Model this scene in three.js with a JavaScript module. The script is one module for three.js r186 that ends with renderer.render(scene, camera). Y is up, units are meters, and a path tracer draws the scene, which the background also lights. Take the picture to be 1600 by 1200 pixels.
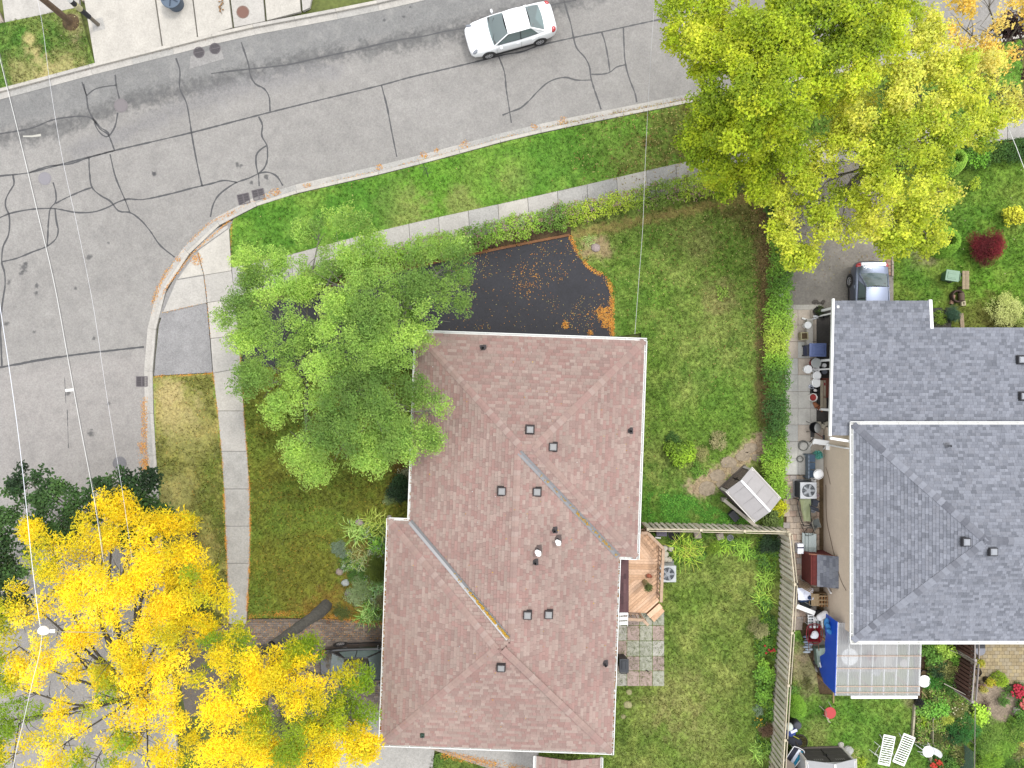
import * as THREE from 'three';
import { mergeGeometries } from 'three/addons/utils/BufferGeometryUtils.js';
import { RoundedBoxGeometry } from 'three/addons/geometries/RoundedBoxGeometry.js';

// ------------------------------------------------------------------ camera, sky, sun, exposure
const EYE = 36.67, FOCAL = 1100;                       // drone height in metres, focal length in photo pixels
const scene = new THREE.Scene();
const camera = new THREE.PerspectiveCamera(2 * Math.atan(600 / FOCAL) * 180 / Math.PI, 4 / 3, 0.5, 600);
camera.position.set(0, EYE, 0); camera.up.set(0, 0, -1); camera.lookAt(0, 0, 0);
const renderer = new THREE.WebGLRenderer({ antialias: true });
renderer.setSize(1024, 768);
renderer.toneMapping = THREE.LinearToneMapping;
renderer.toneMappingExposure = 2.2;
renderer.shadowMap.enabled = true;
renderer.shadowMap.type = THREE.PCFSoftShadowMap;
const sunDir = new THREE.Vector3(0.42, 1.0, -0.38).normalize();
const sun = new THREE.DirectionalLight(new THREE.Color(1.0, 0.96, 0.9), 1.05);
sun.position.copy(sunDir).multiplyScalar(90); sun.target.position.set(0, 0, 0);
sun.castShadow = true; sun.shadow.radius = 22; sun.shadow.mapSize.set(4096, 4096);
Object.assign(sun.shadow.camera, { left: -40, right: 40, top: 40, bottom: -40, near: 1, far: 200 });
sun.shadow.bias = -0.0005;
scene.add(sun, sun.target);

// ------------------------------------------------------------------ random numbers and noise
function rng(seed) { let a = seed >>> 0; return () => { a = (a + 0x6D2B79F5) | 0; let t = Math.imul(a ^ (a >>> 15), 1 | a); t = (t + Math.imul(t ^ (t >>> 7), 61 | t)) ^ t; return ((t ^ (t >>> 14)) >>> 0) / 4294967296; }; }
const R = rng(20231);
const rr = (a, b) => a + (b - a) * R();
const pick = a => a[Math.floor(R() * a.length)];
function hash2(x, y, s) { let h = Math.imul(x, 374761393) + Math.imul(y, 668265263) + Math.imul(s, 974634777); h = Math.imul(h ^ (h >>> 13), 1274126177); return ((h ^ (h >>> 16)) >>> 0) / 4294967296; }
function vnoise(x, y, s, p) {
  let xi = Math.floor(x), yi = Math.floor(y); const xf = x - xi, yf = y - yi;
  let x1 = xi + 1, y1 = yi + 1; if (p) { xi = ((xi % p) + p) % p; x1 = ((x1 % p) + p) % p; yi = ((yi % p) + p) % p; y1 = ((y1 % p) + p) % p; }
  const u = xf * xf * (3 - 2 * xf), v = yf * yf * (3 - 2 * yf);
  const a = hash2(xi, yi, s), b = hash2(x1, yi, s), c = hash2(xi, y1, s), d = hash2(x1, y1, s);
  return a + (b - a) * u + (c - a) * v + (a - b - c + d) * u * v;
}
function fbm(x, y, s, oct = 4, p = 0) { let t = 0, a = 0.5, n = 0; for (let i = 0; i < oct; i++) { t += a * vnoise(x, y, s + i, p); n += a; x *= 2; y *= 2; p *= 2; a *= 0.5; } return t / n; }
const clamp = (x, a = 0, b = 1) => Math.min(b, Math.max(a, x));
const smooth = (a, b, x) => { const t = clamp((x - a) / (b - a)); return t * t * (3 - 2 * t); };
const mix3 = (a, b, t) => [a[0] + (b[0] - a[0]) * t, a[1] + (b[1] - a[1]) * t, a[2] + (b[2] - a[2]) * t];

// ------------------------------------------------------------------ colours: an eye-matched tone -> the surface's own reflectance
const TONE = 2.6;
const s2l = c => { c /= 255; return c <= 0.04045 ? c / 12.92 : Math.pow((c + 0.055) / 1.055, 2.4); };
const l2s = c => 255 * (c <= 0.0031308 ? c * 12.92 : 1.055 * Math.pow(c, 1 / 2.4) - 0.055);
const A = (r, g, b, k = 1) => [s2l(r) / TONE * k, s2l(g) / TONE * k, s2l(b) / TONE * k];
const col = a => new THREE.Color().setRGB(a[0], a[1], a[2]);

// the sky: bright, even autumn overcast
{
  const w = 512, h = 256, d = new Float32Array(w * h * 4);
  for (let j = 0; j < h; j++) for (let i = 0; i < w; i++) {
    const el = ((j + 0.5) / h - 0.5) * Math.PI, s = Math.max(0, Math.sin(el)), az = i / w * Math.PI * 2;
    const cx = Math.cos(az) * Math.cos(el) * 3 + 7, cy = Math.sin(az) * Math.cos(el) * 3 + 7;
    const c = fbm(cx, cy, 91, 4);
    const L = (0.62 + 0.5 * s) * (0.86 + 0.3 * c) * 0.98;
    const k = (j * w + i) * 4; d[k] = L * 0.985; d[k + 1] = L; d[k + 2] = L * 1.04; d[k + 3] = 1;
    if (el < 0) { d[k] = d[k + 1] = d[k + 2] = 0.3; }
  }
  const sky = new THREE.DataTexture(d, w, h, THREE.RGBAFormat, THREE.FloatType);
  sky.mapping = THREE.EquirectangularReflectionMapping; sky.magFilter = sky.minFilter = THREE.LinearFilter; sky.wrapS = THREE.RepeatWrapping; sky.needsUpdate = true;
  scene.background = sky; scene.environment = sky;
}

// ------------------------------------------------------------------ places: a point seen at (u, v) in the photo that stands h metres above the street
const W = (u, v, h = 0) => new THREE.Vector3((u - 800) / FOCAL * (EYE - h), h, (v - 600) / FOCAL * (EYE - h));
const at = (u, v, top = 0, y = 0.12) => { const p = W(u, v, top); p.y = y; return p; };
const U = (x, y = 0) => 800 + x * FOCAL / (EYE - y), V = (z, y = 0) => 600 + z * FOCAL / (EYE - y);
const xz = (list, h = 0.12) => list.map(([u, v]) => { const p = W(u, v, h); return [p.x, p.z]; });
function inside(x, z, poly) { let c = false; for (let i = 0, j = poly.length - 1; i < poly.length; j = i++) { const [xi, zi] = poly[i], [xj, zj] = poly[j]; if ((zi > z) !== (zj > z) && x < (xj - xi) * (z - zi) / (zj - zi) + xi) c = !c; } return c; }
function bounds(poly) { let a = 1e9, b = -1e9, c = 1e9, d = -1e9; for (const [x, z] of poly) { a = Math.min(a, x); b = Math.max(b, x); c = Math.min(c, z); d = Math.max(d, z); } return [a, b, c, d]; }
function segDist(x, z, a, b) { const dx = b[0] - a[0], dz = b[1] - a[1], t = clamp(((x - a[0]) * dx + (z - a[1]) * dz) / (dx * dx + dz * dz)); return Math.hypot(x - a[0] - t * dx, z - a[1] - t * dz); }
function lineDist(x, z, pts) { let m = 1e9; for (let i = 0; i + 1 < pts.length; i++) m = Math.min(m, segDist(x, z, pts[i], pts[i + 1])); return m; }

// ------------------------------------------------------------------ names, things, parts
const taken = {};
function numbered(n) { n = n.replace(/_\d{3}$/, ''); const k = taken[n] = (taken[n] ?? -1) + 1; return k ? `${n}_${String(k).padStart(3, '0')}` : n; }
function tag(o, label, category, group, kind) { if (label) o.userData.label = label; if (category) o.userData.category = category; if (group) o.userData.group = group; if (kind) o.userData.kind = kind; return o; }
function thing(name, label, category, p = [0, 0, 0], turn = 0, group) {
  const o = new THREE.Group(); o.name = numbered(name); scene.add(o);
  if (p.isVector3) o.position.copy(p); else o.position.set(...p);
  o.rotation.y = turn; return tag(o, label, category, group);
}
function copyOf(src, p, turn, label, group) { const c = src.clone(); c.name = numbered(src.name); c.userData = { ...src.userData }; scene.add(c); if (p.isVector3) c.position.copy(p); else c.position.set(...p); c.rotation.y = turn; if (label) c.userData.label = label; if (group) c.userData.group = group; return c; }
function clean(g) { g = g.index ? g.toNonIndexed() : g; for (const k of Object.keys(g.attributes)) if (!['position', 'normal', 'uv', 'color'].includes(k)) g.deleteAttribute(k); if (!g.attributes.normal) g.computeVertexNormals(); if (!g.attributes.uv) g.setAttribute('uv', new THREE.BufferAttribute(new Float32Array(g.attributes.position.count * 2), 2)); g.morphAttributes = {}; return g; }
function join(gs) { gs = (Array.isArray(gs) ? gs.flat(3) : [gs]).map(clean); return gs.length === 1 ? gs[0] : mergeGeometries(gs); }
function metreUV(g, ox = 0, oy = 0) {
  const p = g.attributes.position, n = p.count, uv = new Float32Array(n * 2);
  for (let i = 0; i < n; i += 3) {
    const ax = p.getX(i), ay = p.getY(i), az = p.getZ(i), bx = p.getX(i + 1) - ax, by = p.getY(i + 1) - ay, bz = p.getZ(i + 1) - az, cx = p.getX(i + 2) - ax, cy = p.getY(i + 2) - ay, cz = p.getZ(i + 2) - az;
    const nx = Math.abs(by * cz - bz * cy), ny = Math.abs(bz * cx - bx * cz), nz = Math.abs(bx * cy - by * cx);
    for (let k = i; k < i + 3; k++) {
      const X = p.getX(k), Y = p.getY(k), Z = p.getZ(k);
      if (ny >= nx && ny >= nz) { uv[2 * k] = X + ox; uv[2 * k + 1] = Z + oy; } else if (nx >= nz) { uv[2 * k] = Z + ox; uv[2 * k + 1] = Y + oy; } else { uv[2 * k] = X + ox; uv[2 * k + 1] = Y + oy; }
    }
  }
  g.setAttribute('uv', new THREE.BufferAttribute(uv, 2)); return g;
}
function part(name, gs, mat, parent, o = {}) {
  const g = o.raw ? gs : join(gs);
  if (!o.raw && !o.keepUV) metreUV(g, o.ox ?? 0, o.oy ?? 0);
  const m = new THREE.Mesh(g, mat); m.name = parent && parent !== scene ? name : numbered(name); m.castShadow = m.receiveShadow = true;
  (parent ?? scene).add(m); if (o.label) m.userData.label = o.label; if (o.kind) m.userData.kind = o.kind; return m;
}
const struct = (name, gs, mat, o = {}) => part(name, gs, mat, scene, { kind: 'structure', ...o });

// ------------------------------------------------------------------ small geometry vocabulary
const move = (g, x, y, z, ry = 0, rx = 0, rz = 0) => { if (rx || ry || rz) g.applyMatrix4(new THREE.Matrix4().makeRotationFromEuler(new THREE.Euler(rx, ry, rz, 'YXZ'))); return g.translate(x, y, z); };
const B = (w, h, d, x = 0, y = 0, z = 0, ry = 0, rx = 0, rz = 0) => move(new THREE.BoxGeometry(w, h, d), x, y, z, ry, rx, rz);
const RB = (w, h, d, r, x = 0, y = 0, z = 0, ry = 0, rx = 0, rz = 0) => move(new RoundedBoxGeometry(w, h, d, 2, Math.min(r, w / 2.01, h / 2.01, d / 2.01)), x, y, z, ry, rx, rz);
const C = (rt, rb, h, x = 0, y = 0, z = 0, seg = 16, rx = 0, rz = 0, ry = 0) => move(new THREE.CylinderGeometry(rt, rb, h, seg), x, y, z, ry, rx, rz);
const S = (r, x = 0, y = 0, z = 0, sx = 1, sy = 1, sz = 1, seg = 14) => new THREE.SphereGeometry(r, seg, Math.ceil(seg * 0.7)).scale(sx, sy, sz).translate(x, y, z);
const L = (prof, x = 0, y = 0, z = 0, seg = 22) => new THREE.LatheGeometry(prof.map(([r, h]) => new THREE.Vector2(r, h)), seg).translate(x, y, z);
const TO = (r, t, x = 0, y = 0, z = 0, rx = Math.PI / 2, seg = 24) => move(new THREE.TorusGeometry(r, t, 6, seg), x, y, z, 0, rx);
const v3 = (x, y, z) => new THREE.Vector3(x, y, z);
const asV = p => p.isVector3 ? p : v3(...p);
function TB(points, r, seg = 0, sides = 6, closed = false) { const c = new THREE.CatmullRomCurve3(points.map(asV), closed, 'centripetal'); return new THREE.TubeGeometry(c, seg || points.length * 4, r, sides, closed); }
function rod(a, b, r, sides = 6) { a = asV(a); b = asV(b); const d = b.clone().sub(a), g = new THREE.CylinderGeometry(r, r, d.length(), sides); g.applyQuaternion(new THREE.Quaternion().setFromUnitVectors(v3(0, 1, 0), d.clone().normalize())); return g.translate((a.x + b.x) / 2, (a.y + b.y) / 2, (a.z + b.z) / 2); }
function beam(a, b, w, h) { a = asV(a); b = asV(b); const d = b.clone().sub(a), len = d.length(), g = new THREE.BoxGeometry(len, h, w); const yaw = -Math.atan2(d.z, d.x), pitch = Math.asin(d.y / len); g.rotateZ(pitch).rotateY(yaw); return g.translate((a.x + b.x) / 2, (a.y + b.y) / 2, (a.z + b.z) / 2); }
function taper(points, r0, r1, sides = 7, wob = 0) {
  const c = new THREE.CatmullRomCurve3(points.map(asV), false, 'centripetal'), n = Math.max(4, points.length * 3), fr = c.computeFrenetFrames(n, false), pos = [], idx = [];
  for (let i = 0; i <= n; i++) { const p = c.getPointAt(i / n), r = r0 + (r1 - r0) * Math.pow(i / n, 0.8); for (let j = 0; j < sides; j++) { const a = j / sides * 6.2832, k = r * (1 + wob * (hash2(i, j, 5) - 0.5)); const q = p.clone().addScaledVector(fr.normals[i], Math.cos(a) * k).addScaledVector(fr.binormals[i], Math.sin(a) * k); pos.push(q.x, q.y, q.z); } }
  for (let i = 0; i < n; i++) for (let j = 0; j < sides; j++) { const a = i * sides + j, b = i * sides + (j + 1) % sides; idx.push(a, b, a + sides, b, b + sides, a + sides); }
  const g = new THREE.BufferGeometry(); g.setAttribute('position', new THREE.Float32BufferAttribute(pos, 3)); g.setIndex(idx); g.computeVertexNormals(); return g;
}
function shapeOf(poly, holes = []) { const s = new THREE.Shape(poly.map(([x, z]) => new THREE.Vector2(x, -z))); for (const h of holes) s.holes.push(new THREE.Path(h.map(([x, z]) => new THREE.Vector2(x, -z)))); return s; }
function prism(poly, y0, y1, bevel = 0) {
  const g = bevel ? new THREE.ExtrudeGeometry(shapeOf(poly), { depth: y1 - y0 - bevel, bevelEnabled: true, bevelThickness: bevel, bevelSize: bevel, bevelOffset: -bevel, bevelSegments: 1 }) : new THREE.ExtrudeGeometry(shapeOf(poly), { depth: y1 - y0, bevelEnabled: false });
  return g.rotateX(-Math.PI / 2).translate(0, y0, 0);
}
function plate(corners, t = 0.01) { // quad or polygon sheet with thickness, corners in 3D
  const p = corners.map(asV), n = p[1].clone().sub(p[0]).cross(p[2].clone().sub(p[0])).normalize(); if (n.y < 0) { p.reverse(); n.negate(); }
  const pos = [], q = p.map(a => a.clone().addScaledVector(n, -t)), tri = (a, b, c) => pos.push(a.x, a.y, a.z, b.x, b.y, b.z, c.x, c.y, c.z);
  if (p.length < 5) for (let i = 1; i + 1 < p.length; i++) { tri(p[0], p[i], p[i + 1]); tri(q[0], q[i + 1], q[i]); }
  else for (const [a, b, c] of THREE.ShapeUtils.triangulateShape(p.map(a => new THREE.Vector2(a.x, -a.z)), [])) { tri(p[a], p[b], p[c]); tri(q[a], q[c], q[b]); }
  for (let i = 0; i < p.length; i++) { const j = (i + 1) % p.length; tri(p[i], q[i], p[j]); tri(p[j], q[i], q[j]); }
  const g = new THREE.BufferGeometry(); g.setAttribute('position', new THREE.Float32BufferAttribute(pos, 3)); g.computeVertexNormals(); return g;
}
function ribbon(pts, w, y, wob = 0) { // a thin flat strip along ground points
  const pos = [], n = pts.length;
  const side = i => { const a = pts[Math.max(0, i - 1)], b = pts[Math.min(n - 1, i + 1)], dx = b[0] - a[0], dz = b[1] - a[1], l = Math.hypot(dx, dz) || 1; return [-dz / l, dx / l]; };
  const Lp = [], Rp = []; for (let i = 0; i < n; i++) { const s = side(i), k = w / 2 * (1 + wob * (R() - 0.5)); Lp.push([pts[i][0] + s[0] * k, pts[i][1] + s[1] * k]); Rp.push([pts[i][0] - s[0] * k, pts[i][1] - s[1] * k]); }
  for (let i = 0; i + 1 < n; i++) { const a = Lp[i], b = Rp[i], c = Lp[i + 1], d = Rp[i + 1]; pos.push(a[0], y, a[1], c[0], y, c[1], b[0], y, b[1], b[0], y, b[1], c[0], y, c[1], d[0], y, d[1]); }
  const g = new THREE.BufferGeometry(); g.setAttribute('position', new THREE.Float32BufferAttribute(pos, 3)); g.computeVertexNormals(); return g;
}
function resample(pts, step) { const c = new THREE.CatmullRomCurve3(pts.map(([x, z]) => v3(x, 0, z)), false, 'centripetal'), len = c.getLength(), n = Math.max(1, Math.round(len / step)); return c.getSpacedPoints(n).map(p => [p.x, p.z]); }
function offset(pts, d) { return pts.map((p, i) => { const a = pts[Math.max(0, i - 1)], b = pts[Math.min(pts.length - 1, i + 1)], dx = b[0] - a[0], dz = b[1] - a[1], l = Math.hypot(dx, dz); return [p[0] - dz / l * d, p[1] + dx / l * d]; }); }

// ------------------------------------------------------------------ procedural textures
function tex(size, metres, f, o = {}) {
  const w = size, h = o.h ?? size, d = new Uint8Array(w * h * 4);
  for (let j = 0; j < h; j++) for (let i = 0; i < w; i++) { const c = f(i / w, j / h, i, j), k = (j * w + i) * 4; d[k] = clamp(l2s(Math.max(0, c[0])), 0, 255); d[k + 1] = clamp(l2s(Math.max(0, c[1])), 0, 255); d[k + 2] = clamp(l2s(Math.max(0, c[2])), 0, 255); d[k + 3] = 255; }
  const t = new THREE.DataTexture(d, w, h); t.colorSpace = THREE.SRGBColorSpace; t.magFilter = THREE.LinearFilter; t.minFilter = THREE.LinearMipmapLinearFilter; t.generateMipmaps = true;
  t.wrapS = t.wrapT = THREE.RepeatWrapping; if (metres) t.repeat.set(1 / metres, 1 / (metres * h / w)); t.needsUpdate = true; return t;
}
function bumpTex(size, metres, f) {
  const d = new Uint8Array(size * size * 4); for (let j = 0; j < size; j++) for (let i = 0; i < size; i++) { const k = (j * size + i) * 4; d[k] = d[k + 1] = d[k + 2] = clamp(f(i / size, j / size)) * 255; d[k + 3] = 255; }
  const t = new THREE.DataTexture(d, size, size); t.magFilter = THREE.LinearFilter; t.minFilter = THREE.LinearMipmapLinearFilter; t.generateMipmaps = true; t.wrapS = t.wrapT = THREE.RepeatWrapping; t.repeat.set(1 / metres, 1 / metres); t.needsUpdate = true; return t;
}
// speckled surface: base tone, contrast of fine grain and of broad patches
const grains = {};
const grainy = (base, fine, broad, metres = 3, size = 512) => {
  size = Math.min(size, 256); const seed = Math.round(fine * 100) + Math.round(broad * 1000), key = [fine, broad, metres, size].join();
  const map = grains[key] ??= tex(size, metres, (u, v) => { const a = fbm(u * 8, v * 8, seed, 4, 8) - 0.5, b = vnoise(u * size / 2.5, v * size / 2.5, seed + 9, Math.round(size / 2.5)) - 0.5, c = fbm(u * 64, v * 64, seed + 20, 3, 64) - 0.5, k = .5 * (1 + broad * a * 2 + fine * (b + c * 1.4)); return [k, k, k]; });
  return { map, base };
};
const fineBump = bumpTex(256, 0.8, (u, v) => fbm(u * 64, v * 64, 77, 3, 64));
const mat = (a, o = {}) => new THREE.MeshStandardMaterial({ color: Array.isArray(a) ? col(a) : new THREE.Color(1, 1, 1), roughness: 0.85, ...o });
const mapMat = (t, o = {}) => new THREE.MeshStandardMaterial({ ...(t.base ? { map: t.map, color: col(t.base.map(x => x * 2)) } : { map: t }), roughness: 0.92, ...o });
const plain = (r, g, b, o = {}) => mat(A(r, g, b, 1 + smooth(165, 235, Math.min(r, g, b))), o); // pale paint and plastic reflect most of the light
const gloss = (a, o = {}) => new THREE.MeshPhysicalMaterial({ color: col(a), roughness: 0.45, clearcoat: 0.8, clearcoatRoughness: 0.08, ...o });
// ------------------------------------------------------------------ lines that the ground is laid out along (photo pixels)
const KERB_S = [[2000, -40], [1500, 80], [1300, 116], [1110, 154], [1000, 176], [900, 196], [800, 218], [700, 245], [600, 271], [499, 294], [450, 306], [406, 320], [367, 340], [335, 357], [305, 386], [278, 421], [258, 456], [246, 500], [240, 560], [238, 600], [242, 680], [246, 740], [250, 800], [265, 1000], [285, 1300]];
const KERB_N = [[-500, 262], [0, 138], [150, 98], [250, 73], [370, 43], [500, 18], [590, 0], [900, -75], [2000, -330]];
const WALK_N = [[362, 418], [440, 401], [575, 365], [650, 347], [797, 315], [900, 292], [1075, 252], [1240, 222], [1400, 205], [1600, 180], [2000, 150]];
const WALK_S = [[366, 464], [440, 446], [575, 410], [655, 390], [800, 358], [900, 335], [1075, 297], [1240, 262], [1400, 243], [1600, 216], [2000, 186]];
const NS_L = [[309, 392], [319, 430], [324, 473], [329, 529], [333, 583], [340, 642], [346, 705], [350, 764], [352, 822], [355, 880], [357, 975]];
const NS_R = [[358, 357], [362, 423], [367, 466], [373, 524], [377, 575], [381, 642], [386, 705], [390, 764], [391, 822], [390, 880], [385, 975]];
const LAWNS = {
  verge: [[365, 342], [406, 321], [450, 307], [499, 295], [600, 272], [700, 246], [800, 219], [900, 197], [1000, 177], [1110, 155], [1300, 117], [1500, 81], [1600, 60], [1600, 180], [1400, 205], [1240, 222], [1075, 252], [900, 292], [797, 315], [650, 347], [575, 365], [440, 401], [363, 418], [359, 358]],
  back: [[892, 368], [893, 338], [1075, 298], [1165, 279], [1228, 265], [1226, 480], [1224, 835], [1000, 830], [1002, 520], [957, 527], [957, 470], [947, 432], [907, 405]],
  rear: [[930, 832], [1235, 834], [1240, 1040], [1236, 1300], [840, 1300], [840, 1174], [930, 1174]],
  front: [[377, 575], [660, 555], [655, 985], [600, 972], [500, 965], [387, 966], [390, 880], [391, 822], [390, 764], [386, 705], [381, 642]],
  corner: [[239, 588], [333, 583], [340, 642], [346, 705], [350, 764], [352, 822], [355, 880], [357, 975], [264, 975], [250, 800], [246, 740], [242, 680]],
  east: [[1396, 470], [1396, 244], [1600, 218], [1900, 190], [1900, 535], [1300, 520], [1300, 500], [1396, 500]],
  garden: [[1237, 986], [1250, 985], [1261, 1018], [1276, 1052], [1280, 1085], [1440, 1092], [1450, 1010], [1520, 1005], [1525, 1300], [1222, 1300]],
  north: [[-100, 62], [0, 37], [60, 23], [121, 12], [148, 101], [0, 138], [-100, 163]],
  strip: [[672, 1182], [690, 1176], [792, 1204], [792, 1280], [664, 1280]],
};
const Z = {}; for (const k in LAWNS) Z[k] = xz(LAWNS[k]);
const toXZ = (u, v) => { const p = W(u, v, 0.12); return [p.x, p.z]; };

// dry, bare or thick patches of turf: [u, v, radius px, colour, strength]
const BARE = A(172, 150, 118), DRY = A(176, 168, 104), STRAW = A(196, 178, 120), LUSH = A(74, 132, 30), SOIL = A(112, 88, 62);
const PATCH = [[930, 388, 26, A(168, 142, 108), .8], [1125, 462, 30, DRY, .6], [1095, 385, 30, DRY, .35], [1170, 330, 40, A(120, 92, 60), .55], [630, 330, 46, DRY, .45], [720, 320, 30, DRY, .4], [800, 275, 30, DRY, .3], [1000, 255, 45, A(140, 124, 70), .35], [1060, 200, 55, A(122, 104, 54), .4], [1100, 230, 50, A(120, 96, 56), .45], [270, 640, 40, STRAW, .6], [262, 610, 26, STRAW, .6], [300, 690, 40, DRY, .35], [270, 760, 36, DRY, .4], [290, 850, 36, A(130, 108, 52), .5], [48, 60, 12, STRAW, .7], [55, 78, 10, STRAW, .7], [45, 120, 40, STRAW, .5], [100, 118, 40, STRAW, .55], [112, 36, 20, BARE, .5], [1060, 1090, 46, DRY, .4], [1090, 1140, 50, DRY, .3], [1010, 1110, 30, DRY, .25], [980, 780, 60, LUSH, .5], [1060, 800, 70, LUSH, .5], [1120, 600, 60, LUSH, .25], [560, 310, 70, LUSH, .6], [430, 350, 50, LUSH, .5], [860, 250, 60, LUSH, .45], [960, 480, 60, LUSH, .25], [1490, 350, 60, LUSH, .4], [1430, 440, 50, LUSH, .3], [1560, 470, 40, A(118, 168, 36), .4], [1265, 1050, 40, BARE, .6], [1248, 1020, 18, BARE, .6], [1275, 1150, 26, DRY, .4], [1427, 1090, 22, BARE, .5], [1550, 1095, 46, A(150, 134, 112), .9], [1440, 440, 30, LUSH, .3], [1450, 398, 26, BARE, .5], [1570, 500, 40, A(126, 112, 62), .6], [1515, 495, 40, A(130, 122, 60), .5], [568, 880, 40, A(140, 112, 66), .6], [580, 930, 36, A(146, 114, 66), .5], [510, 965, 44, A(176, 134, 66), .5], [640, 740, 40, A(110, 84, 40), .7], [940, 515, 18, DRY, .5], [1185, 705, 24, SOIL, .6], [1240, 40, 300, A(120, 110, 50), .3]].map(([u, v, r, c, k]) => [...toXZ(u, v), r / 30, c, k]);
const STYLE = { // main tone, second tone, how patchy
  verge: [A(100, 152, 40), A(124, 158, 60), .5], back: [A(110, 146, 48), A(134, 152, 70), .7], rear: [A(112, 140, 50), A(138, 150, 72), .7], front: [A(128, 134, 44), A(112, 134, 44), .9], corner: [A(118, 132, 50), A(156, 146, 80), .8], east: [A(98, 142, 34), A(126, 150, 56), .6], garden: [A(98, 146, 42), A(124, 150, 60), .6], north: [A(86, 132, 40), A(130, 140, 70), .7], strip: [A(84, 120, 40), A(110, 130, 50), .6] };
const dirtPath = [[1088, 762], [1110, 752], [1140, 730], [1175, 702], [1192, 690]].map(p => toXZ(...p));
function turf(zone, x, z) {
  const [a, b, k] = STYLE[zone], n1 = fbm(x * .45 + 9, z * .45 + 4, 31, 4), n2 = fbm(x * 1.9, z * 1.9, 47, 4), n3 = fbm(x * 7, z * 7, 53, 3);
  let c = mix3(a, b, clamp((n1 - .5) * 2.6 * k + .35 + (n2 - .5) * 1.3));
  const m = 1 + (n2 - .5) * .55 + (n3 - .5) * .6; c = [c[0] * m, c[1] * m, c[2] * m];
  for (const [px, pz, r, q, s] of PATCH) { if (Math.abs(x - px) > 1.5 * r || Math.abs(z - pz) > 1.5 * r) continue; const d = Math.hypot(x - px, z - pz) / r; if (d < 1.5) c = mix3(c, q, s * (1 - smooth(.35, 1.35, d + (n2 - .5) * 1.3 + (n3 - .5) * .5))); }
  if (zone === 'back') {
    const d = lineDist(x, z, dirtPath); c = mix3(c, A(178, 156, 124), .9 * (1 - smooth(.25, .75, d + (n3 - .5) * .7)));
    const e = x - toXZ(1197, 500)[0]; if (z < 3.5) c = mix3(c, A(116, 84, 58), .75 * smooth(-.75, -.1, e + (n2 - .5) * .9) * (1 - smooth(.6, 1, (z + 1) / 4)));
    const h = lineDist(x, z, [toXZ(893, 368), toXZ(1000, 344), toXZ(1165, 308)]); c = mix3(c, A(150, 120, 74), .6 * (1 - smooth(.05, .5, h + (n3 - .5) * .5)));
  }
  return [c[0] * 1.64, c[1] * 1.6, c[2] * 1.7];
}
const LW = 64, LH = 48; // metres covered by the turf sheet texture
const zoneOf = (x, z) => { for (const k in Z) if (inside(x, z, Z[k])) return k; return 'back'; };
const turfTex = (() => {
  const gw = 256, gh = 192, grid = []; for (let j = 0; j < gh; j++) for (let i = 0; i < gw; i++) grid.push(zoneOf(((i + .5) / gw - .5) * LW, ((j + .5) / gh - .5) * LH));
  return tex(1536, 0, (u, v, i, j) => { const x = (u - .5) * LW, z = (v - .5) * LH, q = grid[Math.min(gh - 1, Math.floor(v * gh)) * gw + Math.min(gw - 1, Math.floor(u * gw))], c = turf(q, x, z), m = .62 + .7 * hash2(i, j, 3); return [c[0] * m, c[1] * m, c[2] * m]; }, { h: 1152 });
})();
const worldUV = g => { const p = g.attributes.position, uv = new Float32Array(p.count * 2); for (let i = 0; i < p.count; i++) { uv[2 * i] = p.getX(i) / LW + .5; uv[2 * i + 1] = p.getZ(i) / LH + .5; } g.setAttribute('uv', new THREE.BufferAttribute(uv, 2)); return g; };
const turfMat = mapMat(turfTex, { roughness: 1, bumpMap: fineBump, bumpScale: .012 });
const soilTex = grainy(A(118, 96, 66), .5, .5, 4, 512, 5, .2);
const soilMat = mapMat(soilTex, { roughness: 1 });

// the ground itself, out to the horizon
struct('ground', new THREE.PlaneGeometry(800, 800, 1, 1).rotateX(-Math.PI / 2).translate(0, -.06, 0), mapMat(grainy(A(112, 122, 60), .4, .6, 9, 512, 3, .2), { roughness: 1 }));
for (const k in Z) struct(k === 'verge' || k === 'corner' || k === 'north' ? 'grass_verge' : 'lawn', worldUV(join(prism(Z[k], -.04, .12))), turfMat, { keepUV: true });
// garden soil between the lawn polygons
struct('soil', prism(xz([[1222, 470], [1300, 470], [1300, 1100], [1228, 1100]], .1), -.05, .06), soilMat);
struct('soil', prism(xz([[1430, 1000], [1512, 1000], [1512, 1300], [1440, 1300]], .1), -.05, .07), soilMat);
struct('soil', prism(xz([[1512.2, 1000], [1760, 1000], [1760, 1300], [1512.2, 1300]], .1), -.05, .072), mapMat(grainy(A(176, 158, 136, 1.15), .5, .5, 4), { roughness: 1 }));
struct('soil', prism(xz([[478, 452], [540, 425], [660, 398], [800, 366], [893, 338], [893, 371], [720, 404], [560, 437], [484, 455]], .1), -.05, .09), soilMat);

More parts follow.
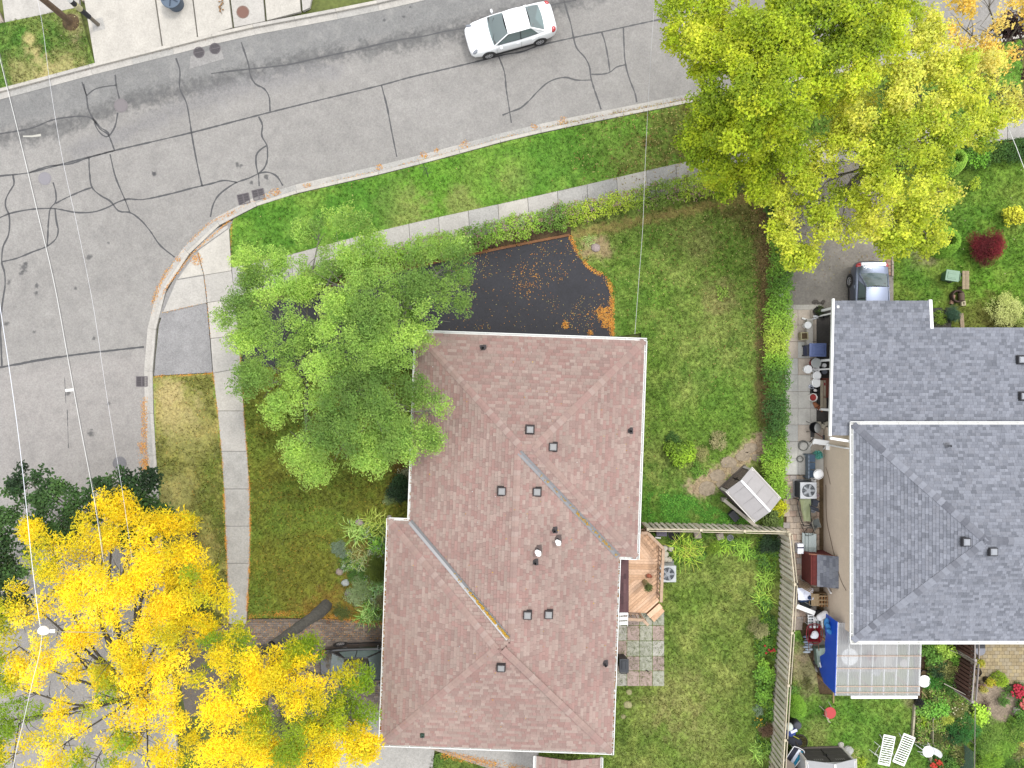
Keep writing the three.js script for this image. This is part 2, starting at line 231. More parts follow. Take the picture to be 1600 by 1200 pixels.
// grass blades on the lawns
const tuft = (() => { const pos = []; const r = rng(7); for (let i = 0; i < 6; i++) { const a = r() * 6.28, x = (r() - .5) * .1, z = (r() - .5) * .1, h = .03 + r() * .035, l = (r() - .3) * .05, w = .007 + r() * .006; pos.push(x - Math.cos(a) * w, 0, z - Math.sin(a) * w, x + Math.cos(a) * w, 0, z + Math.sin(a) * w, x + Math.sin(a) * l, h, z - Math.cos(a) * l); } const g = new THREE.BufferGeometry(); g.setAttribute('position', new THREE.Float32BufferAttribute(pos, 3)); g.computeVertexNormals(); const n = g.attributes.normal; for (let i = 0; i < n.count; i++) { const v = v3(n.getX(i), Math.abs(n.getY(i)) + 1.2, n.getZ(i)).normalize(); n.setXYZ(i, v.x, v.y, v.z); } return g; })();
const bladeMat = new THREE.MeshStandardMaterial({ color: 0xffffff, roughness: .95, side: THREE.DoubleSide });
function scatterCopies(name, geo, m, items, label, category, parent) { // items: {p, s, ry, tilt, c}
  const im = new THREE.InstancedMesh(geo, m, items.length), o = new THREE.Object3D(); im.name = parent ? name : numbered(name);
  items.forEach((it, i) => { o.position.set(...it.p); o.rotation.set(it.rx ?? 0, it.ry ?? 0, it.rz ?? 0, 'YXZ'); if (Array.isArray(it.s)) o.scale.set(...it.s); else o.scale.setScalar(it.s ?? 1); o.updateMatrix(); im.setMatrixAt(i, o.matrix); im.setColorAt(i, new THREE.Color().setRGB(it.c[0], it.c[1], it.c[2])); });
  im.castShadow = im.receiveShadow = true; im.userData.kind = 'stuff'; if (!parent) tag(im, label, category); (parent ?? scene).add(im); return im;
}
{
  const spec = { verge: 240, back: 220, rear: 220, front: 240, corner: 210, east: 160, garden: 180, north: 170, strip: 170 };
  const where = { verge: 'along the street kerb', back: 'of the back yard beside the brown roof', rear: 'of the fenced rear yard', front: 'browned front lawn beside the concrete walk', corner: 'on the corner strip by the side street', east: "of the neighbour's front lawn", garden: "of the neighbour's rear garden", north: 'on the far side of the street', strip: 'at the bottom edge below the brown roof' };
  for (const k in Z) {
    const poly = Z[k], [a, b, c, d] = bounds(poly), items = [], n = Math.min(60000, Math.round((b - a) * (d - c) * spec[k]));
    for (let i = 0; i < n; i++) { const x = a + R() * (b - a), z = c + R() * (d - c); if (Math.abs(x) > 29 || Math.abs(z) > 22 || !inside(x, z, poly)) continue; const q = turf(k, x, z), bare = q[0] > q[1] * 1.02 && k !== 'front'; if (bare && R() < .75) continue; const m = .7 + .9 * R() * R() + .1; items.push({ p: [x, .12, z], ry: R() * 6.28, s: .7 + .8 * R(), c: [q[0] * m * (1 + .1 * R()), q[1] * m, q[2] * m] }); }
    scatterCopies('grass', tuft, bladeMat, items, `short mown grass ${where[k]}`, 'grass');
  }
}

// ------------------------------------------------------------------ the street
const RW = 64, RH = 48;
const smearTop = [[-60, 226], [0, 214], [60, 206], [140, 184], [200, 158], [290, 140], [380, 118], [460, 98], [560, 76], [640, 62], [730, 44], [860, 10], [960, -20]].map(([u, v]) => { const p = W(u, v); return [p.x, p.z]; });
const smear2 = [[120, 235], [200, 205], [300, 160], [420, 125], [520, 108]].map(([u, v]) => { const p = W(u, v); return [p.x, p.z]; });
const spots = [[37, 417, 5], [40, 412, 3], [33, 426, 3], [138, 401, 3.4], [118, 450, 2.2], [168, 379, 2], [58, 446, 3.5], [55, 458, 3], [14, 440, 3], [10, 505, 3], [53, 518, 2], [146, 528, 2], [240, 270, 2.5], [600, 31, 2], [640, 11, 2.2], [630, 25, 2], [370, 257, 3], [376, 258, 3], [240, 271, 2.6], [142, 675, 4], [168, 630, 2.5], [106, 615, 3], [415, 276, 3], [392, 284, 2.5]].map(([u, v, r]) => { const p = W(u, v); return [p.x, p.z, r / 30]; });
const roadTex = tex(1536, 0, (u, v, i, j) => {
  const x = (u - .5) * RW, z = (v - .5) * RH; if (z > 3 && x > -14 || z > -8 && x > 4) return [.2, .2, .2]; const n = fbm(x * .35, z * .35, 61, 4) - .5, m = fbm(x * 2.2, z * 2.2, 67, 4) - .5, s = hash2(i, j, 9) - .5, t = fbm(x * 9, z * 9, 71, 3) - .5;
  let c = A(187, 183, 178); const side = smooth(0, .8, z - (-1.05 - (x + 26.6) * .145)); c = mix3(c, A(199, 193, 188), side * .8);
  const dT = lineDist(x, z, smearTop), d2 = lineDist(x, z, smear2);
  const up = (x * .24 + z < -16.4) ? 1 : 0; // the older, darker lane on the far side
  const far = smooth(-12.7, -13.9, z + (x + 26) * .235 + m * .8); c = mix3(c, A(154, 154, 153), .8 * far);
  c = mix3(c, A(96, 97, 99), .72 * (1 - smooth(.05, .75, dT + m * 1.1 + t * .5)) * smooth(-.5, .2, n + .35));
  c = mix3(c, A(158, 156, 158), .5 * (1 - smooth(.1, .8, d2 + m)));
  c = mix3(c, A(150, 148, 146), clamp(m * 1.4) * .55); c = mix3(c, A(206, 203, 197), clamp(-m * 1.6) * .6);
  for (const [px, pz, r] of spots) { if (Math.abs(x - px) > 2 * r || Math.abs(z - pz) > 2 * r) continue; const d = Math.hypot(x - px, z - pz) / r; if (d < 2) c = mix3(c, A(96, 96, 98), .75 * (1 - smooth(.5, 1.5, d + t * 2))); }
  const k = 1 + n * .18 + s * .3 + t * .16; return [c[0] * k, c[1] * k, c[2] * k];
}, { h: 1152 });
const roadUV = worldUV;
const asphalt = mapMat(roadTex, { roughness: .93, bumpMap: fineBump, bumpScale: .006 });
{
  const poly = [...KERB_N.map(([u, v]) => [u, v]), ...KERB_S.map(([u, v]) => [u, v]), [-500, 1300]].map(([u, v]) => { const p = W(u, v); return [p.x, p.z]; });
  const road = struct('road', roadUV(join(prism(poly, -.05, 0))), asphalt, { keepUV: true });
  const tar = mat(A(88, 88, 90), { roughness: .55 });
  const seams = [
    [[-30, 279], [0, 275], [45, 270], [80, 261], [110, 253], [180, 235], [240, 221], [300, 207], [400, 181], [480, 161], [600, 132], [640, 121], [700, 107], [750, 95], [790, 85], [815, 81], [840, 72], [900, 58], [940, 50], [1000, 37], [1060, 24], [1140, 5]],
    [[45, 270], [75, 260], [110, 256], [140, 246], [180, 235]],
    [[-20, 212], [0, 209], [50, 200], [80, 188], [108, 183], [133, 182], [145, 186], [158, 200], [168, 206], [171, 212]],
    [[330, 115], [370, 110], [400, 107], [450, 101], [500, 90], [560, 77], [620, 63], [665, 56], [690, 50], [735, 42], [800, 22]], [[800, 22], [865, 7], [900, 0]],
    [[128, 128], [135, 150], [138, 170], [147, 188], [158, 203], [168, 209], [171, 214], [179, 235]], [[131, 131], [133, 143], [136, 150]], [[147, 188], [151, 200], [160, 211], [168, 214], [171, 212]],
    [[180, 117], [182, 135], [187, 156]], [[184, 176], [180, 197], [174, 208], [171, 212]], [[136, 149], [147, 140], [160, 136], [182, 133]],
    [[275, 91], [281, 110], [281, 138], [291, 160], [296, 185], [299, 206], [305, 240], [310, 265], [316, 291]],
    [[377, 66], [388, 100], [392, 120], [400, 132], [412, 138], [420, 150], [422, 174]],
    [[404, 182], [410, 195], [409, 212], [417, 227], [418, 240], [417, 253], [412, 264], [404, 271]], [[416, 228], [408, 233], [401, 241], [400, 255], [403, 271]],
    [[404, 271], [390, 278], [370, 285], [355, 294], [340, 307], [332, 323], [329, 339]], [[404, 271], [418, 269], [432, 275], [442, 290]], [[404, 271], [405, 291]],
    [[-20, 346], [0, 340], [14, 334], [50, 327], [85, 326], [120, 332], [147, 331], [166, 325], [186, 315], [200, 311], [220, 312], [270, 302], [300, 294], [330, 287], [350, 282], [370, 285]],
    [[139, 247], [140, 270], [144, 293], [158, 306], [172, 314], [186, 330], [203, 332], [219, 343], [234, 360], [250, 383], [273, 402]], [[124, 300], [134, 296], [144, 293]],
    [[172, 241], [180, 275], [190, 300], [197, 316], [203, 332]],
    [[20, 273], [22, 288], [17, 296], [9, 312], [9, 324], [14, 335], [15, 352], [13, 368], [5, 385], [3, 400], [3, 412], [7, 425], [8, 445], [5, 465], [3, 480], [1, 510], [3, 573]],
    [[83, 285], [87, 300], [87, 316], [79, 325], [76, 345], [74, 385]], [[124, 300], [108, 307], [96, 313], [87, 318]], [[86, 325], [88, 345], [91, 360], [88, 372], [75, 384], [50, 394], [25, 404], [3, 409]],
    [[-30, 577], [0, 574], [60, 562], [120, 554], [190, 546], [225, 542]],
    [[596, 133], [600, 148], [605, 168], [612, 205], [620, 245]], [[779, 88], [788, 112], [791, 140], [795, 165], [799, 192]],
    [[881, 0], [886, 18], [892, 38], [896, 58], [901, 75], [914, 90], [921, 104], [923, 120], [928, 138], [935, 158], [939, 171]],
    [[785, 180], [800, 174], [813, 169], [826, 158], [840, 143], [856, 129], [870, 123], [885, 121], [900, 125], [925, 125]],
    [[940, 50], [945, 65], [950, 90], [953, 112]], [[974, 43], [975, 70], [976, 90], [980, 112], [986, 130], [992, 145], [995, 160]], [[924, 116], [940, 116], [953, 113], [963, 105], [978, 101]],
  ];
  for (const s of seams) part('tar_seam', ribbon(resample(s.map(([u, v]) => { const p = W(u, v); return [p.x, p.z]; }), .18), s.length > 6 && s[0][1] === 574 ? .1 : .074, .004, .8), tar, road);
  part('tar_seam', ribbon(resample([[0, 574], [120, 554], [225, 542]].map(([u, v]) => { const p = W(u, v); return [p.x, p.z]; }), .2), .08, .008, .8), tar, road);
  part('paint_mark', ribbon([[102, 610], [115, 609]].map(([u, v]) => { const p = W(u, v); return [p.x, p.z]; }), .12, .0045, .2), plain(240, 240, 236), road);
  part('paint_mark', ribbon([[36, 213], [50, 213], [64, 211]].map(([u, v]) => { const p = W(u, v); return [p.x, p.z]; }), .1, .0045, .9), plain(206, 203, 192), road);
  for (const s of [[[101, 590], [103, 630]], [[105, 640], [107, 700]]]) part('crack', ribbon(resample(s.map(([u, v]) => { const p = W(u, v); return [p.x, p.z]; }), .15), .03, .004, 1.2), tar, road);
}

// ------------------------------------------------------------------ concrete: kerbs, gutters, slabs
const concTex = [grainy(A(228, 222, 211, 1.12), .16, .14, 4, 512, 11), grainy(A(218, 213, 205, 1.12), .18, .14, 4, 512, 12), grainy(A(206, 203, 197, 1.1), .22, .16, 4, 512, 13), grainy(A(184, 181, 178), .24, .18, 4, 512, 14), grainy(A(206, 190, 174), .22, .2, 4, 512, 15, .2)];
const conc = concTex.map(t => mapMat(t, { roughness: .92, bumpMap: fineBump, bumpScale: .004 }));
function kerbRun(line, sideOut, name) {
  const back = resample(line.map(([u, v]) => { const p = W(u, v, .12); return [p.x, p.z]; }), 2.2), g = thing(name, null, null); g.userData.kind = 'structure';
  const face = offset(back, sideOut * .17), lip = offset(back, sideOut * .5);
  for (let i = 0; i + 1 < back.length; i++) {
    const t = .004 / 2.2, q = (a, k) => [a[i][0] + (a[i + 1][0] - a[i][0]) * k, a[i][1] + (a[i + 1][1] - a[i][1]) * k];
    if (Math.abs(back[i][0]) > 32 || Math.abs(back[i][1]) > 26) continue;
    part('kerb_stone', prism([q(back, t), q(back, 1 - t), q(face, 1 - t), q(face, t)], -.04, .145, .012), pick([conc[0], conc[0], conc[1]]), g, { ox: R() * 9, oy: R() * 9 });
    part('gutter_slab', prism([q(face, t), q(face, 1 - t), q(lip, 1 - t), q(lip, t)], -.04, .016), pick([conc[1], conc[2], conc[1]]), g, { ox: R() * 9, oy: R() * 9 });
  }
  return { back, face, lip };
}
const kerbS = kerbRun(KERB_S, 1, 'kerb'), kerbN = kerbRun(KERB_N, 1, 'kerb');
function slabRun(name, left, right, mats, o = {}) {
  const g = thing(name, null, null); g.userData.kind = 'structure'; const gap = o.gap ?? .012;
  for (let i = 0; i + 1 < left.length; i++) {
    const P = [left[i], left[i + 1], right[i + 1], right[i]], cx = P.reduce((s, p) => s + p[0], 0) / 4, cz = P.reduce((s, p) => s + p[1], 0) / 4;
    if (Math.abs(cx) > 30 || Math.abs(cz) > 24) continue;
    const Q = P.map(([x, z]) => { const d = Math.hypot(x - cx, z - cz); return [cx + (x - cx) * (1 - gap / d), cz + (z - cz) * (1 - gap / d)]; });
    part('slab', prism(Q, -.03, .135 + R() * .006, .006), typeof mats === 'function' ? mats(i) : pick(mats), g, { ox: R() * 9, oy: R() * 9 });
  }
  return g;
}
slabRun('sidewalk', xz(NS_L), xz(NS_R), i => i < 6 ? conc[i % 2] : conc[2]);
{ const a = resample(xz(WALK_N), 1.6), b = resample(xz(WALK_S), 1.6), n = Math.min(a.length, b.length); slabRun('sidewalk', a.slice(0, n), b.slice(0, n), [conc[0], conc[1], conc[1], conc[2]]); }
struct('corner_base', prism(xz([[364, 344], [335, 359], [306, 388], [280, 422], [260, 457], [248, 497], [322, 478], [318, 430], [309, 393], [358, 359]]), -.03, .112), conc[3]);
{ // concrete ramp pieces at the corner and the asphalt patch below them
  const g = thing('corner_ramp', null, null); g.userData.kind = 'structure';
  part('slab', prism(xz([[336, 362], [356, 352], [357, 356], [308, 391], [306, 390]]), -.03, .128), conc[1], g);
  part('slab', prism(xz([[302, 402], [308, 396], [318, 429], [278, 436]]), -.03, .134, .006), conc[0], g);
  part('slab', prism(xz([[276, 438], [318, 431], [323, 473], [255, 488]]), -.03, .137, .006), conc[1], g);
}
struct('apron', prism(xz([[254, 490], [323, 475], [332, 582], [241, 587], [243, 560], [248, 510]]), -.03, .126), mapMat(grainy(A(186, 184, 184), .3, .16, 3, 512, 21)));
// the far side of the street
{
  const g = thing('far_pavement', null, null); g.userData.kind = 'structure'; const S2 = (pts, m) => part('slab', prism(xz(pts), -.03, .13 + R() * .008, .006), m, g, { ox: R() * 9, oy: R() * 9 });
  S2([[-90, 40], [-2, 18], [6, 35], [-80, 60]], conc[4]); S2([[0, -30], [120, -60], [124, 11], [8, 35]], conc[1]); S2([[125, -40], [232, -70], [253, 76], [149, 101]], conc[0]); S2([[125, -60], [140, -62], [148, -2], [128, 2]], conc[4]);
  S2([[234, -70], [290, -84], [308, 61], [255, 75]], conc[0]); S2([[292, -84], [346, -96], [363, 43], [310, 60]], conc[0]); S2([[349, -96], [402, -108], [414, 33], [366, 43]], conc[1]); S2([[405, -108], [458, -118], [470, 18], [417, 32]], conc[0]); S2([[461, -118], [514, -130], [484, 12], [473, 17]], conc[1]);
}
// drives and paths around the houses
const blackTop = mapMat(grainy(A(58, 58, 66), .3, .2, 5, 512, 31), { roughness: .8, bumpMap: fineBump, bumpScale: .006 });
struct('driveway', prism(xz([[374, 486], [490, 455], [600, 429], [720, 402], [892, 369], [907, 405], [947, 432], [957, 470], [956, 540], [700, 580], [600, 577], [380, 573]]), -.03, .126), blackTop);
const greyDrive = mapMat(grainy(A(186, 178, 168), .24, .22, 5, 512, 33, .15), { bumpMap: fineBump, bumpScale: .005 });
struct('driveway', prism(xz([[1229, 263], [1396, 244], [1396, 620], [1292, 620], [1292, 481], [1229, 481]]), -.03, .124), greyDrive);
struct('path', prism(xz([[520, 1090], [600, 1090], [680, 1160], [668, 1280], [520, 1280]]), -.03, .125), conc[2]);
struct('path', prism(xz([[660, 1150], [842, 1150], [842, 1280], [800, 1204], [690, 1174]]), -.03, .122), conc[2]);
part('kerb_stone', prism(xz([[655, 1164], [672, 1166], [800, 1205], [792, 1210]]), -.02, .15, .01), conc[4], struct('edging_base', prism(xz([[655, 1163], [673, 1165], [801, 1205], [792, 1211]]), -.03, .118), conc[3]));
{ // brick drive beside the black car
  const base = struct('driveway', prism(xz([[268, 978], [386, 976], [388, 968], [500, 967], [606, 974], [606, 1120], [290, 1120]]), -.03, .1), mapMat(grainy(A(140, 130, 122), .3, .2, 3, 256, 35)));
  const gs = [], [a, b, c, d] = bounds(xz([[394, 968], [606, 974], [606, 1110], [380, 1110]])); let row = 0;
  for (let z = c + .2; z < d; z += .112, row++) for (let x = a + (row % 2) * .11; x < b; x += .222) gs.push(B(.212, .03, .102, x, .115 + R() * .006, z));
  const cs = [A(166, 150, 138), A(150, 138, 130), A(178, 162, 148), A(142, 128, 120)], g = join(gs); const n = g.attributes.position.count / 36 | 0, ca = new Float32Array(g.attributes.position.count * 3); for (let i = 0; i < n; i++) { const q = pick(cs), m = .9 + .2 * R(); for (let k = 0; k < 36; k++) { const j = (i * 36 + k) * 3; ca[j] = q[0] * m; ca[j + 1] = q[1] * m; ca[j + 2] = q[2] * m; } }
  g.setAttribute('color', new THREE.BufferAttribute(ca, 3)); part('paving_brick', g, mat(null, { vertexColors: true }), base, { kind: 'stuff', raw: true });
}
const paleWalk = [A(226, 222, 212, 1.35), A(220, 218, 210, 1.3), A(222, 208, 192, 1.3)].map((c, i) => mapMat(grainy(c, .14, .12, 2, 128, 44 + i)));
{ // pale slabs and small pavers of the neighbour's side walk
  const g = thing('side_walk', null, null); g.userData.kind = 'structure'; const P = (u0, v0, u1, v1, m, k) => part(k, prism(xz([[u0, v0], [u1, v0], [u1, v1], [u0, v1]]), -.02, .13 + R() * .012, .005), m, g, { ox: R() * 9, oy: R() * 9 });
  for (let v = 482, i = 0; v < 742; v += 26, i++) for (let k = 0; k < 3; k++) { const u0 = 1227 + k * 20, w = 19.6; P(u0, v, u0 + w, v + 25.6, v < 530 ? paleWalk[2] : pick(paleWalk), 'slab'); }
  const pv = [A(206, 186, 164, 1.3), A(196, 178, 158, 1.3), A(212, 194, 174, 1.3), A(190, 180, 172, 1.3), A(202, 176, 156, 1.3)].map((c, i) => mapMat(grainy(c, .2, .2, 2, 128, 40 + i)));
  for (let v = 743, i = 0; v < 964; v += 9.2, i++) for (let u = 1224 + (i % 2) * 5; u < 1278 - Math.max(0, v - 900) * .12; u += 10.4) { if (u < 1234 && v > 900) continue; P(u, v, Math.min(u + 10, 1280), v + 8.8, pick(pv), 'paver'); }
  part('slab', prism(xz([[1226, 476], [1283, 476], [1283, 484], [1226, 484]]), -.02, .16, .01), conc[0], g); part('slab', prism(xz([[1236, 967], [1254, 967], [1253, 984], [1236, 984]]), -.02, .16, .01), conc[4], g);
}
{ // two-tone patio squares behind the brown house
  const g = thing('patio', null, null); g.userData.kind = 'structure'; const pk = [A(206, 182, 172), A(198, 176, 168)].map((c, i) => mapMat(grainy(c.map(x => x * 1.2), .06, .06, 2, 128))), gr = [A(204, 202, 184), A(196, 196, 178), A(214, 210, 198)].map((c, i) => mapMat(grainy(c.map(x => x * 1.2), .06, .06, 2, 128)));
  const us = [960, 979.5, 999.5, 1019.5, 1038], vs = [953, 977, 1001, 1025, 1048, 1072], map = ['GPGG', 'GPGP', 'PGGG', 'PPGP', 'GPPG'];
  map.forEach((row, j) => [...row].forEach((k, i) => part('slab', prism(xz([[us[i] + .4, vs[j] + .4], [us[i + 1] - .4, vs[j] + .4], [us[i + 1] - .4, vs[j + 1] - .4], [us[i] + .4, vs[j + 1] - .4]]), -.02, .135 + R() * .01, .006), pick(k === 'P' ? pk : gr), g, { ox: R() * 5, oy: R() * 5 })));
}
{ // brick patio past the brown fence
  const base = struct('patio', prism(xz([[1528, 985], [1760, 985], [1760, 1072], [1526, 1072]]), -.02, .1), mat(A(140, 124, 96)));
  const [a, b, c, d] = bounds(xz([[1528, 1000], [1680, 1000], [1680, 1071], [1528, 1071]])), gs = [[], [], []]; let r = 0; for (let z = c; z < d - .1; z += .19, r++) for (let x = a + (r % 2) * .12; x < b; x += .25) gs[Math.floor(R() * 3)].push(B(.238, .05, .178, x + .12, .11 + R() * .008, z + .09));
  gs.forEach((q, i) => part('paving_brick', q, mapMat(grainy([A(214, 194, 150), A(200, 180, 140), A(206, 190, 158)][i], .16, .2, 2, 128, 60 + i)), base, { kind: 'stuff' }));
}
// ------------------------------------------------------------------ roofs
function planeAxes(poly, eave) { // poly: Vector3s; eave: unit horizontal direction along the eave
  const n = poly[1].clone().sub(poly[0]).cross(poly[2].clone().sub(poly[0])).normalize(); if (n.y < 0) n.negate();
  const up = n.clone().cross(eave).normalize(); if (up.y < 0) up.negate(); return { n, up };
}
function shingles(poly, eave, tones, o = {}) {
  const { n, up } = planeAxes(poly, eave), O = poly[0], q = poly.map(p => { const d = p.clone().sub(O); return [d.dot(eave), d.dot(up)]; });
  const ex = o.exposure ?? .145, b0 = Math.min(...q.map(p => p[1])), b1 = Math.max(...q.map(p => p[1])), pos = [], colr = [], uvs = [];
  const put = (a, b, h) => O.clone().addScaledVector(eave, a).addScaledVector(up, b).addScaledVector(n, h);
  const quad = (A1, B1, C1, D1, c) => { for (const p of [A1, B1, C1, A1, C1, D1]) { pos.push(p.x, p.y, p.z); colr.push(...c); const d = p.clone().sub(O); uvs.push(d.dot(eave), d.dot(up)); } };
  let row = 0; for (let b = b0; b < b1 - .02; b += ex, row++) {
    const m = b + ex * .5, xs = []; for (let i = 0; i < q.length; i++) { const [a, c] = q[i], [d, e] = q[(i + 1) % q.length]; if ((c > m) !== (e > m)) xs.push(a + (m - c) * (d - a) / (e - c)); }
    if (xs.length < 2) continue; const s0 = Math.min(...xs), s1 = Math.max(...xs); let a = s0 - R() * .3;
    while (a < s1 - .01) {
      const w = o.width(), a0 = Math.max(a, s0) + .003, a1 = Math.min(a + w, s1) - .003; a += w; if (a1 - a0 < .015) continue;
      const c = tones(put((a0 + a1) / 2, m, 0)), low = (o.lift ?? .014) + R() * (o.rough ?? .005), sk = (R() - .5) * .008;
      const P0 = put(a0, b - .004 + sk, low), P1 = put(a1, b - .004 + sk, low), P2 = put(a1, b + ex + .01, .003), P3 = put(a0, b + ex + .01, .003), q0 = put(a0, b - .004 + sk, 0), q1 = put(a1, b - .004 + sk, 0);
      const flip = up.clone().cross(eave).dot(n) > 0; const Q = flip ? (A1, B1, C1, D1) => quad(A1, D1, C1, B1, c) : (A1, B1, C1, D1) => quad(A1, B1, C1, D1, c);
      Q(P0, P1, P2, P3); Q(q0, q1, P1, P0); Q(P1, q1, put(a1, b + ex, 0), P2); Q(q0, P0, P3, put(a0, b + ex, 0));
    }
  }
  const g = new THREE.BufferGeometry(); g.setAttribute('position', new THREE.Float32BufferAttribute(pos, 3)); g.setAttribute('color', new THREE.Float32BufferAttribute(colr, 3)); g.setAttribute('uv', new THREE.Float32BufferAttribute(uvs, 2)); g.computeVertexNormals(); return g;
}
const gritTex = tex(256, .6, (u, v, i, j) => { const k = .55 + .45 * (.5 * hash2(i, j, 4) + .5 * fbm(u * 32, v * 32, 8, 3, 32)); return [k, k, k]; });
const shingleMat = new THREE.MeshStandardMaterial({ map: gritTex, vertexColors: true, roughness: .95, bumpMap: fineBump, bumpScale: .003, side: THREE.DoubleSide });
function capGeo(len, half, drop) { // one folded cap lying along +x, its sides falling away by drop per metre
  const h = v => -v * drop, th = .012, P = []; const rows = [[0, th + .008], [len, th * .4]];
  const pt = (x, z, e) => v3(x, h(Math.abs(z)) + e + (x === 0 ? .008 : 0), z);
  const quad = (a, b, c, d) => { for (const p of [a, b, c, a, c, d]) P.push(p.x, p.y, p.z); };
  for (const s of [1, -1]) { const a = pt(0, 0, th), b = pt(len, 0, th), c = pt(len, s * half, th), d = pt(0, s * half, th), c0 = pt(len, s * half, -.004), d0 = pt(0, s * half, -.004), a0 = pt(0, 0, -.004); if (s > 0) { quad(a, d, c, b); quad(d, d0, c0, c); quad(a, a0, d0, d); } else { quad(a, b, c, d); quad(d, c, c0, d0); quad(a, d, d0, a0); } }
  const g = new THREE.BufferGeometry(); g.setAttribute('position', new THREE.Float32BufferAttribute(P, 3)); g.computeVertexNormals(); return metreUV(g);
}
function caps(p0, p1, drop, mats, parent, o = {}) { // overlapping caps from p0 up to p1
  const d = p1.clone().sub(p0), len = d.length(); d.normalize(); const step = o.step ?? .2, geo = o.geo ?? (o.geo = capGeo(o.len ?? .29, o.half ?? .15, drop)), side = v3(0, 1, 0).cross(d).normalize().negate(), up = side.clone().cross(d).normalize(); if (up.y < 0) { up.negate(); }
  const z = d.clone().cross(up).normalize(), M = new THREE.Matrix4().makeBasis(d, up, z);
  for (let s = 0; s < len - .1; s += step) { const m = new THREE.Mesh(geo, pick(mats)); m.name = 'ridge_shingle'; m.castShadow = m.receiveShadow = true; m.quaternion.setFromRotationMatrix(M); m.position.copy(p0).addScaledVector(d, s).addScaledVector(up, .02); parent.add(m); }
}
const whiteTrim = mat([.62, .62, .61], { roughness: .45 });
const gutterMat = mat([.58, .58, .56], { roughness: .4 });
// an open gutter along an eave: trough with back, floor, lip, end caps and hangers
function gutter(a, b, out, parent, o = {}) {
  const dir = b.clone().sub(a).normalize(), w = o.w ?? .12, h = .1, gs = [], P = (s, k, y) => a.clone().addScaledVector(dir, s).addScaledVector(out, k).add(v3(0, y, 0)), len = a.distanceTo(b);
  const strip = (k0, y0, k1, y1, t) => { const c0 = P(0, k0, y0), c1 = P(len, k0, y0), c2 = P(len, k1, y1), c3 = P(0, k1, y1); gs.push(plate([c0, c1, c2, c3], t)); };
  strip(.012, -.09, w, -.09, .008); gs.push(beam(P(0, .006, -.03), P(len, .006, -.03), .012, h + .02)); gs.push(beam(P(0, w, -.04), P(len, w, -.04), .014, h)); gs.push(beam(P(0, w + .004, .012), P(len, w + .004, .012), .03, .014));
  for (const s of [.004, len - .004]) gs.push(beam(P(s, 0, -.04), P(s, w, -.04), .008, h));
  for (let s = .5; s < len; s += .95) gs.push(beam(P(s, 0, .008), P(s, w, .008), .025, .012));
  part('gutter', gs, o.mat ?? gutterMat, parent);
  if (o.debris) { const gd = []; for (let i = 0; i < len * o.debris; i++) { const p = P(R() * len, .02 + R() * (w - .03), -.075 + R() * .05); gd.push(B(.03 + R() * .03, .012, .02 + R() * .02, p.x, p.y, p.z, R() * 3, R() - .5)); } if (gd.length) part('gutter_litter', gd, plain(...(o.litter ?? [222, 150, 48])), parent, { kind: 'stuff' }); }
}
function boxVent(parent, p, turn, n, m1, m2, o = {}) { // square metal roof vent standing on a slope
  const g = new THREE.Group(); g.name = 'roof_vent'; g.position.copy(p); g.rotation.y = turn; parent.add(g); if (o.label) g.userData.label = o.label;
  part('flashing', RB(.42, .012, .46, .004, 0, .03, 0, 0, n), m2, g); part('vent_body', RB(.37, .16, .37, .012, 0, .1, 0, 0, n), m2, g); part('vent_cap', [RB(.29, .03, .29, .012, 0, .185, 0, 0, n), RB(.22, .02, .22, .008, 0, .205, 0, 0, n)], m1, g); return g;
}
function stack(parent, p, r, m, o = {}) { // plumbing stack in its collar
  const g = new THREE.Group(); g.name = 'vent_pipe'; g.position.copy(p); parent.add(g);
  part('collar', [L([[0, .0], [r * 2.6, 0], [r * 2.2, .03], [r * 1.25, .1], [r * 1.05, .12], [0, .12]], 0, .01, 0, 18), RB(r * 5.5, .012, r * 5.5, .004, 0, .02, 0, .05)], o.collar ?? m, g);
  part('pipe', new THREE.LatheGeometry([[r * .72, .05], [r * .72, .36], [r, .36], [r, 0]].map(([a, b]) => new THREE.Vector2(a, b)), 18), m, g);
  if (o.cap) part('pipe_cap', o.cap, o.capMat, g); return g;
}

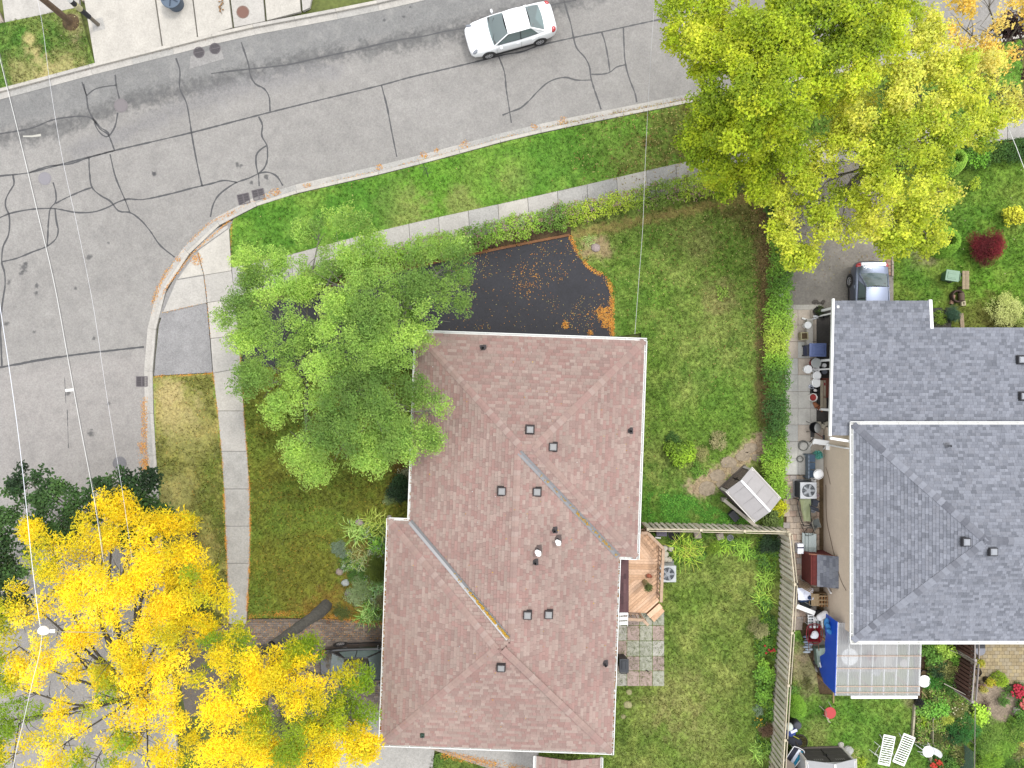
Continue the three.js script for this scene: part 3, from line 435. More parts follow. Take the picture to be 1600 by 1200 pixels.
// ------------------------------------------------------------------ the brown-roofed house in the middle
const brick = mapMat(grainy(A(150, 108, 92), .3, .2, 2, 256, 71), { bumpMap: fineBump, bumpScale: .006 });
{
  const HE = 3.55, SL = .3, k = Math.PI * 2.05 / 180, O = W(651.5, 520, HE), ex = v3(Math.cos(k), 0, Math.sin(k)), ez = v3(-Math.sin(k), 0, Math.cos(k));
  const Pt = (x, z, h = 0) => O.clone().addScaledVector(ex, x).addScaledVector(ez, z).add(v3(0, h, 0));
  const house = thing('house', 'bungalow with the staggered brown hip roof filling the middle of the photo', 'house');
  const N = 10.7, D = 10.17, WS = -1.0, ES = 9.85, Z0 = 8.87, Z1 = 19.4;
  const facets = [
    [[[0, 0], [N, 0], [5.615, 5.085], [5.085, 5.085]], ex, 'n'], [[[N, 0], [N, D], [5.615, 5.085]], ez, 'e'],
    [[[N, D], [ES, D], [4.925, 5.245], [5.085, 5.085], [5.615, 5.085]], ex, 's'], [[[0, 0], [5.085, 5.085], [4.925, 5.245], [4.925, 13.795], [0, Z0]], ez, 'w'],
    [[[WS, Z0], [0, Z0], [4.925, 13.795], [4.585, 14.135], [4.265, 14.135]], ex, 'n2'], [[[ES, D], [ES, Z1], [4.585, 14.135], [4.925, 13.795], [4.925, 5.245]], ez, 'e2'],
    [[[WS, Z0], [4.265, 14.135], [WS, Z1]], ez, 'w2'], [[[WS, Z1], [4.265, 14.135], [4.585, 14.135], [ES, Z1]], ex, 's2']];
  const hgt = { n: p => p[1], e: p => N - p[0], s: p => D - p[1], w: p => p[0], n2: p => p[1] - Z0, e2: p => ES - p[0], w2: p => p[0] - WS, s2: p => Z1 - p[1] };
  const pal = [A(187, 161, 152), A(182, 156, 147), A(191, 168, 158), A(185, 152, 144), A(184, 163, 153), A(176, 149, 141), A(193, 172, 162), A(183, 149, 141)];
  const tone = p => { const c = pick(pal), m = .93 + .14 * R() + .2 * (fbm(p.x * .6, p.z * .6, 19, 3) - .5); return [c[0] * m * 1.46, c[1] * m * 1.42, c[2] * m * 1.4]; };
  const roof = part('roof', facets.map(([q, , id]) => plate(q.map(p => Pt(p[0], p[1], SL * hgt[id](p))), .06)), plain(120, 92, 86), house);
  for (const [q, e, id] of facets) part('shingle_field', shingles(q.map(p => Pt(p[0], p[1], SL * hgt[id](p))), e, tone, { width: () => .16 + R() * R() * .4, exposure: .152, rough: .006, lift: .027 }), shingleMat, roof, { raw: true, kind: 'stuff' });
  const capM = [A(186, 160, 150), A(192, 166, 156), A(180, 154, 146), A(196, 174, 165), A(187, 155, 147)].map(c => new THREE.MeshStandardMaterial({ map: gritTex, color: col([c[0] * 1.44, c[1] * 1.4, c[2] * 1.38]), roughness: .95 })), o = { half: .16, step: .23, len: .3 };
  const hip = SL * .707; for (const [a, b] of [[[0, 0, 0], [5.085, 5.085]], [[N, 0, 0], [5.615, 5.085]], [[N, D, 0], [5.615, 5.085]], [[WS, Z0, 0], [4.265, 14.135]], [[WS, Z1, 0], [4.265, 14.135]], [[ES, Z1, 0], [4.585, 14.135]]]) { const h = b[0] < 5 ? (b[0] - WS) * SL : 5.085 * SL; caps(Pt(a[0], a[1], 0), Pt(b[0], b[1], h), hip, capM, roof, o); }
  o.geo = null; caps(Pt(4.925, 13.7, 4.925 * SL), Pt(4.925, 5.3, 4.925 * SL), SL, capM, roof, { ...o, geo: undefined }); caps(Pt(5.085, 5.085, 5.085 * SL), Pt(5.615, 5.085, 5.085 * SL), SL, capM, roof, { half: .16, step: .23, len: .3 });
  // open metal valleys with caught leaves
  const tin = mat(A(176, 176, 178), { roughness: .4, metalness: .6 });
  for (const [a, b, f] of [[[0, Z0], [4.8, Z0 + 4.8], 1], [[ES, D], [5.0, 5.3], 2]]) {
    const p = Pt(a[0], a[1], .03), q = Pt(b[0], b[1], 4.85 * SL + .03), d = q.clone().sub(p), s = v3(-d.z, 0, d.x).normalize(), w = .125, up = .3 * .707 * w;
    part('valley_flashing', [plate([p, q, q.clone().addScaledVector(s, w).add(v3(0, up + .018, 0)), p.clone().addScaledVector(s, w).add(v3(0, up + .018, 0))], .004), plate([p, q, q.clone().addScaledVector(s, -w).add(v3(0, up + .018, 0)), p.clone().addScaledVector(s, -w).add(v3(0, up + .018, 0))], .004)], tin, roof);
    const lf = []; for (let i = 0; i < 420; i++) { const t = f === 1 ? .45 + .55 * Math.sqrt(R()) : .5 * R() + (R() < .3 ? .3 : 0); const bunch = vnoise(t * 22, f * 7, 3) > .42 ? 1 : .25; if (R() > bunch * (f === 2 ? .3 : .8)) continue; const c = p.clone().lerp(q, t).addScaledVector(s, (R() - .5) * .1).add(v3(0, .03 + R() * .02, 0)); lf.push(B(.05 + R() * .04, .006, .025, c.x, c.y, c.z, R() * 6, (R() - .5) * .6)); } part('valley_leaves', lf, plain(228, 178, 40), roof, { kind: 'stuff' });
  }
  const cm = mat(A(182, 182, 182), { roughness: .5 }), dk = plain(72, 64, 64), hAt = (x, z) => { const c = [[0, N, 0, D], [WS, ES, Z0, Z1]].map(([a, b, e, f]) => Math.min(x - a, b - x, z - e, f - z)); c.push(z > 5 && z < 14 ? Math.min(x, ES - x) : -1); return Math.max(...c) * SL; };
  const loc = (u, v) => { let h = 4.6, x, z; for (let i = 0; i < 4; i++) { const p = W(u, v, h).sub(O); p.y = 0; x = p.dot(ex); z = p.dot(ez); h = HE + hAt(x, z); } return Pt(x, z, hAt(x, z)); };
  for (const [u, v, t, n] of [[828, 671, 0, .29], [864, 698, -Math.PI / 2, .29], [784, 767, Math.PI / 2, -.0], [839, 768, -Math.PI / 2, 0], [824, 960, -Math.PI / 2, 0], [857, 959, -Math.PI / 2, 0], [783, 1042, 0, .25]]) boxVent(house, loc(u, v), k * 0 - .036 + (Math.abs(t) > 0 ? 0 : 0), n > .2 && t === 0 ? (v < 700 ? -.29 : .29) : 0, cm, dk);
  const pipeM = plain(58, 58, 62), wm = mat([.7, .7, .69], { roughness: .6 });
  for (const [u, v] of [[755, 544], [984, 673], [866, 828], [945, 1036], [836, 878]]) stack(house, loc(u, v), .055, pipeM, { collar: plain(86, 80, 82) });
  for (const [u, v, s] of [[871, 842, 1], [840, 858, 1.1]]) stack(house, loc(u, v), .07, pipeM, { collar: plain(120, 104, 100), cap: [0, 1, 2, 3, 4].map(i => S(.1 * s, .05 * Math.sin(i * 2.1), .36 + .05 * (i % 3), .06 * Math.cos(i * 1.7) + .08, 1, .8, 1, 9)), capMat: wm });
  { const p = loc(660, 1148); const g = new THREE.Group(); g.name = 'vent_pipe'; g.position.copy(p); house.add(g); part('collar', [RB(.2, .02, .26, .005, 0, .03, 0), RB(.12, .1, .16, .02, 0, .08, 0)], plain(60, 92, 74), g); part('pipe', C(.03, .03, .14, .02, .15, .03, 12), pipeM, g); }
  // gutters on every eave
  const G = (x0, z0, x1, z1, out, opt) => gutter(Pt(x0, z0, -.005), Pt(x1, z1, -.005), out, house, opt), xo = ex, zo = ez, xm = ex.clone().negate(), zm = ez.clone().negate();
  G(-.12, 0, N + .12, 0, zm); G(N, -.0, N, D + .12, xo); G(N, D, ES + .05, D, zo); G(ES, D + .12, ES, Z1 + .12, xo, { debris: 16, w: .1 }); G(WS - .1, Z1, ES, Z1, zo, { w: .09 }); G(WS, Z0 - .1, WS, Z1, xm, { debris: 30, w: .1 }); G(WS, Z0, 0, Z0, zm, { debris: 6 }); G(0, 0, 0, Z0 - .1, xm, { debris: 8 });
  // soffit and brick walls below
  const wallPts = [[.45, .45], [N - .45, .45], [N - .45, D - .45], [ES - .45, D - .45], [ES - .45, Z1 - .45], [WS + .45, Z1 - .45], [WS + .45, 16.7], [WS + 1.9, 16.7], [WS + 1.9, 12.6], [WS + .45, 12.6], [WS + .45, Z0 + .45], [.45, Z0 + .45]].map(p => { const q = Pt(...p); return [q.x, q.z]; });
  part('wall', prism(wallPts, 0, HE - .12), brick, house);
  part('soffit', prism([[0.01, .01], [N - .01, .01], [N - .01, D - .01], [ES - .01, D - .01], [ES - .01, Z1 - .01], [WS + .01, Z1 - .01], [WS + .01, Z0 + .01], [.01, Z0 + .01]].map(p => { const q = Pt(...p); return [q.x, q.z]; }), HE - .118, HE - .09), plain(214, 210, 204), house);
  { const q = Pt(WS + 1.88, 14.65); part('garage_door', B(.06, 2.3, 3.7, q.x, 1.27, q.z, -k), plain(222, 218, 210), house); }
  for (const [x, z, r, w] of [[3, .43, 0, 1.8], [7.6, .43, 0, 2.2], [N - .43, 4, 1, 1.6], [ES - .43, 15.4, 1, 1.8], [.43, 3.4, 1, 2]]) { const q = Pt(x, z), win = part('window', RB(w, 1.2, .05, .01, q.x, 1.9, q.z, (r ? Math.PI / 2 : 0) - k), whiteTrim, house); part('pane', B(w - .16, 1.04, .07, q.x, 1.9, q.z, (r ? Math.PI / 2 : 0) - k), gloss([.02, .025, .03], { roughness: .05 }), win); }
  // lower porch roof at the bottom edge
  const PH = 2.7, a = W(838, 1181, PH), b = W(938, 1184, PH), c = W(936, 1290, PH), d = W(835, 1288, PH), m0 = a.clone().add(b).multiplyScalar(.5).add(v3(0, .35, 0)), m1 = c.clone().add(d).multiplyScalar(.5).add(v3(0, .35, 0));
  const porch = part('porch_roof', [plate([a, m0, m1, d], .05), plate([m0, b, c, m1], .05)], plain(120, 92, 86), house), pe = d.clone().sub(a).setY(0).normalize();
  for (const q of [[a, m0, m1, d], [b, m0, m1, c]]) part('shingle_field', shingles(q, pe, tone, { width: () => .16 + R() * R() * .75, exposure: .152 }), shingleMat, porch, { raw: true, kind: 'stuff' });
  gutter(d, a, v3(-1, 0, 0), house); gutter(b, c, v3(1, 0, 0), house);
  part('porch_post', [RB(.12, 2.6, .12, .01, d.x + .2, 1.3, d.z - .2), RB(.12, 2.6, .12, .01, c.x - .2, 1.3, c.z - .2)], whiteTrim, house);
}

// ------------------------------------------------------------------ the grey-roofed house on the right, with its lower carport roof
{
  const house = thing('house', "neighbour's bungalow with the grey shingle hip roof and beige side wall on the right", 'house');
  const pal = [A(164, 168, 180), A(156, 160, 172), A(172, 176, 188), A(160, 163, 174), A(150, 154, 166), A(166, 170, 182), A(136, 140, 151), A(142, 146, 157)];
  const tone = p => { const dark = R() < .17, c = dark ? pal[6 + (R() * 2 | 0)] : pal[R() * 6 | 0], m = (.92 + .16 * R() + .1 * (fbm(p.x * .8, p.z * .8, 29, 3) - .5)) * 1.3; return [c[0] * m, c[1] * m, c[2] * m]; };
  const HE = 3.0, SL = .35, P = (u, v, h) => W(u, v, h), x0 = 16.31, z0 = 1.93, z1 = 12.28, x1 = 30, zm = (z0 + z1) / 2, xa = x0 + (z1 - z0) / 2, hr = SL * (z1 - z0) / 2, Q = (x, z, h) => v3(x, HE + h, z);
  const facets = [[[Q(x0, z0, 0), Q(xa, zm, hr), Q(x0, z1, 0)], v3(0, 0, 1)], [[Q(x0, z0, 0), Q(x1, z0, 0), Q(x1, zm, hr), Q(xa, zm, hr)], v3(1, 0, 0)], [[Q(x0, z1, 0), Q(x1, z1, 0), Q(x1, zm, hr), Q(xa, zm, hr)], v3(1, 0, 0)]];
  const roof = part('roof', facets.map(f => plate(f[0], .06)), plain(92, 94, 100), house), so = { width: () => .13 + R() * .17, exposure: .145, rough: .008, lift: .018 };
  for (const [q, e] of facets) part('shingle_field', shingles(q, e, tone, so), shingleMat, roof, { raw: true, kind: 'stuff' });
  const capM = [A(170, 174, 186), A(158, 161, 172), A(136, 139, 150), A(128, 131, 142), A(176, 180, 192), A(150, 153, 164)].map(c => new THREE.MeshStandardMaterial({ map: gritTex, color: col([c[0] * 1.28, c[1] * 1.28, c[2] * 1.28]), roughness: .95 }));
  const co = { half: .17, step: .26, len: .33 }; caps(Q(x0, z0, 0), Q(xa, zm, hr), SL * .707, capM, roof, co); caps(Q(x0, z1, 0), Q(xa, zm, hr), SL * .707, capM, roof, co); caps(Q(x1, zm, hr), Q(xa - .1, zm, hr), SL, capM, roof, { half: .17, step: .26, len: .33 });
  // carport roof, one gentle slope
  const lo = 2.3, hi = 2.86, A0 = P(1303, 470, lo), A1 = P(1452, 471, lo); const hz = z => lo + (hi - lo) * (z - A0.z) / (2.6 - A0.z), T = (x, z) => v3(x, hz(z), z), ze = P(1500, 512, 2.4).z, xw = A0.x - .0, xw2 = P(1298, 668, hi).x;
  const car = [T(xw, A0.z), T(A1.x, A0.z), T(A1.x, ze), T(x1, ze), T(x1, 2.45), T(xw2, 2.45)];
  const cr = part('carport_roof', plate(car, .05), plain(92, 94, 100), house);
  part('shingle_field', shingles([T(xw, A0.z), T(A1.x, A0.z), T(A1.x, ze), T(xw + (xw2 - xw) * (ze - A0.z) / (2.45 - A0.z), ze)], v3(1, 0, 0), tone, so), shingleMat, cr, { raw: true, kind: 'stuff' });
  part('shingle_field', shingles([T(xw + (xw2 - xw) * (ze - A0.z) / (2.45 - A0.z), ze), T(x1, ze), T(x1, 2.45), T(xw2, 2.45)], v3(1, 0, 0), tone, so), shingleMat, cr, { raw: true, kind: 'stuff' });
  part('fascia', [beam(T(xw - .03, A0.z - .1).add(v3(0, -.03, 0)), T(xw2 - .03, 2.5).add(v3(0, -.03, 0)), .1, .16), beam(T(A1.x + .06, A0.z - .05).add(v3(0, -.05, 0)), T(A1.x + .06, ze + .05).add(v3(0, -.05, 0)), .15, .14)], whiteTrim, house);
  part('fascia', [beam(v3(xw2 - .02, hi - .05, 2.6), v3(x0 + .1, hi - .05, 2.78), .12, .14)], gutterMat, house);
  gutter(Q(x0, z0, 0), Q(x0, z1, 0), v3(-1, 0, 0), house, { w: .13 }); gutter(Q(x0 - .13, z0, 0), Q(x1, z0, 0), v3(0, 0, -1), house, { w: .12 }); gutter(Q(x0 - .13, z1, 0), Q(x1, z1, 0), v3(0, 0, 1), house, { w: .14 });
  const stucco = mapMat(grainy(A(224, 206, 184, 1.75), .08, .06, 3, 256, 81), { bumpMap: fineBump, bumpScale: .004 });
  part('wall', prism([[16.2, z0 + .3], [x1, z0 + .3], [x1, z1 - .35], [16.2, z1 - .35]], 0, HE - .1), stucco, house);
  part('soffit', prism([[x0 + .01, z0 + .01], [x1, z0 + .01], [x1, z1 - .01], [x0 + .01, z1 - .01]], HE - .098, HE - .07), plain(214, 210, 204), house);
  // carport: closed back, posts, low kerb wall
  part('wall', prism([[P(1456, 512, 0).x + .2, ze + .4], [x1, ze + .4], [x1, 2.18], [P(1456, 512, 0).x + .2, 2.18]], 0, 2.25), brick, house); part('wall', prism([[16.4, 1.6], [20, 1.6], [20, 2.2], [16.4, 2.2]], 0, 2.5), brick, house);
  for (const z of [A0.z + .3, -1.2, 1.3]) part('post', RB(.12, 2.3, .12, .01, 15.9, 1.2, z), whiteTrim, house);
  part('low_wall', [RB(.32, .3, 1.9, .02, 15.35, .26, -2.4)], mapMat(concTex[0]), house); 
  part('carport_floor', B(7, .03, 6.1, 19.3, .13, -.9), mapMat(grainy(A(92, 88, 84), .3, .3, 3, 256, 83)), house);
  const cm = mat(A(196, 200, 208), { roughness: .35, metalness: .3 }), dk = plain(70, 70, 76);
  const hAt = (x, z) => HE + SL * Math.min(x - x0, z - z0, z1 - z); const loc = (u, v) => { let h = 4.4, p; for (let i = 0; i < 4; i++) { p = W(u, v, h); h = hAt(p.x, p.z); } return v3(p.x, h, p.z); };
  for (const [u, v] of [[1507, 846], [1549, 861]]) boxVent(house, loc(u, v), 0, .0, cm, dk);
  for (const [u, v] of [[1597, 562], [1597, 619]]) { const p = W(u, v, 2.7); boxVent(house, v3(p.x, hz(p.z), p.z), 0, 0, cm, dk); }
  stack(house, loc(1479, 696), .05, mat(A(150, 152, 160)), { collar: plain(140, 142, 150) });
  // downspouts down the side wall
  const dn = (a, b, c, d) => part('downspout', [TB([a, b, c], .045, 14, 8), rod(c, d, .045, 8), RB(.11, .09, .3, .02, d.x - .12, d.y + .04, d.z, Math.PI / 2)], whiteTrim, house);
  dn(v3(16.24, 2.9, 3.12), v3(16.2, 2.75, 3.1), v3(16.14, 2.6, 3.1), v3(16.14, .2, 3.1)); dn(v3(15.66, 2.25, -3.55), v3(15.75, 2.15, -3.5), v3(15.84, 2.0, -3.5), v3(15.84, .25, -3.5)); dn(v3(15.5, 2.4, -.75), v3(15.7, 2.3, -.75), v3(15.82, 2.2, -.75), v3(15.82, .25, -.75));
  part('wall_cable', [TB([v3(16.17, .4, 5.2), v3(16.17, .5, 7.0), v3(16.17, .9, 7.8), v3(16.17, 2.0, 9.6), v3(16.17, 2.6, 10.0)], .012, 24, 5), TB([v3(16.17, .9, 5.1), v3(16.17, .7, 4.7), v3(16.17, .4, 4.3)], .01, 12, 5)], plain(120, 96, 78), house);
  part('wall_pipe', [rod(v3(16.13, 1.0, 10.55), v3(16.13, .55, 10.25), .05, 10), C(.045, .045, .1, 16.13, 1.02, 10.57, 10)], whiteTrim, house);
}
// ------------------------------------------------------------------ leaves, crowns, trees
function leafCluster(n, spread, len, wid, seed, o = {}) { // a handful of folded leaves
  const r = rng(seed), pos = [], nor = [], up = o.up ?? .5;
  for (let i = 0; i < n; i++) {
    const c = v3((r() - .5) * 2, (r() - .5) * 1.4, (r() - .5) * 2).multiplyScalar(spread), nrm = v3((r() - .5) * 1.7, up + r() * .8, (r() - .5) * 1.7).normalize(), d = v3(r() - .5, (r() - .5) * .4 - (o.droop ?? .1), r() - .5); d.addScaledVector(nrm, -d.dot(nrm)).normalize();
    const s = d.clone().cross(nrm), l = len * (.7 + .6 * r()), w = wid * (.7 + .6 * r()), tip = c.clone().addScaledVector(d, l).addScaledVector(nrm, -l * .15), mid = c.clone().addScaledVector(d, l * .45), a = mid.clone().addScaledVector(s, w / 2).addScaledVector(nrm, w * .16), b = mid.clone().addScaledVector(s, -w / 2).addScaledVector(nrm, w * .16);
    for (const t of [[c, a, tip], [c, tip, b]]) { const m = t[1].clone().sub(t[0]).cross(t[2].clone().sub(t[0])).normalize(); if (m.dot(nrm) < 0) m.negate(); m.y += .3; m.normalize(); for (const p of t) { pos.push(p.x, p.y, p.z); nor.push(m.x, m.y, m.z); } }
  }
  const g = new THREE.BufferGeometry(); g.setAttribute('position', new THREE.Float32BufferAttribute(pos, 3)); g.setAttribute('normal', new THREE.Float32BufferAttribute(nor, 3)); return g;
}
const leafMat = new THREE.MeshPhysicalMaterial({ color: 0xffffff, roughness: .8, side: THREE.DoubleSide, transmission: .52, thickness: 0, ior: 1.3 });
const shrubMat = new THREE.MeshStandardMaterial({ color: 0xffffff, roughness: .8, side: THREE.DoubleSide });
const barkTex = grainy(A(140, 132, 118), .5, .4, .8, 256, 101, .1), barkMat = mapMat(barkTex, { roughness: 1, bumpMap: fineBump, bumpScale: .02 });
const LEAF = { frond: leafCluster(13, .17, .125, .04, 11, { droop: .2, up: .9 }), maple: leafCluster(13, .2, .105, .085, 12, { up: .9 }), fine: leafCluster(17, .18, .09, .04, 13, { up: .9 }), broad: leafCluster(8, .2, .16, .12, 14), hedge: leafCluster(9, .1, .07, .045, 15), tiny: leafCluster(12, .09, .045, .03, 16), needle: leafCluster(16, .1, .1, .014, 17), hedgeBig: leafCluster(7, .12, .11, .08, 18) };
// clumps: [u, v, h, r, weight?]; each is broken into sub-clumps over its upper surface
function crownItems(clumps, tone, o) {
  const items = [];
  clumps.forEach((cl, ci) => {
    const [u, v, h, r] = cl, c = W(u, v, h), base = cl[4] ?? 0, n = Math.round((o.sub ?? 9) * Math.max(.6, r * r / 1.6));
    for (let i = 0; i < n; i++) {
      const a = R() * 6.283, e = Math.asin(clamp(R() * 1.35 - .35, -1, 1)), q = r * (.55 + .45 * Math.sqrt(R())), sp = v3(c.x + Math.cos(a) * Math.cos(e) * q, h + Math.sin(e) * q * (o.flat ?? .6), c.z + Math.sin(a) * Math.cos(e) * q), sr = (o.clump ?? .5) * (.6 + .7 * R()), t0 = R(), sub = tone(sp, base, t0), m = Math.round((o.per ?? 16) * sr * sr / .2);
      for (let k = 0; k < m; k++) {
        const b = R() * 6.283, f = Math.acos(2 * R() - 1), w = sr * Math.cbrt(R()), p = [sp.x + Math.sin(f) * Math.cos(b) * w, sp.y + Math.cos(f) * w * .7, sp.z + Math.sin(f) * Math.sin(b) * w], g = .72 + .56 * R(); // leaf to leaf variation
        items.push({ p, ry: R() * 6.28, rx: (R() - .5) * .9, rz: (R() - .5) * .9, s: .7 + .6 * R(), c: [sub[0] * g * (.92 + .16 * R()), sub[1] * g, sub[2] * g] });
      }
    }
  });
  return items;
}
function tree(name, label, category, base, top, trunkR, clumps, leaf, tone, o = {}) {
  const t = thing(name, label, category, base, 0, o.group), loc = p => p.clone().sub(base), T0 = loc(top), bm = o.bark ?? barkMat;
  part('trunk', taper([v3(0, -.1, 0), v3(.03, .35, .02), T0.clone().multiplyScalar(.5).add(v3((R() - .5) * .25, 0, (R() - .5) * .25)), T0], trunkR * 1.25, trunkR * .7, 10, .2), bm, t);
  const hubs = [];
  for (const [u, v, h, r] of clumps) {
    const c = loc(W(u, v, h - r * .15)), near = hubs.filter(q => q.distanceTo(c) < c.distanceTo(T0) * .75 && q.distanceTo(T0) < c.distanceTo(T0)).sort((a, b) => a.distanceTo(c) - b.distanceTo(c))[0], from = near && R() < .6 ? near : T0.clone(), d = from.distanceTo(c);
    const mid = from.clone().lerp(c, .5).add(v3((R() - .5) * d * .2, d * .06 + .1, (R() - .5) * d * .2)), rad = clamp(trunkR * .38 * (.35 + d / 9), .025, trunkR * .45);
    part('limb', taper([from, mid, c], from === near ? rad * .55 : rad, .02, 6, .15), bm, t); hubs.push(c);
    const tw = []; for (let i = 0; i < 7; i++) { const a = R() * 6.28, e = R() * .8 - .1, s = mid.clone().lerp(c, .3 + .7 * R()), q = s.clone().add(v3(Math.cos(a) * r * .8, e * r * .5, Math.sin(a) * r * .8)); tw.push(taper([s, s.clone().lerp(q, .5).add(v3(0, .08, 0)), q], .022, .006, 4)); } part('twig', tw, bm, t, { kind: 'stuff' });
  }
  const items = crownItems(clumps, tone, o).map(it => ({ ...it, p: [it.p[0] - base.x, it.p[1] - base.y, it.p[2] - base.z] }));
  scatterCopies('crown', LEAF[leaf], o.mat ?? leafMat, items, null, null, t); return t;
}
const toneOf = (list, k = 1) => (p, b, t) => { const n = fbm(p.x * .5 + 3, p.z * .5 + 8, 133, 3), i = clamp((n - .5) * 1.5 + t * .5 + b * .5 + .12) * (list.length - 1.001), f = Math.floor(i), c = mix3(list[f], list[f + 1], i - f); return [c[0] * k, c[1] * k, c[2] * k]; };
const LK = 2.35; // leaves seen through one another lose light to the crown, so their own tone is higher than the eye-matched one
// big yellow-green maple over the street, top right
tree('maple_tree', 'large yellow-green street tree whose crown hangs over the road at the top right', 'tree', at(1142, 208, .1, .1), W(1188, 150, 4.6), .24,
  [[1085, 25, 7.5, 1.3], [1130, 55, 8, 1.5], [1072, 62, 6.6, .55], [1105, 85, 6.8, .9], [1180, 20, 8.5, 1.7], [1240, 45, 9, 1.6], [1195, 85, 8.6, 1.5], [1150, 130, 7.8, 1.35], [1125, 165, 7, 1.0], [1165, 185, 7.6, 1.4], [1105, 205, 6.2, .95], [1090, 228, 5.8, .6], [1215, 140, 8.8, 1.5], [1205, 215, 7, 1.3], [1150, 225, 6.4, 1.1], [1120, 245, 5.6, .8], [1265, 90, 8.5, 1.1], [1300, 30, 8.6, 1.6], [1345, 60, 8.3, 1.5], [1320, 100, 8, 1.1], [1380, 25, 8.4, 1.4], [1255, 10, 8.6, 1.2], [1290, 140, 6.6, 1.0], [1190, 265, 5.4, .9], [1140, 285, 4.6, .7], [1215, 180, 7.8, .9]],
  'maple', toneOf([A(140, 164, 26), A(176, 194, 34), A(200, 212, 46), A(214, 220, 62), A(224, 228, 90)], LK), { sub: 10, per: 26, clump: .52 });
tree('maple_tree', 'pale yellow tree spreading over the drive and sidewalk at the right', 'tree', at(1318, 300, .1, .1), W(1360, 262, 4.4), .2,
  [[1420, 45, 7.4, 1.3], [1460, 90, 7.4, 1.4], [1500, 130, 7.2, 1.3], [1540, 120, 6.8, 1.0], [1560, 170, 6.6, .8], [1440, 150, 7.6, 1.5], [1385, 130, 7.2, 1.1], [1485, 190, 7, 1.3], [1540, 205, 6.2, .7], [1430, 210, 7.4, 1.5], [1370, 190, 7, 1.2], [1320, 175, 6.2, .9], [1300, 215, 6, .8], [1345, 235, 6.8, 1.2], [1260, 245, 5.6, .9], [1230, 275, 5.2, .9], [1290, 285, 5.8, .9], [1400, 265, 7, 1.4], [1438, 255, 6.8, .9], [1435, 300, 6.4, 1.0], [1478, 302, 5.8, .4], [1375, 310, 6.4, 1.3], [1320, 320, 5.6, 1.0], [1265, 320, 5, .9], [1235, 360, 4.6, .8], [1250, 400, 4.2, .55], [1300, 355, 5.2, .75], [1345, 350, 5.6, .7], [1400, 345, 5.8, 1.0], [1424, 350, 5.4, .7], [1390, 385, 5, .55], [1455, 375, 5, .55], [1180, 290, 4.6, .65], [1220, 320, 4.6, .6]],
  'maple', toneOf([A(160, 178, 42), A(196, 208, 54), A(212, 218, 74), A(222, 222, 96), A(228, 216, 112)], LK), { sub: 8, per: 22, clump: .5 });
tree('maple_tree', 'orange-tinged yellow tree in the top right corner', 'tree', at(1545, 130, .1, .1), W(1560, 82, 4), .16, [[1545, 10, 6.6, 1.2], [1500, 40, 6.4, .9], [1540, 55, 6.2, .9], [1555, 95, 6, .6], [1600, -5, 6.4, 1.0]], 'maple', toneOf([A(190, 176, 60), A(226, 200, 84), A(236, 206, 90), A(238, 214, 120)], LK), { sub: 7, per: 13 });
tree('plum_tree', 'dark purple-leaved tree at the right edge near the top', 'tree', at(1600, 165, .1, .1), W(1625, 130, 3), .12, [[1590, 52, 4.6, .9], [1615, 80, 4.8, 1.0], [1602, 145, 4.6, 1.0], [1590, 172, 4.2, .55], [1575, 50, 4.2, .4]], 'broad', toneOf([A(52, 36, 36), A(78, 52, 52), A(112, 84, 80)], 1.7), { sub: 9, per: 14, clump: .36 });
// light green tree beside the black driveway
tree('locust_tree', 'light green tree standing between the black driveway and the brown roof', 'tree', at(505, 590, .1, .12), W(480, 590, 3.4), .2,
  [[540, 375, 5.4, 1.2], [500, 365, 4.8, .8], [575, 400, 5.2, .9], [410, 410, 5, 1.1], [385, 430, 4.6, .8], [450, 425, 5.4, 1.0], [480, 445, 5, .7], [385, 500, 5.4, 1.3], [430, 490, 5.8, 1.3], [475, 520, 5.0, 1.0], [400, 555, 5.6, 1.3], [420, 600, 5.4, 1.2], [450, 630, 5, .9], [470, 570, 5.6, 1.1], [545, 450, 6.6, 1.5], [590, 475, 6.9, 1.6], [640, 480, 6.6, 1.5], [545, 510, 6.8, 1.4], [600, 520, 6.8, 1.5], [560, 555, 6.6, 1.3], [690, 420, 5.8, 1.3], [705, 455, 5.6, .9], [675, 500, 5.4, 1.1], [640, 440, 6, 1.0], [605, 560, 6, .9], [520, 600, 6.2, 1.3], [560, 625, 6.6, 1.4], [505, 650, 6, 1.3], [475, 695, 5.4, 1.0], [490, 725, 4.8, .6], [540, 690, 6, 1.2], [590, 660, 6.5, 1.3], [618, 600, 5.8, .8], [610, 640, 6, .9], [680, 640, 5.4, 1.15], [600, 705, 5.8, 1.0], [632, 690, 6.2, 1.0], [666, 676, 5.8, .7], [575, 590, 6.6, 1.2]],
  'fine', toneOf([A(112, 144, 64), A(140, 172, 78), A(158, 190, 88), A(172, 202, 92), A(188, 216, 106)], LK * 1.12), { sub: 9.5, per: 24, clump: .5, flat: .7, bark: mapMat(grainy(A(150, 146, 136), .4, .3, .8, 128, 103)) });
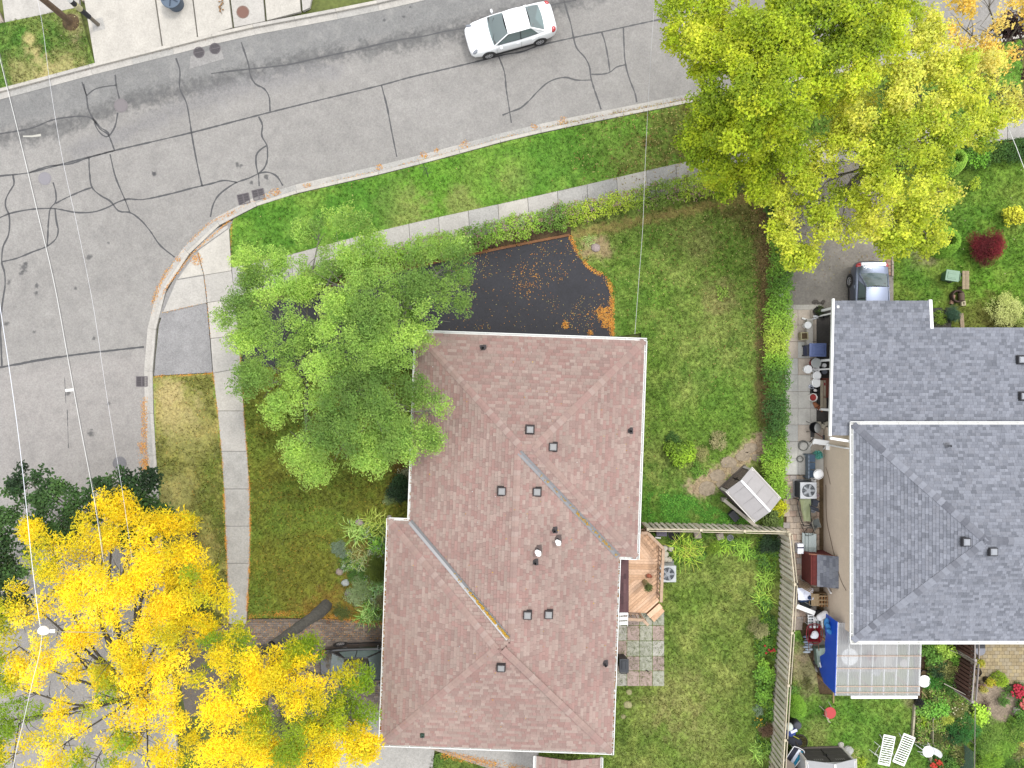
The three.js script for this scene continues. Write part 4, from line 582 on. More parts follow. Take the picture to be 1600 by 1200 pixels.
// golden honey locusts at the lower left
const gold = toneOf([A(128, 158, 22), A(214, 200, 16), A(238, 212, 20), A(248, 226, 40), A(252, 232, 76)], LK * 1.12);
tree('honey_locust_tree', 'golden yellow tree whose dark trunk leans in beside the black car', 'tree', at(509, 946, .1, .12), W(425, 1008, 5), .27,
  [[300, 990, 7, 1.1], [345, 1010, 7.4, 1.1], [400, 1035, 7.6, 1.4], [450, 1032, 7, .8], [470, 1060, 7, 1.2], [350, 1070, 8, 1.5], [420, 1090, 8, 1.5], [495, 1100, 7.2, 1.4], [540, 1085, 6.2, .9, -.5], [560, 1060, 5.8, .55, -.9], [550, 1130, 6.4, 1.0], [500, 1150, 7.2, 1.3, -.35], [440, 1150, 7.8, 1.4], [370, 1140, 8, 1.4], [310, 1110, 7.8, 1.2], [570, 1150, 5.8, .7], [560, 1175, 6, .6], [480, 1195, 7, 1.3], [400, 1200, 7.6, 1.4], [320, 1180, 7.8, 1.2], [545, 1115, 5.6, .7, -.9], [480, 1010, 6, .5, -.8], [255, 1060, 7.4, 1.0]],
  'frond', gold, { sub: 9.4, per: 23, clump: .46, bark: mapMat(grainy(A(126, 122, 114), .4, .4, .8, 128, 104)) });
tree('honey_locust_tree', 'widest golden yellow tree filling the lower left corner over the side street', 'tree', at(288, 1030, .1, .12), W(222, 1085, 5.4), .26,
  [[180, 790, 6, .5], [170, 805, 6.4, .8], [235, 808, 6, .5], [255, 820, 5.8, .4], [290, 812, 5.4, .4], [150, 835, 7, 1.0], [205, 850, 7.4, 1.2], [260, 860, 7.2, 1.1], [300, 890, 7, 1.0], [240, 910, 8, 1.5, -.3], [300, 935, 7.6, 1.3], [335, 915, 6.2, .6], [190, 900, 8, 1.3], [120, 880, 7.2, 1.1], [80, 870, 6.8, .9], [90, 915, 7.4, 1.1], [150, 940, 8, 1.2], [210, 960, 8.4, 1.4], [270, 985, 8, 1.3], [45, 940, 6.8, .8], [20, 970, 6.6, .9], [30, 1010, 6.8, .9], [100, 985, 7.8, .9], [130, 1030, 8, 1.1], [90, 1060, 7.6, 1.0], [190, 1030, 8.4, 1.1], [30, 1075, 7, .8], [160, 1085, 8, .8], [225, 1085, 8.2, 1.0], [110, 1115, 7.4, .8], [30, 1130, 7, .9], [180, 1140, 7.8, .9, -.5], [240, 1140, 8, 1.1], [90, 1170, 7, .8], [20, 1190, 7, .9], [150, 1190, 7.4, .9], [230, 1195, 7.8, 1.1], [-20, 1040, 7, 1.0], [-20, 1130, 7, 1.0], [60, 830, 6, .35]],
  'frond', gold, { sub: 9, per: 22, clump: .46, bark: mapMat(grainy(A(104, 98, 90), .4, .4, .8, 128, 105)) });
const darkMaple = toneOf([A(38, 66, 32), A(58, 92, 42), A(78, 114, 52), A(96, 134, 66)], 2.3);
tree('maple_tree', 'dark green tree reaching over the side street under the golden tree', 'tree', at(255, 905, .1, .12), W(205, 850, 3.2), .14,
  [[45, 755, 4.4, .8], [80, 770, 4.6, .9], [30, 765, 4.2, .5], [110, 785, 4.8, .9], [75, 795, 4.4, .7], [130, 800, 4.6, .7], [160, 775, 4.8, .7], [190, 755, 4.6, .7], [215, 765, 4.4, .7], [235, 750, 4, .3], [200, 790, 4.8, .9], [240, 800, 4.4, .6], [255, 815, 4, .4], [220, 830, 4.6, .8], [85, 832, 4.2, .5], [55, 840, 4, .4], [110, 835, 4, .3]], 'broad', darkMaple, { sub: 11, per: 17, clump: .36 });
tree('maple_tree', 'dark green tree cut off by the left edge of the photo', 'tree', at(-30, 905, .1, .05), W(-15, 880, 3), .14,
  [[10, 800, 4.6, .8], [15, 830, 4.8, 1.0], [5, 870, 4.8, 1.0], [25, 880, 4.6, .8], [15, 915, 4.6, 1.0], [0, 940, 4.4, .8], [30, 930, 4.2, .5], [-30, 860, 5, 1.3]], 'broad', darkMaple, { sub: 11, per: 17, clump: .38 });

// ------------------------------------------------------------------ hedges
function hedge(name, label, line, width, height, tone, o = {}) { // line in photo pixels at its foot
  const pts = resample(line.map(p => toXZ(...p)), .25), items = [], t = thing(name, label, 'hedge', [0, .1, 0], 0, o.group), core = [];
  pts.forEach(([x, z], i) => {
    const a = pts[Math.max(0, i - 1)], b = pts[Math.min(pts.length - 1, i + 1)], dx = b[0] - a[0], dz = b[1] - a[1], l = Math.hypot(dx, dz), nx = -dz / l, nz = dx / l, hh = height * (.8 + .4 * vnoise(i * .23, 1, 55)), ww = width * (.78 + .44 * vnoise(i * .31, 2, 56)), seg = tone(v3(x, 0, z), vnoise(i * .12, 4, 58) - .4, vnoise(i * .5, 3, 57));
    for (let k = 0; k < 3; k++) { const q = (k - 1) * ww * .28; core.push(taper([v3(x + nx * q * .3, 0, z + nz * q * .3), v3(x + nx * q, hh * .5, z + nz * q), v3(x + nx * q * 1.5 + (R() - .5) * .2, hh * .88, z + nz * q * 1.5 + (R() - .5) * .2)], .02, .006, 4)); }
    const n = Math.round((o.dens ?? 40) * ww);
    for (let k = 0; k < n; k++) { const s = (R() * 2 - 1), y = hh * (.25 + .75 * Math.sqrt(R())) * (1 - .35 * s * s) * (1 + .14 * (R() - .5)), d = s * ww / 2, g = .75 + .5 * R(), q = R() < .12 ? (o.fleck ?? seg) : mix3(seg, tone(v3(x + d, 0, z), 0, R()), .4); items.push({ p: [x + nx * d + (R() - .5) * .26, y, z + nz * d + (R() - .5) * .26], ry: R() * 6.28, rx: (R() - .5) * .8, rz: (R() - .5) * .8, s: .8 + .6 * R(), c: [q[0] * g, q[1] * g, q[2] * g] }); }
  });
  part('stem', core, barkMat, t, { kind: 'stuff' }); scatterCopies('foliage', LEAF[o.leaf ?? 'hedge'], shrubMat, items, null, null, t); return t;
}
const hedgeTone = toneOf([A(92, 126, 42), A(112, 150, 46), A(130, 172, 48), A(158, 186, 66), A(172, 170, 120)], 2.1);
hedge('hedge', 'long clipped hedge between the sidewalk and the black driveway', [[478, 441], [540, 424], [620, 404], [720, 380], [800, 360], [880, 341]], 1.15, 1.0, hedgeTone, { fleck: A(170, 140, 120, 1.3) });
hedge('hedge', 'yellow-green hedge along the street side of the back lawn', [[884, 340], [960, 321], [1040, 303], [1110, 288], [1165, 277]], 1.1, 1.0, toneOf([A(96, 120, 40), A(140, 170, 44), A(178, 196, 52), A(160, 184, 70), A(176, 170, 110)], 2.1), { fleck: A(176, 140, 128, 1.3) });
hedge('hedge', 'green hedge between the back lawn and the pale side walk of the neighbour', [[1208, 300], [1210, 360], [1212, 430], [1210, 500], [1208, 560], [1207, 620], [1206, 680], [1205, 740], [1206, 770]], 1.15, 1.15, toneOf([A(60, 100, 34), A(92, 136, 42), A(132, 176, 48), A(150, 190, 60), A(176, 196, 70)], 2.0), { dens: 52 });
hedge('hedge', 'strip of bushy planting along the front of the right-hand lawn', [[1505, 246], [1540, 243], [1580, 238], [1640, 230]], 1.2, .8, toneOf([A(44, 84, 26), A(70, 116, 34), A(110, 150, 46)], 1.4), {});

// ------------------------------------------------------------------ shrubs and bedding plants
function shrub(name, label, category, u, v, top, r, tones, o = {}) {
  r *= u < 605 && v > 800 ? 1.3 : 1; const p = at(u, v, top * .8, o.y ?? .1), t = thing(name, label, category, p, 0, o.group), items = [], hgt = top - .1, tone = Array.isArray(tones[0]) ? toneOf(tones, o.k ?? 1.9) : tones, st = [];
  for (let i = 0; i < 7; i++) { const a = i * .9 + R(), q = r * .6; st.push(taper([v3(0, 0, 0), v3(Math.cos(a) * q * .5, hgt * .45, Math.sin(a) * q * .5), v3(Math.cos(a) * q, hgt * .75, Math.sin(a) * q)], .02, .005, 4)); } part('stem', st, barkMat, t, { kind: 'stuff' });
  const lobes = []; for (let i = 0; i < (o.lobes ?? 9); i++) { const a = R() * 6.28, q = r * Math.sqrt(R()) * .72; lobes.push([Math.cos(a) * q, hgt * (.45 + .3 * R()) * (1 - .3 * q / r), Math.sin(a) * q, r * (.28 + .25 * R()), R()]); }
  const n = Math.round((o.dens ?? 620) * r * r);
  for (let i = 0; i < n; i++) { let P, lt; if (o.smooth) { const a = R() * 6.28, e = Math.asin(R() * .98), k = .9 + .1 * R(); P = [Math.cos(a) * Math.cos(e) * r * k, hgt * .1 + Math.sin(e) * hgt * .9 * k, Math.sin(a) * Math.cos(e) * r * k]; lt = .5; } else { const l = lobes[Math.floor(R() * lobes.length)], a = R() * 6.28, e = Math.asin(R() * 1.3 - .3), k = l[3] * (.7 + .4 * R()); P = [l[0] + Math.cos(a) * Math.cos(e) * k, Math.max(.03, l[1] + Math.sin(e) * k * .9), l[2] + Math.sin(a) * Math.cos(e) * k]; lt = l[4]; }
    const q = tone(v3(p.x + P[0], 0, p.z + P[2]), 0, lt * .6 + R() * .4), g = .76 + .48 * R(); items.push({ p: P, ry: R() * 6.28, rx: (R() - .5) * .8, rz: (R() - .5) * .8, s: (o.s ?? 1) * (.8 + .5 * R()), c: [q[0] * g, q[1] * g, q[2] * g] }); }
  scatterCopies('foliage', LEAF[o.leaf ?? 'hedge'], shrubMat, items, null, null, t);
  if (o.flowers) { const fl = [], s = o.flowers; for (let i = 0; i < s.n; i++) { const a = R() * 6.28, q = r * .85 * Math.sqrt(R()); fl.push(S(s.r ?? .05, Math.cos(a) * q, hgt * (.85 + .25 * R()), Math.sin(a) * q, 1, .6, 1, 7)); } part('flower', fl, plain(...s.c), t, { kind: 'stuff' }); }
  return t;
}
function bladePlant(label, u, v, r, tones, o = {}) { r *= u < 605 && v > 800 ? 1.25 : 1; tones = tones.map(c => c.map(x => x * 1.8)); // arching strap leaves from one crown
  const p = at(u, v, .3, o.y ?? .1), t = thing(o.name ?? 'lily_plant', label, o.cat ?? 'plant', p, 0, o.group), pos = [], cs = [], n = Math.round((o.n ?? 64) * 1.7);
  for (let i = 0; i < n; i++) { const a = R() * 6.283, L2 = r * (.3 + .6 * R()), hh = L2 * (.45 + .5 * R()), w = (o.w ?? .035) * .62 * (.7 + .6 * R()), c0 = pick(tones), g = 1.15 + .6 * R(), c = [c0[0] * g, c0[1] * g, c0[2] * g], ca = Math.cos(a), sa = Math.sin(a), bx = (R() - .5) * r * 1.1, bz = (R() - .5) * r * 1.1; let prev = null;
    for (let k = 0; k <= 5; k++) { const s = k / 5, d = L2 * s, y = hh * Math.sin(s * 2.3) / .9 * (1 - .25 * s), ww = w * (k === 5 ? .1 : 1 - .35 * Math.abs(s - .4)), P = [[bx + ca * d - sa * ww / 2, y, bz + sa * d + ca * ww / 2], [bx + ca * d + sa * ww / 2, y, bz + sa * d - ca * ww / 2]]; if (prev) { pos.push(...prev[0], ...P[0], ...prev[1], ...prev[1], ...P[0], ...P[1]); for (let m = 0; m < 6; m++) cs.push(...c); } prev = P; } }
  const g = new THREE.BufferGeometry(); g.setAttribute('position', new THREE.Float32BufferAttribute(pos, 3)); g.setAttribute('color', new THREE.Float32BufferAttribute(cs, 3)); g.setAttribute('uv', new THREE.Float32BufferAttribute(new Float32Array(pos.length / 3 * 2), 2)); g.computeVertexNormals();
  part('foliage', g, new THREE.MeshStandardMaterial({ vertexColors: true, side: THREE.DoubleSide, roughness: .8 }), t, { raw: true }); return t;
}
const GR = [A(56, 92, 30), A(86, 128, 40), A(120, 164, 52)], YG = [A(110, 140, 26), A(160, 186, 36), A(196, 212, 60)], DK = [A(26, 52, 22), A(44, 78, 32), A(66, 102, 44)], SG = [A(112, 132, 104), A(136, 154, 128), A(170, 184, 156)], OL = [A(84, 92, 44), A(126, 128, 66), A(160, 158, 96)];
shrub('dark_shrub', 'dark green rounded shrub against the west eave of the brown roof', 'shrub', 622, 768, 1.4, .75, DK, { dens: 900 });
shrub('variegated_shrub', 'pale variegated low plant beside the dark shrub at the brown roof', 'shrub', 608, 778, .4, .42, [A(120, 140, 84), A(170, 184, 130), A(200, 208, 160)], { leaf: 'tiny' }); shrub('variegated_shrub', 'small pale shrub at the roof edge just under the light green tree', 'shrub', 632, 738, .6, .35, [A(120, 128, 90), A(176, 180, 140), A(196, 196, 160)], { leaf: 'tiny' });
bladePlant('pale strap-leaved plant at the top of the front bed, by the stone', 556, 832, .62, [A(150, 184, 90), A(178, 206, 112), A(120, 156, 64)]); bladePlant('yellow-green strap-leaved plant in the front bed touching the roof corner', 586, 820, .7, [A(156, 176, 70), A(128, 150, 50), A(178, 190, 90)]); bladePlant('wispy straw-coloured plant in the middle of the front bed', 560, 872, .6, [A(140, 150, 86), A(168, 172, 112), A(110, 130, 70)], { w: .022 }); bladePlant('bright clump of strap leaves in the front bed near the eave', 588, 850, .4, [A(110, 170, 50), A(146, 196, 70)]); bladePlant('striped strap-leaved plant at the foot of the front bed by the brick drive', 577, 960, .62, [A(130, 172, 84), A(170, 202, 116), A(96, 140, 60)]); bladePlant('arching fern-like plant in the lower front bed under the eave', 594, 920, .5, [A(120, 164, 96), A(150, 190, 120)]);
shrub('sage_shrub', 'grey-green cushion shrub on the left edge of the front bed', 'shrub', 531, 858, .45, .38, SG, { leaf: 'tiny', dens: 900 }); shrub('green_shrub', 'small dark green plant below the grey-green cushion shrub', 'shrub', 538, 880, .35, .28, GR, { leaf: 'tiny' }); shrub('green_shrub', 'olive green mounded bush in the front bed touching the eave', 'shrub', 592, 892, .7, .5, [A(84, 100, 28), A(110, 130, 36), A(140, 156, 50)], { leaf: 'needle', dens: 900 }); shrub('green_shrub', 'deep green plant in the centre of the front bed', 'shrub', 556, 898, .4, .42, GR, { leaf: 'tiny' }); shrub('variegated_shrub', 'creamy-edged shrub above the striped plant in the front bed', 'shrub', 562, 920, .55, .5, [A(96, 120, 66), A(150, 172, 116), A(186, 198, 150)], { leaf: 'tiny' }); shrub('variegated_shrub', 'creamy-edged shrub beside the two pale stones of the front bed', 'shrub', 553, 935, .45, .4, [A(100, 124, 74), A(150, 170, 116), A(190, 200, 150)], { leaf: 'tiny' }); shrub('brown_shrub', 'brownish twiggy bush in the lower front bed', 'shrub', 596, 940, .6, .35, [A(90, 90, 56), A(130, 126, 84), A(150, 140, 104)], { leaf: 'tiny' }); shrub('green_shrub', 'low dark bush in the leaf litter beside the leaning trunk', 'shrub', 533, 955, .45, .34, [A(70, 84, 34), A(92, 104, 44), A(110, 118, 56)], { leaf: 'tiny' });
// back yard planting
shrub('golden_shrub', 'bright yellow-green bush on the back lawn near the shed', 'shrub', 1066, 708, .9, .9, [A(90, 120, 24), A(132, 168, 30), A(168, 200, 40)], { leaf: 'hedgeBig', dens: 420 }); shrub('pale_shrub', 'straw-coloured low plant to the right of the bright bush', 'shrub', 1096, 710, .4, .4, OL, { leaf: 'tiny' }); shrub('brown_shrub', 'brownish round bush on the back lawn beside the stone path', 'shrub', 1123, 688, .6, .48, [A(120, 116, 66), A(150, 146, 96), A(176, 168, 120)], { leaf: 'tiny' }); shrub('low_shrub', 'dark leafy low growth behind the bright bush', 'shrub', 1052, 690, .4, .55, GR, {}); shrub('low_shrub', 'flat leafy weed on the back lawn near the right hedge', 'plant', 1128, 458, .2, .36, [A(120, 150, 50), A(150, 174, 70), A(170, 190, 90)], { leaf: 'hedgeBig', dens: 160 });
shrub('low_shrub', 'leafy growth around the bright bush toward the path', 'shrub', 1090, 735, .3, .5, GR, { dens: 300 }); bladePlant('small tuft of grassy leaves by the rock at the driveway corner', 922, 374, .45, [A(130, 160, 80), A(160, 180, 110)], { n: 30, w: .02 });
shrub('golden_shrub', 'bright yellow bush at the corner of the shed and the side walk', 'shrub', 1219, 795, .8, .42, [A(150, 160, 10), A(190, 196, 14), A(214, 214, 40)], { leaf: 'hedge' }); shrub('green_shrub', 'olive bush in the fence corner below the shed', 'shrub', 1208, 815, .8, .55, [A(70, 90, 36), A(104, 124, 56), A(130, 146, 74)], { leaf: 'hedgeBig', dens: 400 });
// bed along the slatted fence
bladePlant('sprawling yellow-green daylily clump below the long fence', 1070, 858, .95, [A(150, 180, 50), A(176, 200, 66), A(110, 150, 40), A(150, 150, 60)], { n: 110, w: .03 }); bladePlant('daylily clump to the right of the sprawling one, below the fence', 1130, 852, .55, [A(150, 184, 50), A(120, 160, 46)]); bladePlant('leafy clump below the fence near its corner', 1160, 858, .6, [A(120, 160, 50), A(140, 180, 60)]);
shrub('green_shrub', 'dark green bush inside the corner where the two fences meet', 'shrub', 1208, 855, 1.0, .6, DK, {}); shrub('golden_shrub', 'yellow-tinged bush between the daylilies below the fence', 'shrub', 1117, 858, .5, .4, YG, { leaf: 'tiny' }); bladePlant('tall strap leaves against the slatted fence, highest of the row', 1196, 905, .6, [A(120, 156, 50), A(150, 184, 70)], { n: 60 }); bladePlant('strap leaves against the slatted fence in mid row', 1192, 935, .65, [A(110, 150, 50), A(160, 186, 70)], { n: 70 }); shrub('pale_shrub', 'straw-coloured rounded bush against the slatted fence', 'shrub', 1188, 982, .8, .55, [A(120, 122, 70), A(156, 156, 102), A(180, 176, 128)], { leaf: 'tiny', dens: 900 }); shrub('rose_shrub', 'green bush with red blooms against the slatted fence', 'shrub', 1198, 1012, .7, .42, GR, { flowers: { n: 7, r: .06, c: [206, 30, 40] } }); shrub('green_shrub', 'bright green bush against the slatted fence below the red blooms', 'shrub', 1196, 1052, .7, .6, [A(80, 124, 34), A(124, 170, 46), A(156, 196, 62)], { leaf: 'hedgeBig', dens: 420 }); shrub('green_shrub', 'smaller bright bush at the foot of the slatted fence row', 'shrub', 1194, 1085, .6, .45, [A(80, 124, 34), A(124, 170, 46), A(156, 196, 62)], { leaf: 'hedgeBig', dens: 420 }); shrub('sage_shrub', 'silvery plant low against the slatted fence', 'shrub', 1186, 1108, .3, .35, SG, { leaf: 'tiny' }); shrub('marigold_plant', 'low plant with yellow flowers near the bottom of the slatted fence', 'plant', 1186, 1128, .3, .34, GR, { flowers: { n: 16, r: .035, c: [236, 190, 30] } }); bladePlant('strap leaves at the bottom edge beside the slatted fence', 1188, 1175, .62, [A(120, 156, 60), A(150, 184, 80)], { n: 70 }); shrub('brown_shrub', 'dried brown plant beside the slatted fence near the bottom', 'plant', 1200, 1140, .4, .4, [A(104, 80, 60), A(140, 110, 84), A(160, 130, 100)], { leaf: 'needle' });
// right-hand front yard
shrub('conifer_shrub', 'blue-green shrub in front of the grey carport', 'shrub', 1492, 488, .7, .45, [A(50, 84, 62), A(76, 112, 84), A(110, 140, 108)], { leaf: 'needle', dens: 900 }); shrub('pale_shrub', 'broad cream-yellow round shrub on the right lawn', 'shrub', 1572, 482, .9, .9, [A(176, 190, 92), A(206, 216, 124), A(226, 230, 156)], { leaf: 'tiny', dens: 900, lobes: 16 }); shrub('pale_shrub', 'smaller cream shrub cut by the right edge above the grey roof', 'shrub', 1602, 503, .6, .5, [A(150, 170, 80), A(190, 206, 110), A(214, 222, 140)], { leaf: 'tiny' }); shrub('green_shrub', 'low yellow-green plant at the corner of the carport roof', 'shrub', 1468, 495, .4, .45, [A(90, 120, 34), A(130, 160, 50), A(170, 190, 80)], { leaf: 'tiny' });
shrub('japanese_maple', 'crimson weeping maple on the right lawn', 'tree', 1549, 384, 1.3, .85, [A(96, 18, 26), A(142, 32, 42), A(172, 60, 66), A(190, 92, 92)], { leaf: 'needle', dens: 1100, lobes: 14, k: 1.7 }); shrub('bright_shrub', 'bright green spiky bush at the top of the right lawn', 'shrub', 1532, 236, .9, .75, [A(52, 100, 14), A(84, 144, 22), A(120, 176, 40)], { leaf: 'hedgeBig', dens: 480 }); shrub('golden_shrub', 'yellow-green sapling on the right lawn below the spiky bush', 'shrub', 1529, 286, 1.2, .35, YG, { leaf: 'hedge', dens: 320 }); shrub('golden_shrub', 'yellow-leaved bush at the right edge of the right lawn', 'shrub', 1592, 338, 1.2, .55, [A(150, 164, 30), A(196, 200, 40), A(220, 214, 60)], { leaf: 'hedgeBig', dens: 360 });
function topiary(label, u, v, r, hgt, o = {}) { // clipped cone standing in a dished bed
  const p = at(u, v, hgt * .6, .1), t = thing('topiary_shrub', label, 'shrub', p), items = [], tone = toneOf([A(84, 122, 30), A(110, 152, 40), A(146, 184, 70)], 2.9);
  part('trunk', taper([v3(0, 0, 0), v3(0, hgt * .4, 0), v3(0, hgt * .9, 0)], .06, .02, 6), barkMat, t);
  for (let i = 0; i < 2600 * r * r * 1.6; i++) { const s = R(), a = R() * 6.283, k = r * Math.sqrt(1 - s * s * .96) * (.94 + .06 * R()), y = hgt * s * (.98 + .03 * R()) + .05; if (o.dip && s > .93) continue; const c = tone(v3(p.x + Math.cos(a) * k, 0, p.z + Math.sin(a) * k), 0, R()), g = .8 + .4 * R(); items.push({ p: [Math.cos(a) * k, y, Math.sin(a) * k], ry: R() * 6.28, rx: (R() - .5) * .6, rz: (R() - .5) * .6, s: .7 + .4 * R(), c: [c[0] * g, c[1] * g, c[2] * g] }); }
  scatterCopies('foliage', LEAF.tiny, shrubMat, items, null, null, t); return t;
}
topiary('clipped dome shrub with a bare crown at the top of the right lawn', 1489, 251, .68, 1.2, { dip: 1 }); topiary('clipped dome shrub with a bare crown on the right lawn beside the drive', 1478, 377, .75, 1.2, { dip: 1 }); topiary('smooth green cone-clipped shrub beside the slatted fence in the lower garden', 1244, 1106, .5, 1.0);
// neighbour's planting below the grey roof
const bed = [[1455, 1022, .9, .55, GR, 'hedgeBig'], [1478, 1018, 1.0, .5, [A(90, 130, 40), A(140, 176, 60), A(170, 196, 80)], 'hedgeBig'], [1500, 1030, .9, .5, GR, 'hedge'], [1470, 1045, .8, .5, DK, 'hedge'], [1488, 1050, .8, .6, OL, 'hedge'], [1462, 1066, .6, .5, [A(50, 110, 24), A(84, 156, 40), A(120, 190, 70)], 'tiny'], [1490, 1075, .6, .5, GR, 'tiny'], [1452, 1110, .5, .55, [A(84, 130, 40), A(130, 170, 60), A(160, 196, 80)], 'hedgeBig'], [1470, 1110, .6, .5, [A(84, 140, 40), A(126, 180, 60), A(160, 204, 80)], 'hedgeBig'], [1494, 1108, .6, .55, OL, 'tiny'], [1450, 1130, .4, .5, YG, 'hedge'], [1478, 1125, .5, .45, [A(130, 150, 50), A(176, 186, 70), A(200, 200, 90)], 'hedge'], [1506, 1142, .9, .8, [A(30, 80, 26), A(50, 112, 36), A(84, 150, 50)], 'tiny'], [1488, 1150, .5, .5, DK, 'hedge'], [1470, 1160, .5, .5, OL, 'needle'], [1500, 1180, .5, .6, OL, 'hedge'], [1480, 1195, .5, .5, GR, 'hedge'], [1530, 1115, .6, .5, [A(96, 140, 40), A(150, 190, 50), A(176, 206, 70)], 'hedgeBig'], [1545, 1150, .6, .8, [A(70, 104, 40), A(110, 146, 56), A(150, 176, 80)], 'needle'], [1565, 1165, .6, .7, [A(80, 120, 40), A(120, 164, 56), A(160, 190, 80)], 'needle'], [1545, 1190, .6, .8, [A(90, 130, 40), A(130, 170, 50), A(170, 196, 70)], 'needle'], [1572, 1195, .5, .6, GR, 'needle'], [1598, 1120, .5, .5, GR, 'hedge'], [1595, 1178, .5, .5, OL, 'hedge'], [1570, 1095, .4, .4, GR, 'tiny']];
const bedSay = ['bushy green plant tucked under the gutter beside the translucent canopy', 'light green leafy plant below the gutter, left of the brown fence', 'green plant against the top of the brown fence', 'dark plant beside the translucent canopy, above the white fan', 'olive twiggy plant in front of the brown fence boards', 'vivid green plant right of the white round fan', 'green plant by the lower end of the brown fence', 'leafy plant beside the black pot at the raised bed', 'taller leafy plant at the top of the raised bed', 'olive bush with pale flecks right of the raised bed', 'yellow-green plant inside the raised bed', 'yellow-leaved plant just right of the raised bed frame', 'large dark-to-bright green bush against the wire fence', 'dark low plant left of the large green bush', 'spiky olive plant below the raised bed', 'olive plant at the bottom edge left of the wire fence', 'green plant at the bottom edge near the orange flowers', 'bright leafy plant just past the end of the brown fence', 'feathery green bush right of the wire fence', 'feathery bright bush in the middle of the far garden', 'feathery yellow-green bush at the bottom of the far garden', 'feathery bush at the bottom right of the far garden', 'green plant below the pink flowers at the right edge', 'olive plant near the right edge at the bottom', 'small green plant above the bare earth'];
bed.forEach(([u, v, h, r, c, leaf], i) => shrub('garden_plant', bedSay[i], 'plant', u, v, h, r, c, { leaf, k: 2.4, dens: leaf === 'hedgeBig' ? 420 : 620, flowers: i === 9 ? { n: 9, r: .04, c: [230, 226, 180] } : undefined }));
shrub('flowering_plant', 'crimson flowering plant right of the brick patio', 'flowers', 1589, 1079, .5, .42, GR, { flowers: { n: 46, r: .07, c: [214, 36, 66] } }); shrub('flowering_plant', 'salmon pink flowering plant at the right edge below the crimson one', 'flowers', 1601, 1097, .5, .38, GR, { flowers: { n: 40, r: .07, c: [244, 120, 112] } }); shrub('flowering_plant', 'orange-red flowering plant at the bottom beside the garden kerb', 'flowers', 1463, 1197, .4, .4, GR, { flowers: { n: 34, r: .07, c: [226, 64, 36] } });

// leafy ground cover between the bedding plants
{
  const cover = (label, poly, n, tones, y, hgt, leaf = 'hedge') => { const q = xz(poly), [a, b, c, d] = bounds(q), items = []; for (let i = 0; i < n; i++) { const x = a + R() * (b - a), z = c + R() * (d - c), k = fbm(x * 1.6, z * 1.6, 341, 3); if (!inside(x, z, q) || k < .42) continue; const t = pick(tones), g = 1.5 + 1.2 * R(); items.push({ p: [x, y + R() * hgt * smooth(.4, .6, k), z], ry: R() * 6.28, rx: (R() - .5) * .8, rz: (R() - .5) * .8, s: .8 + .7 * R(), c: t.map(v => v * g) }); } scatterCopies('ground_cover', LEAF[leaf], shrubMat, items, label, 'ground cover'); };
  cover('low green leaf cover filling the front bed along the eave of the brown roof', [[545, 812], [608, 812], [604, 965], [560, 975], [545, 930], [532, 880]], 2600, [...GR, ...SG.slice(1), A(130, 160, 60)], .12, .28, 'tiny');
  cover('tangled green cover between the plants beside the translucent canopy', [[1448, 1008], [1512, 1010], [1512, 1200], [1458, 1200], [1455, 1165], [1430, 1155], [1432, 1105], [1448, 1090]], 7000, [...GR, ...OL, A(130, 160, 60)], .1, .4);
  cover('mixed green cover in the far garden at the bottom right corner', [[1515, 1120], [1545, 1130], [1585, 1120], [1605, 1110], [1610, 1210], [1515, 1210]], 5200, [...GR, A(130, 170, 60), A(150, 180, 80)], .1, .45, 'needle');
  cover('leafy cover along the foot of the slatted fence on the rear lawn side', [[1186, 845], [1212, 845], [1210, 1000], [1206, 1190], [1184, 1190], [1180, 1000]], 4600, [...GR, ...YG.slice(0, 1), A(90, 130, 50)], .12, .35);
  cover('weedy strip of leaves under the fence beside the deck and daylilies', [[1045, 842], [1210, 842], [1205, 872], [1050, 872]], 2600, [...GR, A(130, 166, 54)], .12, .2);
  cover('rough clover growing thick on the back lawn above the fence', [[1012, 770], [1080, 775], [1130, 800], [1180, 818], [1012, 818]], 4200, [A(70, 130, 34), A(90, 150, 44), A(110, 164, 54)], .12, .08, 'tiny');
}
// ------------------------------------------------------------------ cars
function patch(a, b, c, d, bulge, nu = 8, nv = 5) { // a-b bottom edge, c-d top edge, bulging outwards
  const [A0, B0, C0, D0, K] = [a, b, c, d, bulge].map(asV), pos = [], idx = [];
  for (let j = 0; j <= nv; j++) for (let i = 0; i <= nu; i++) { const u = i / nu, v = j / nv, p = A0.clone().lerp(B0, u).lerp(C0.clone().lerp(D0, u), v).addScaledVector(K, 4 * u * (1 - u) * .7 + 4 * v * (1 - v) * .3); pos.push(p.x, p.y, p.z); }
  for (let j = 0; j < nv; j++) for (let i = 0; i < nu; i++) { const p = j * (nu + 1) + i; idx.push(p, p + 1, p + nu + 1, p + 1, p + nu + 2, p + nu + 1); }
  const g = new THREE.BufferGeometry(); g.setAttribute('position', new THREE.Float32BufferAttribute(pos, 3)); g.setIndex(idx); g.computeVertexNormals(); return g;
}
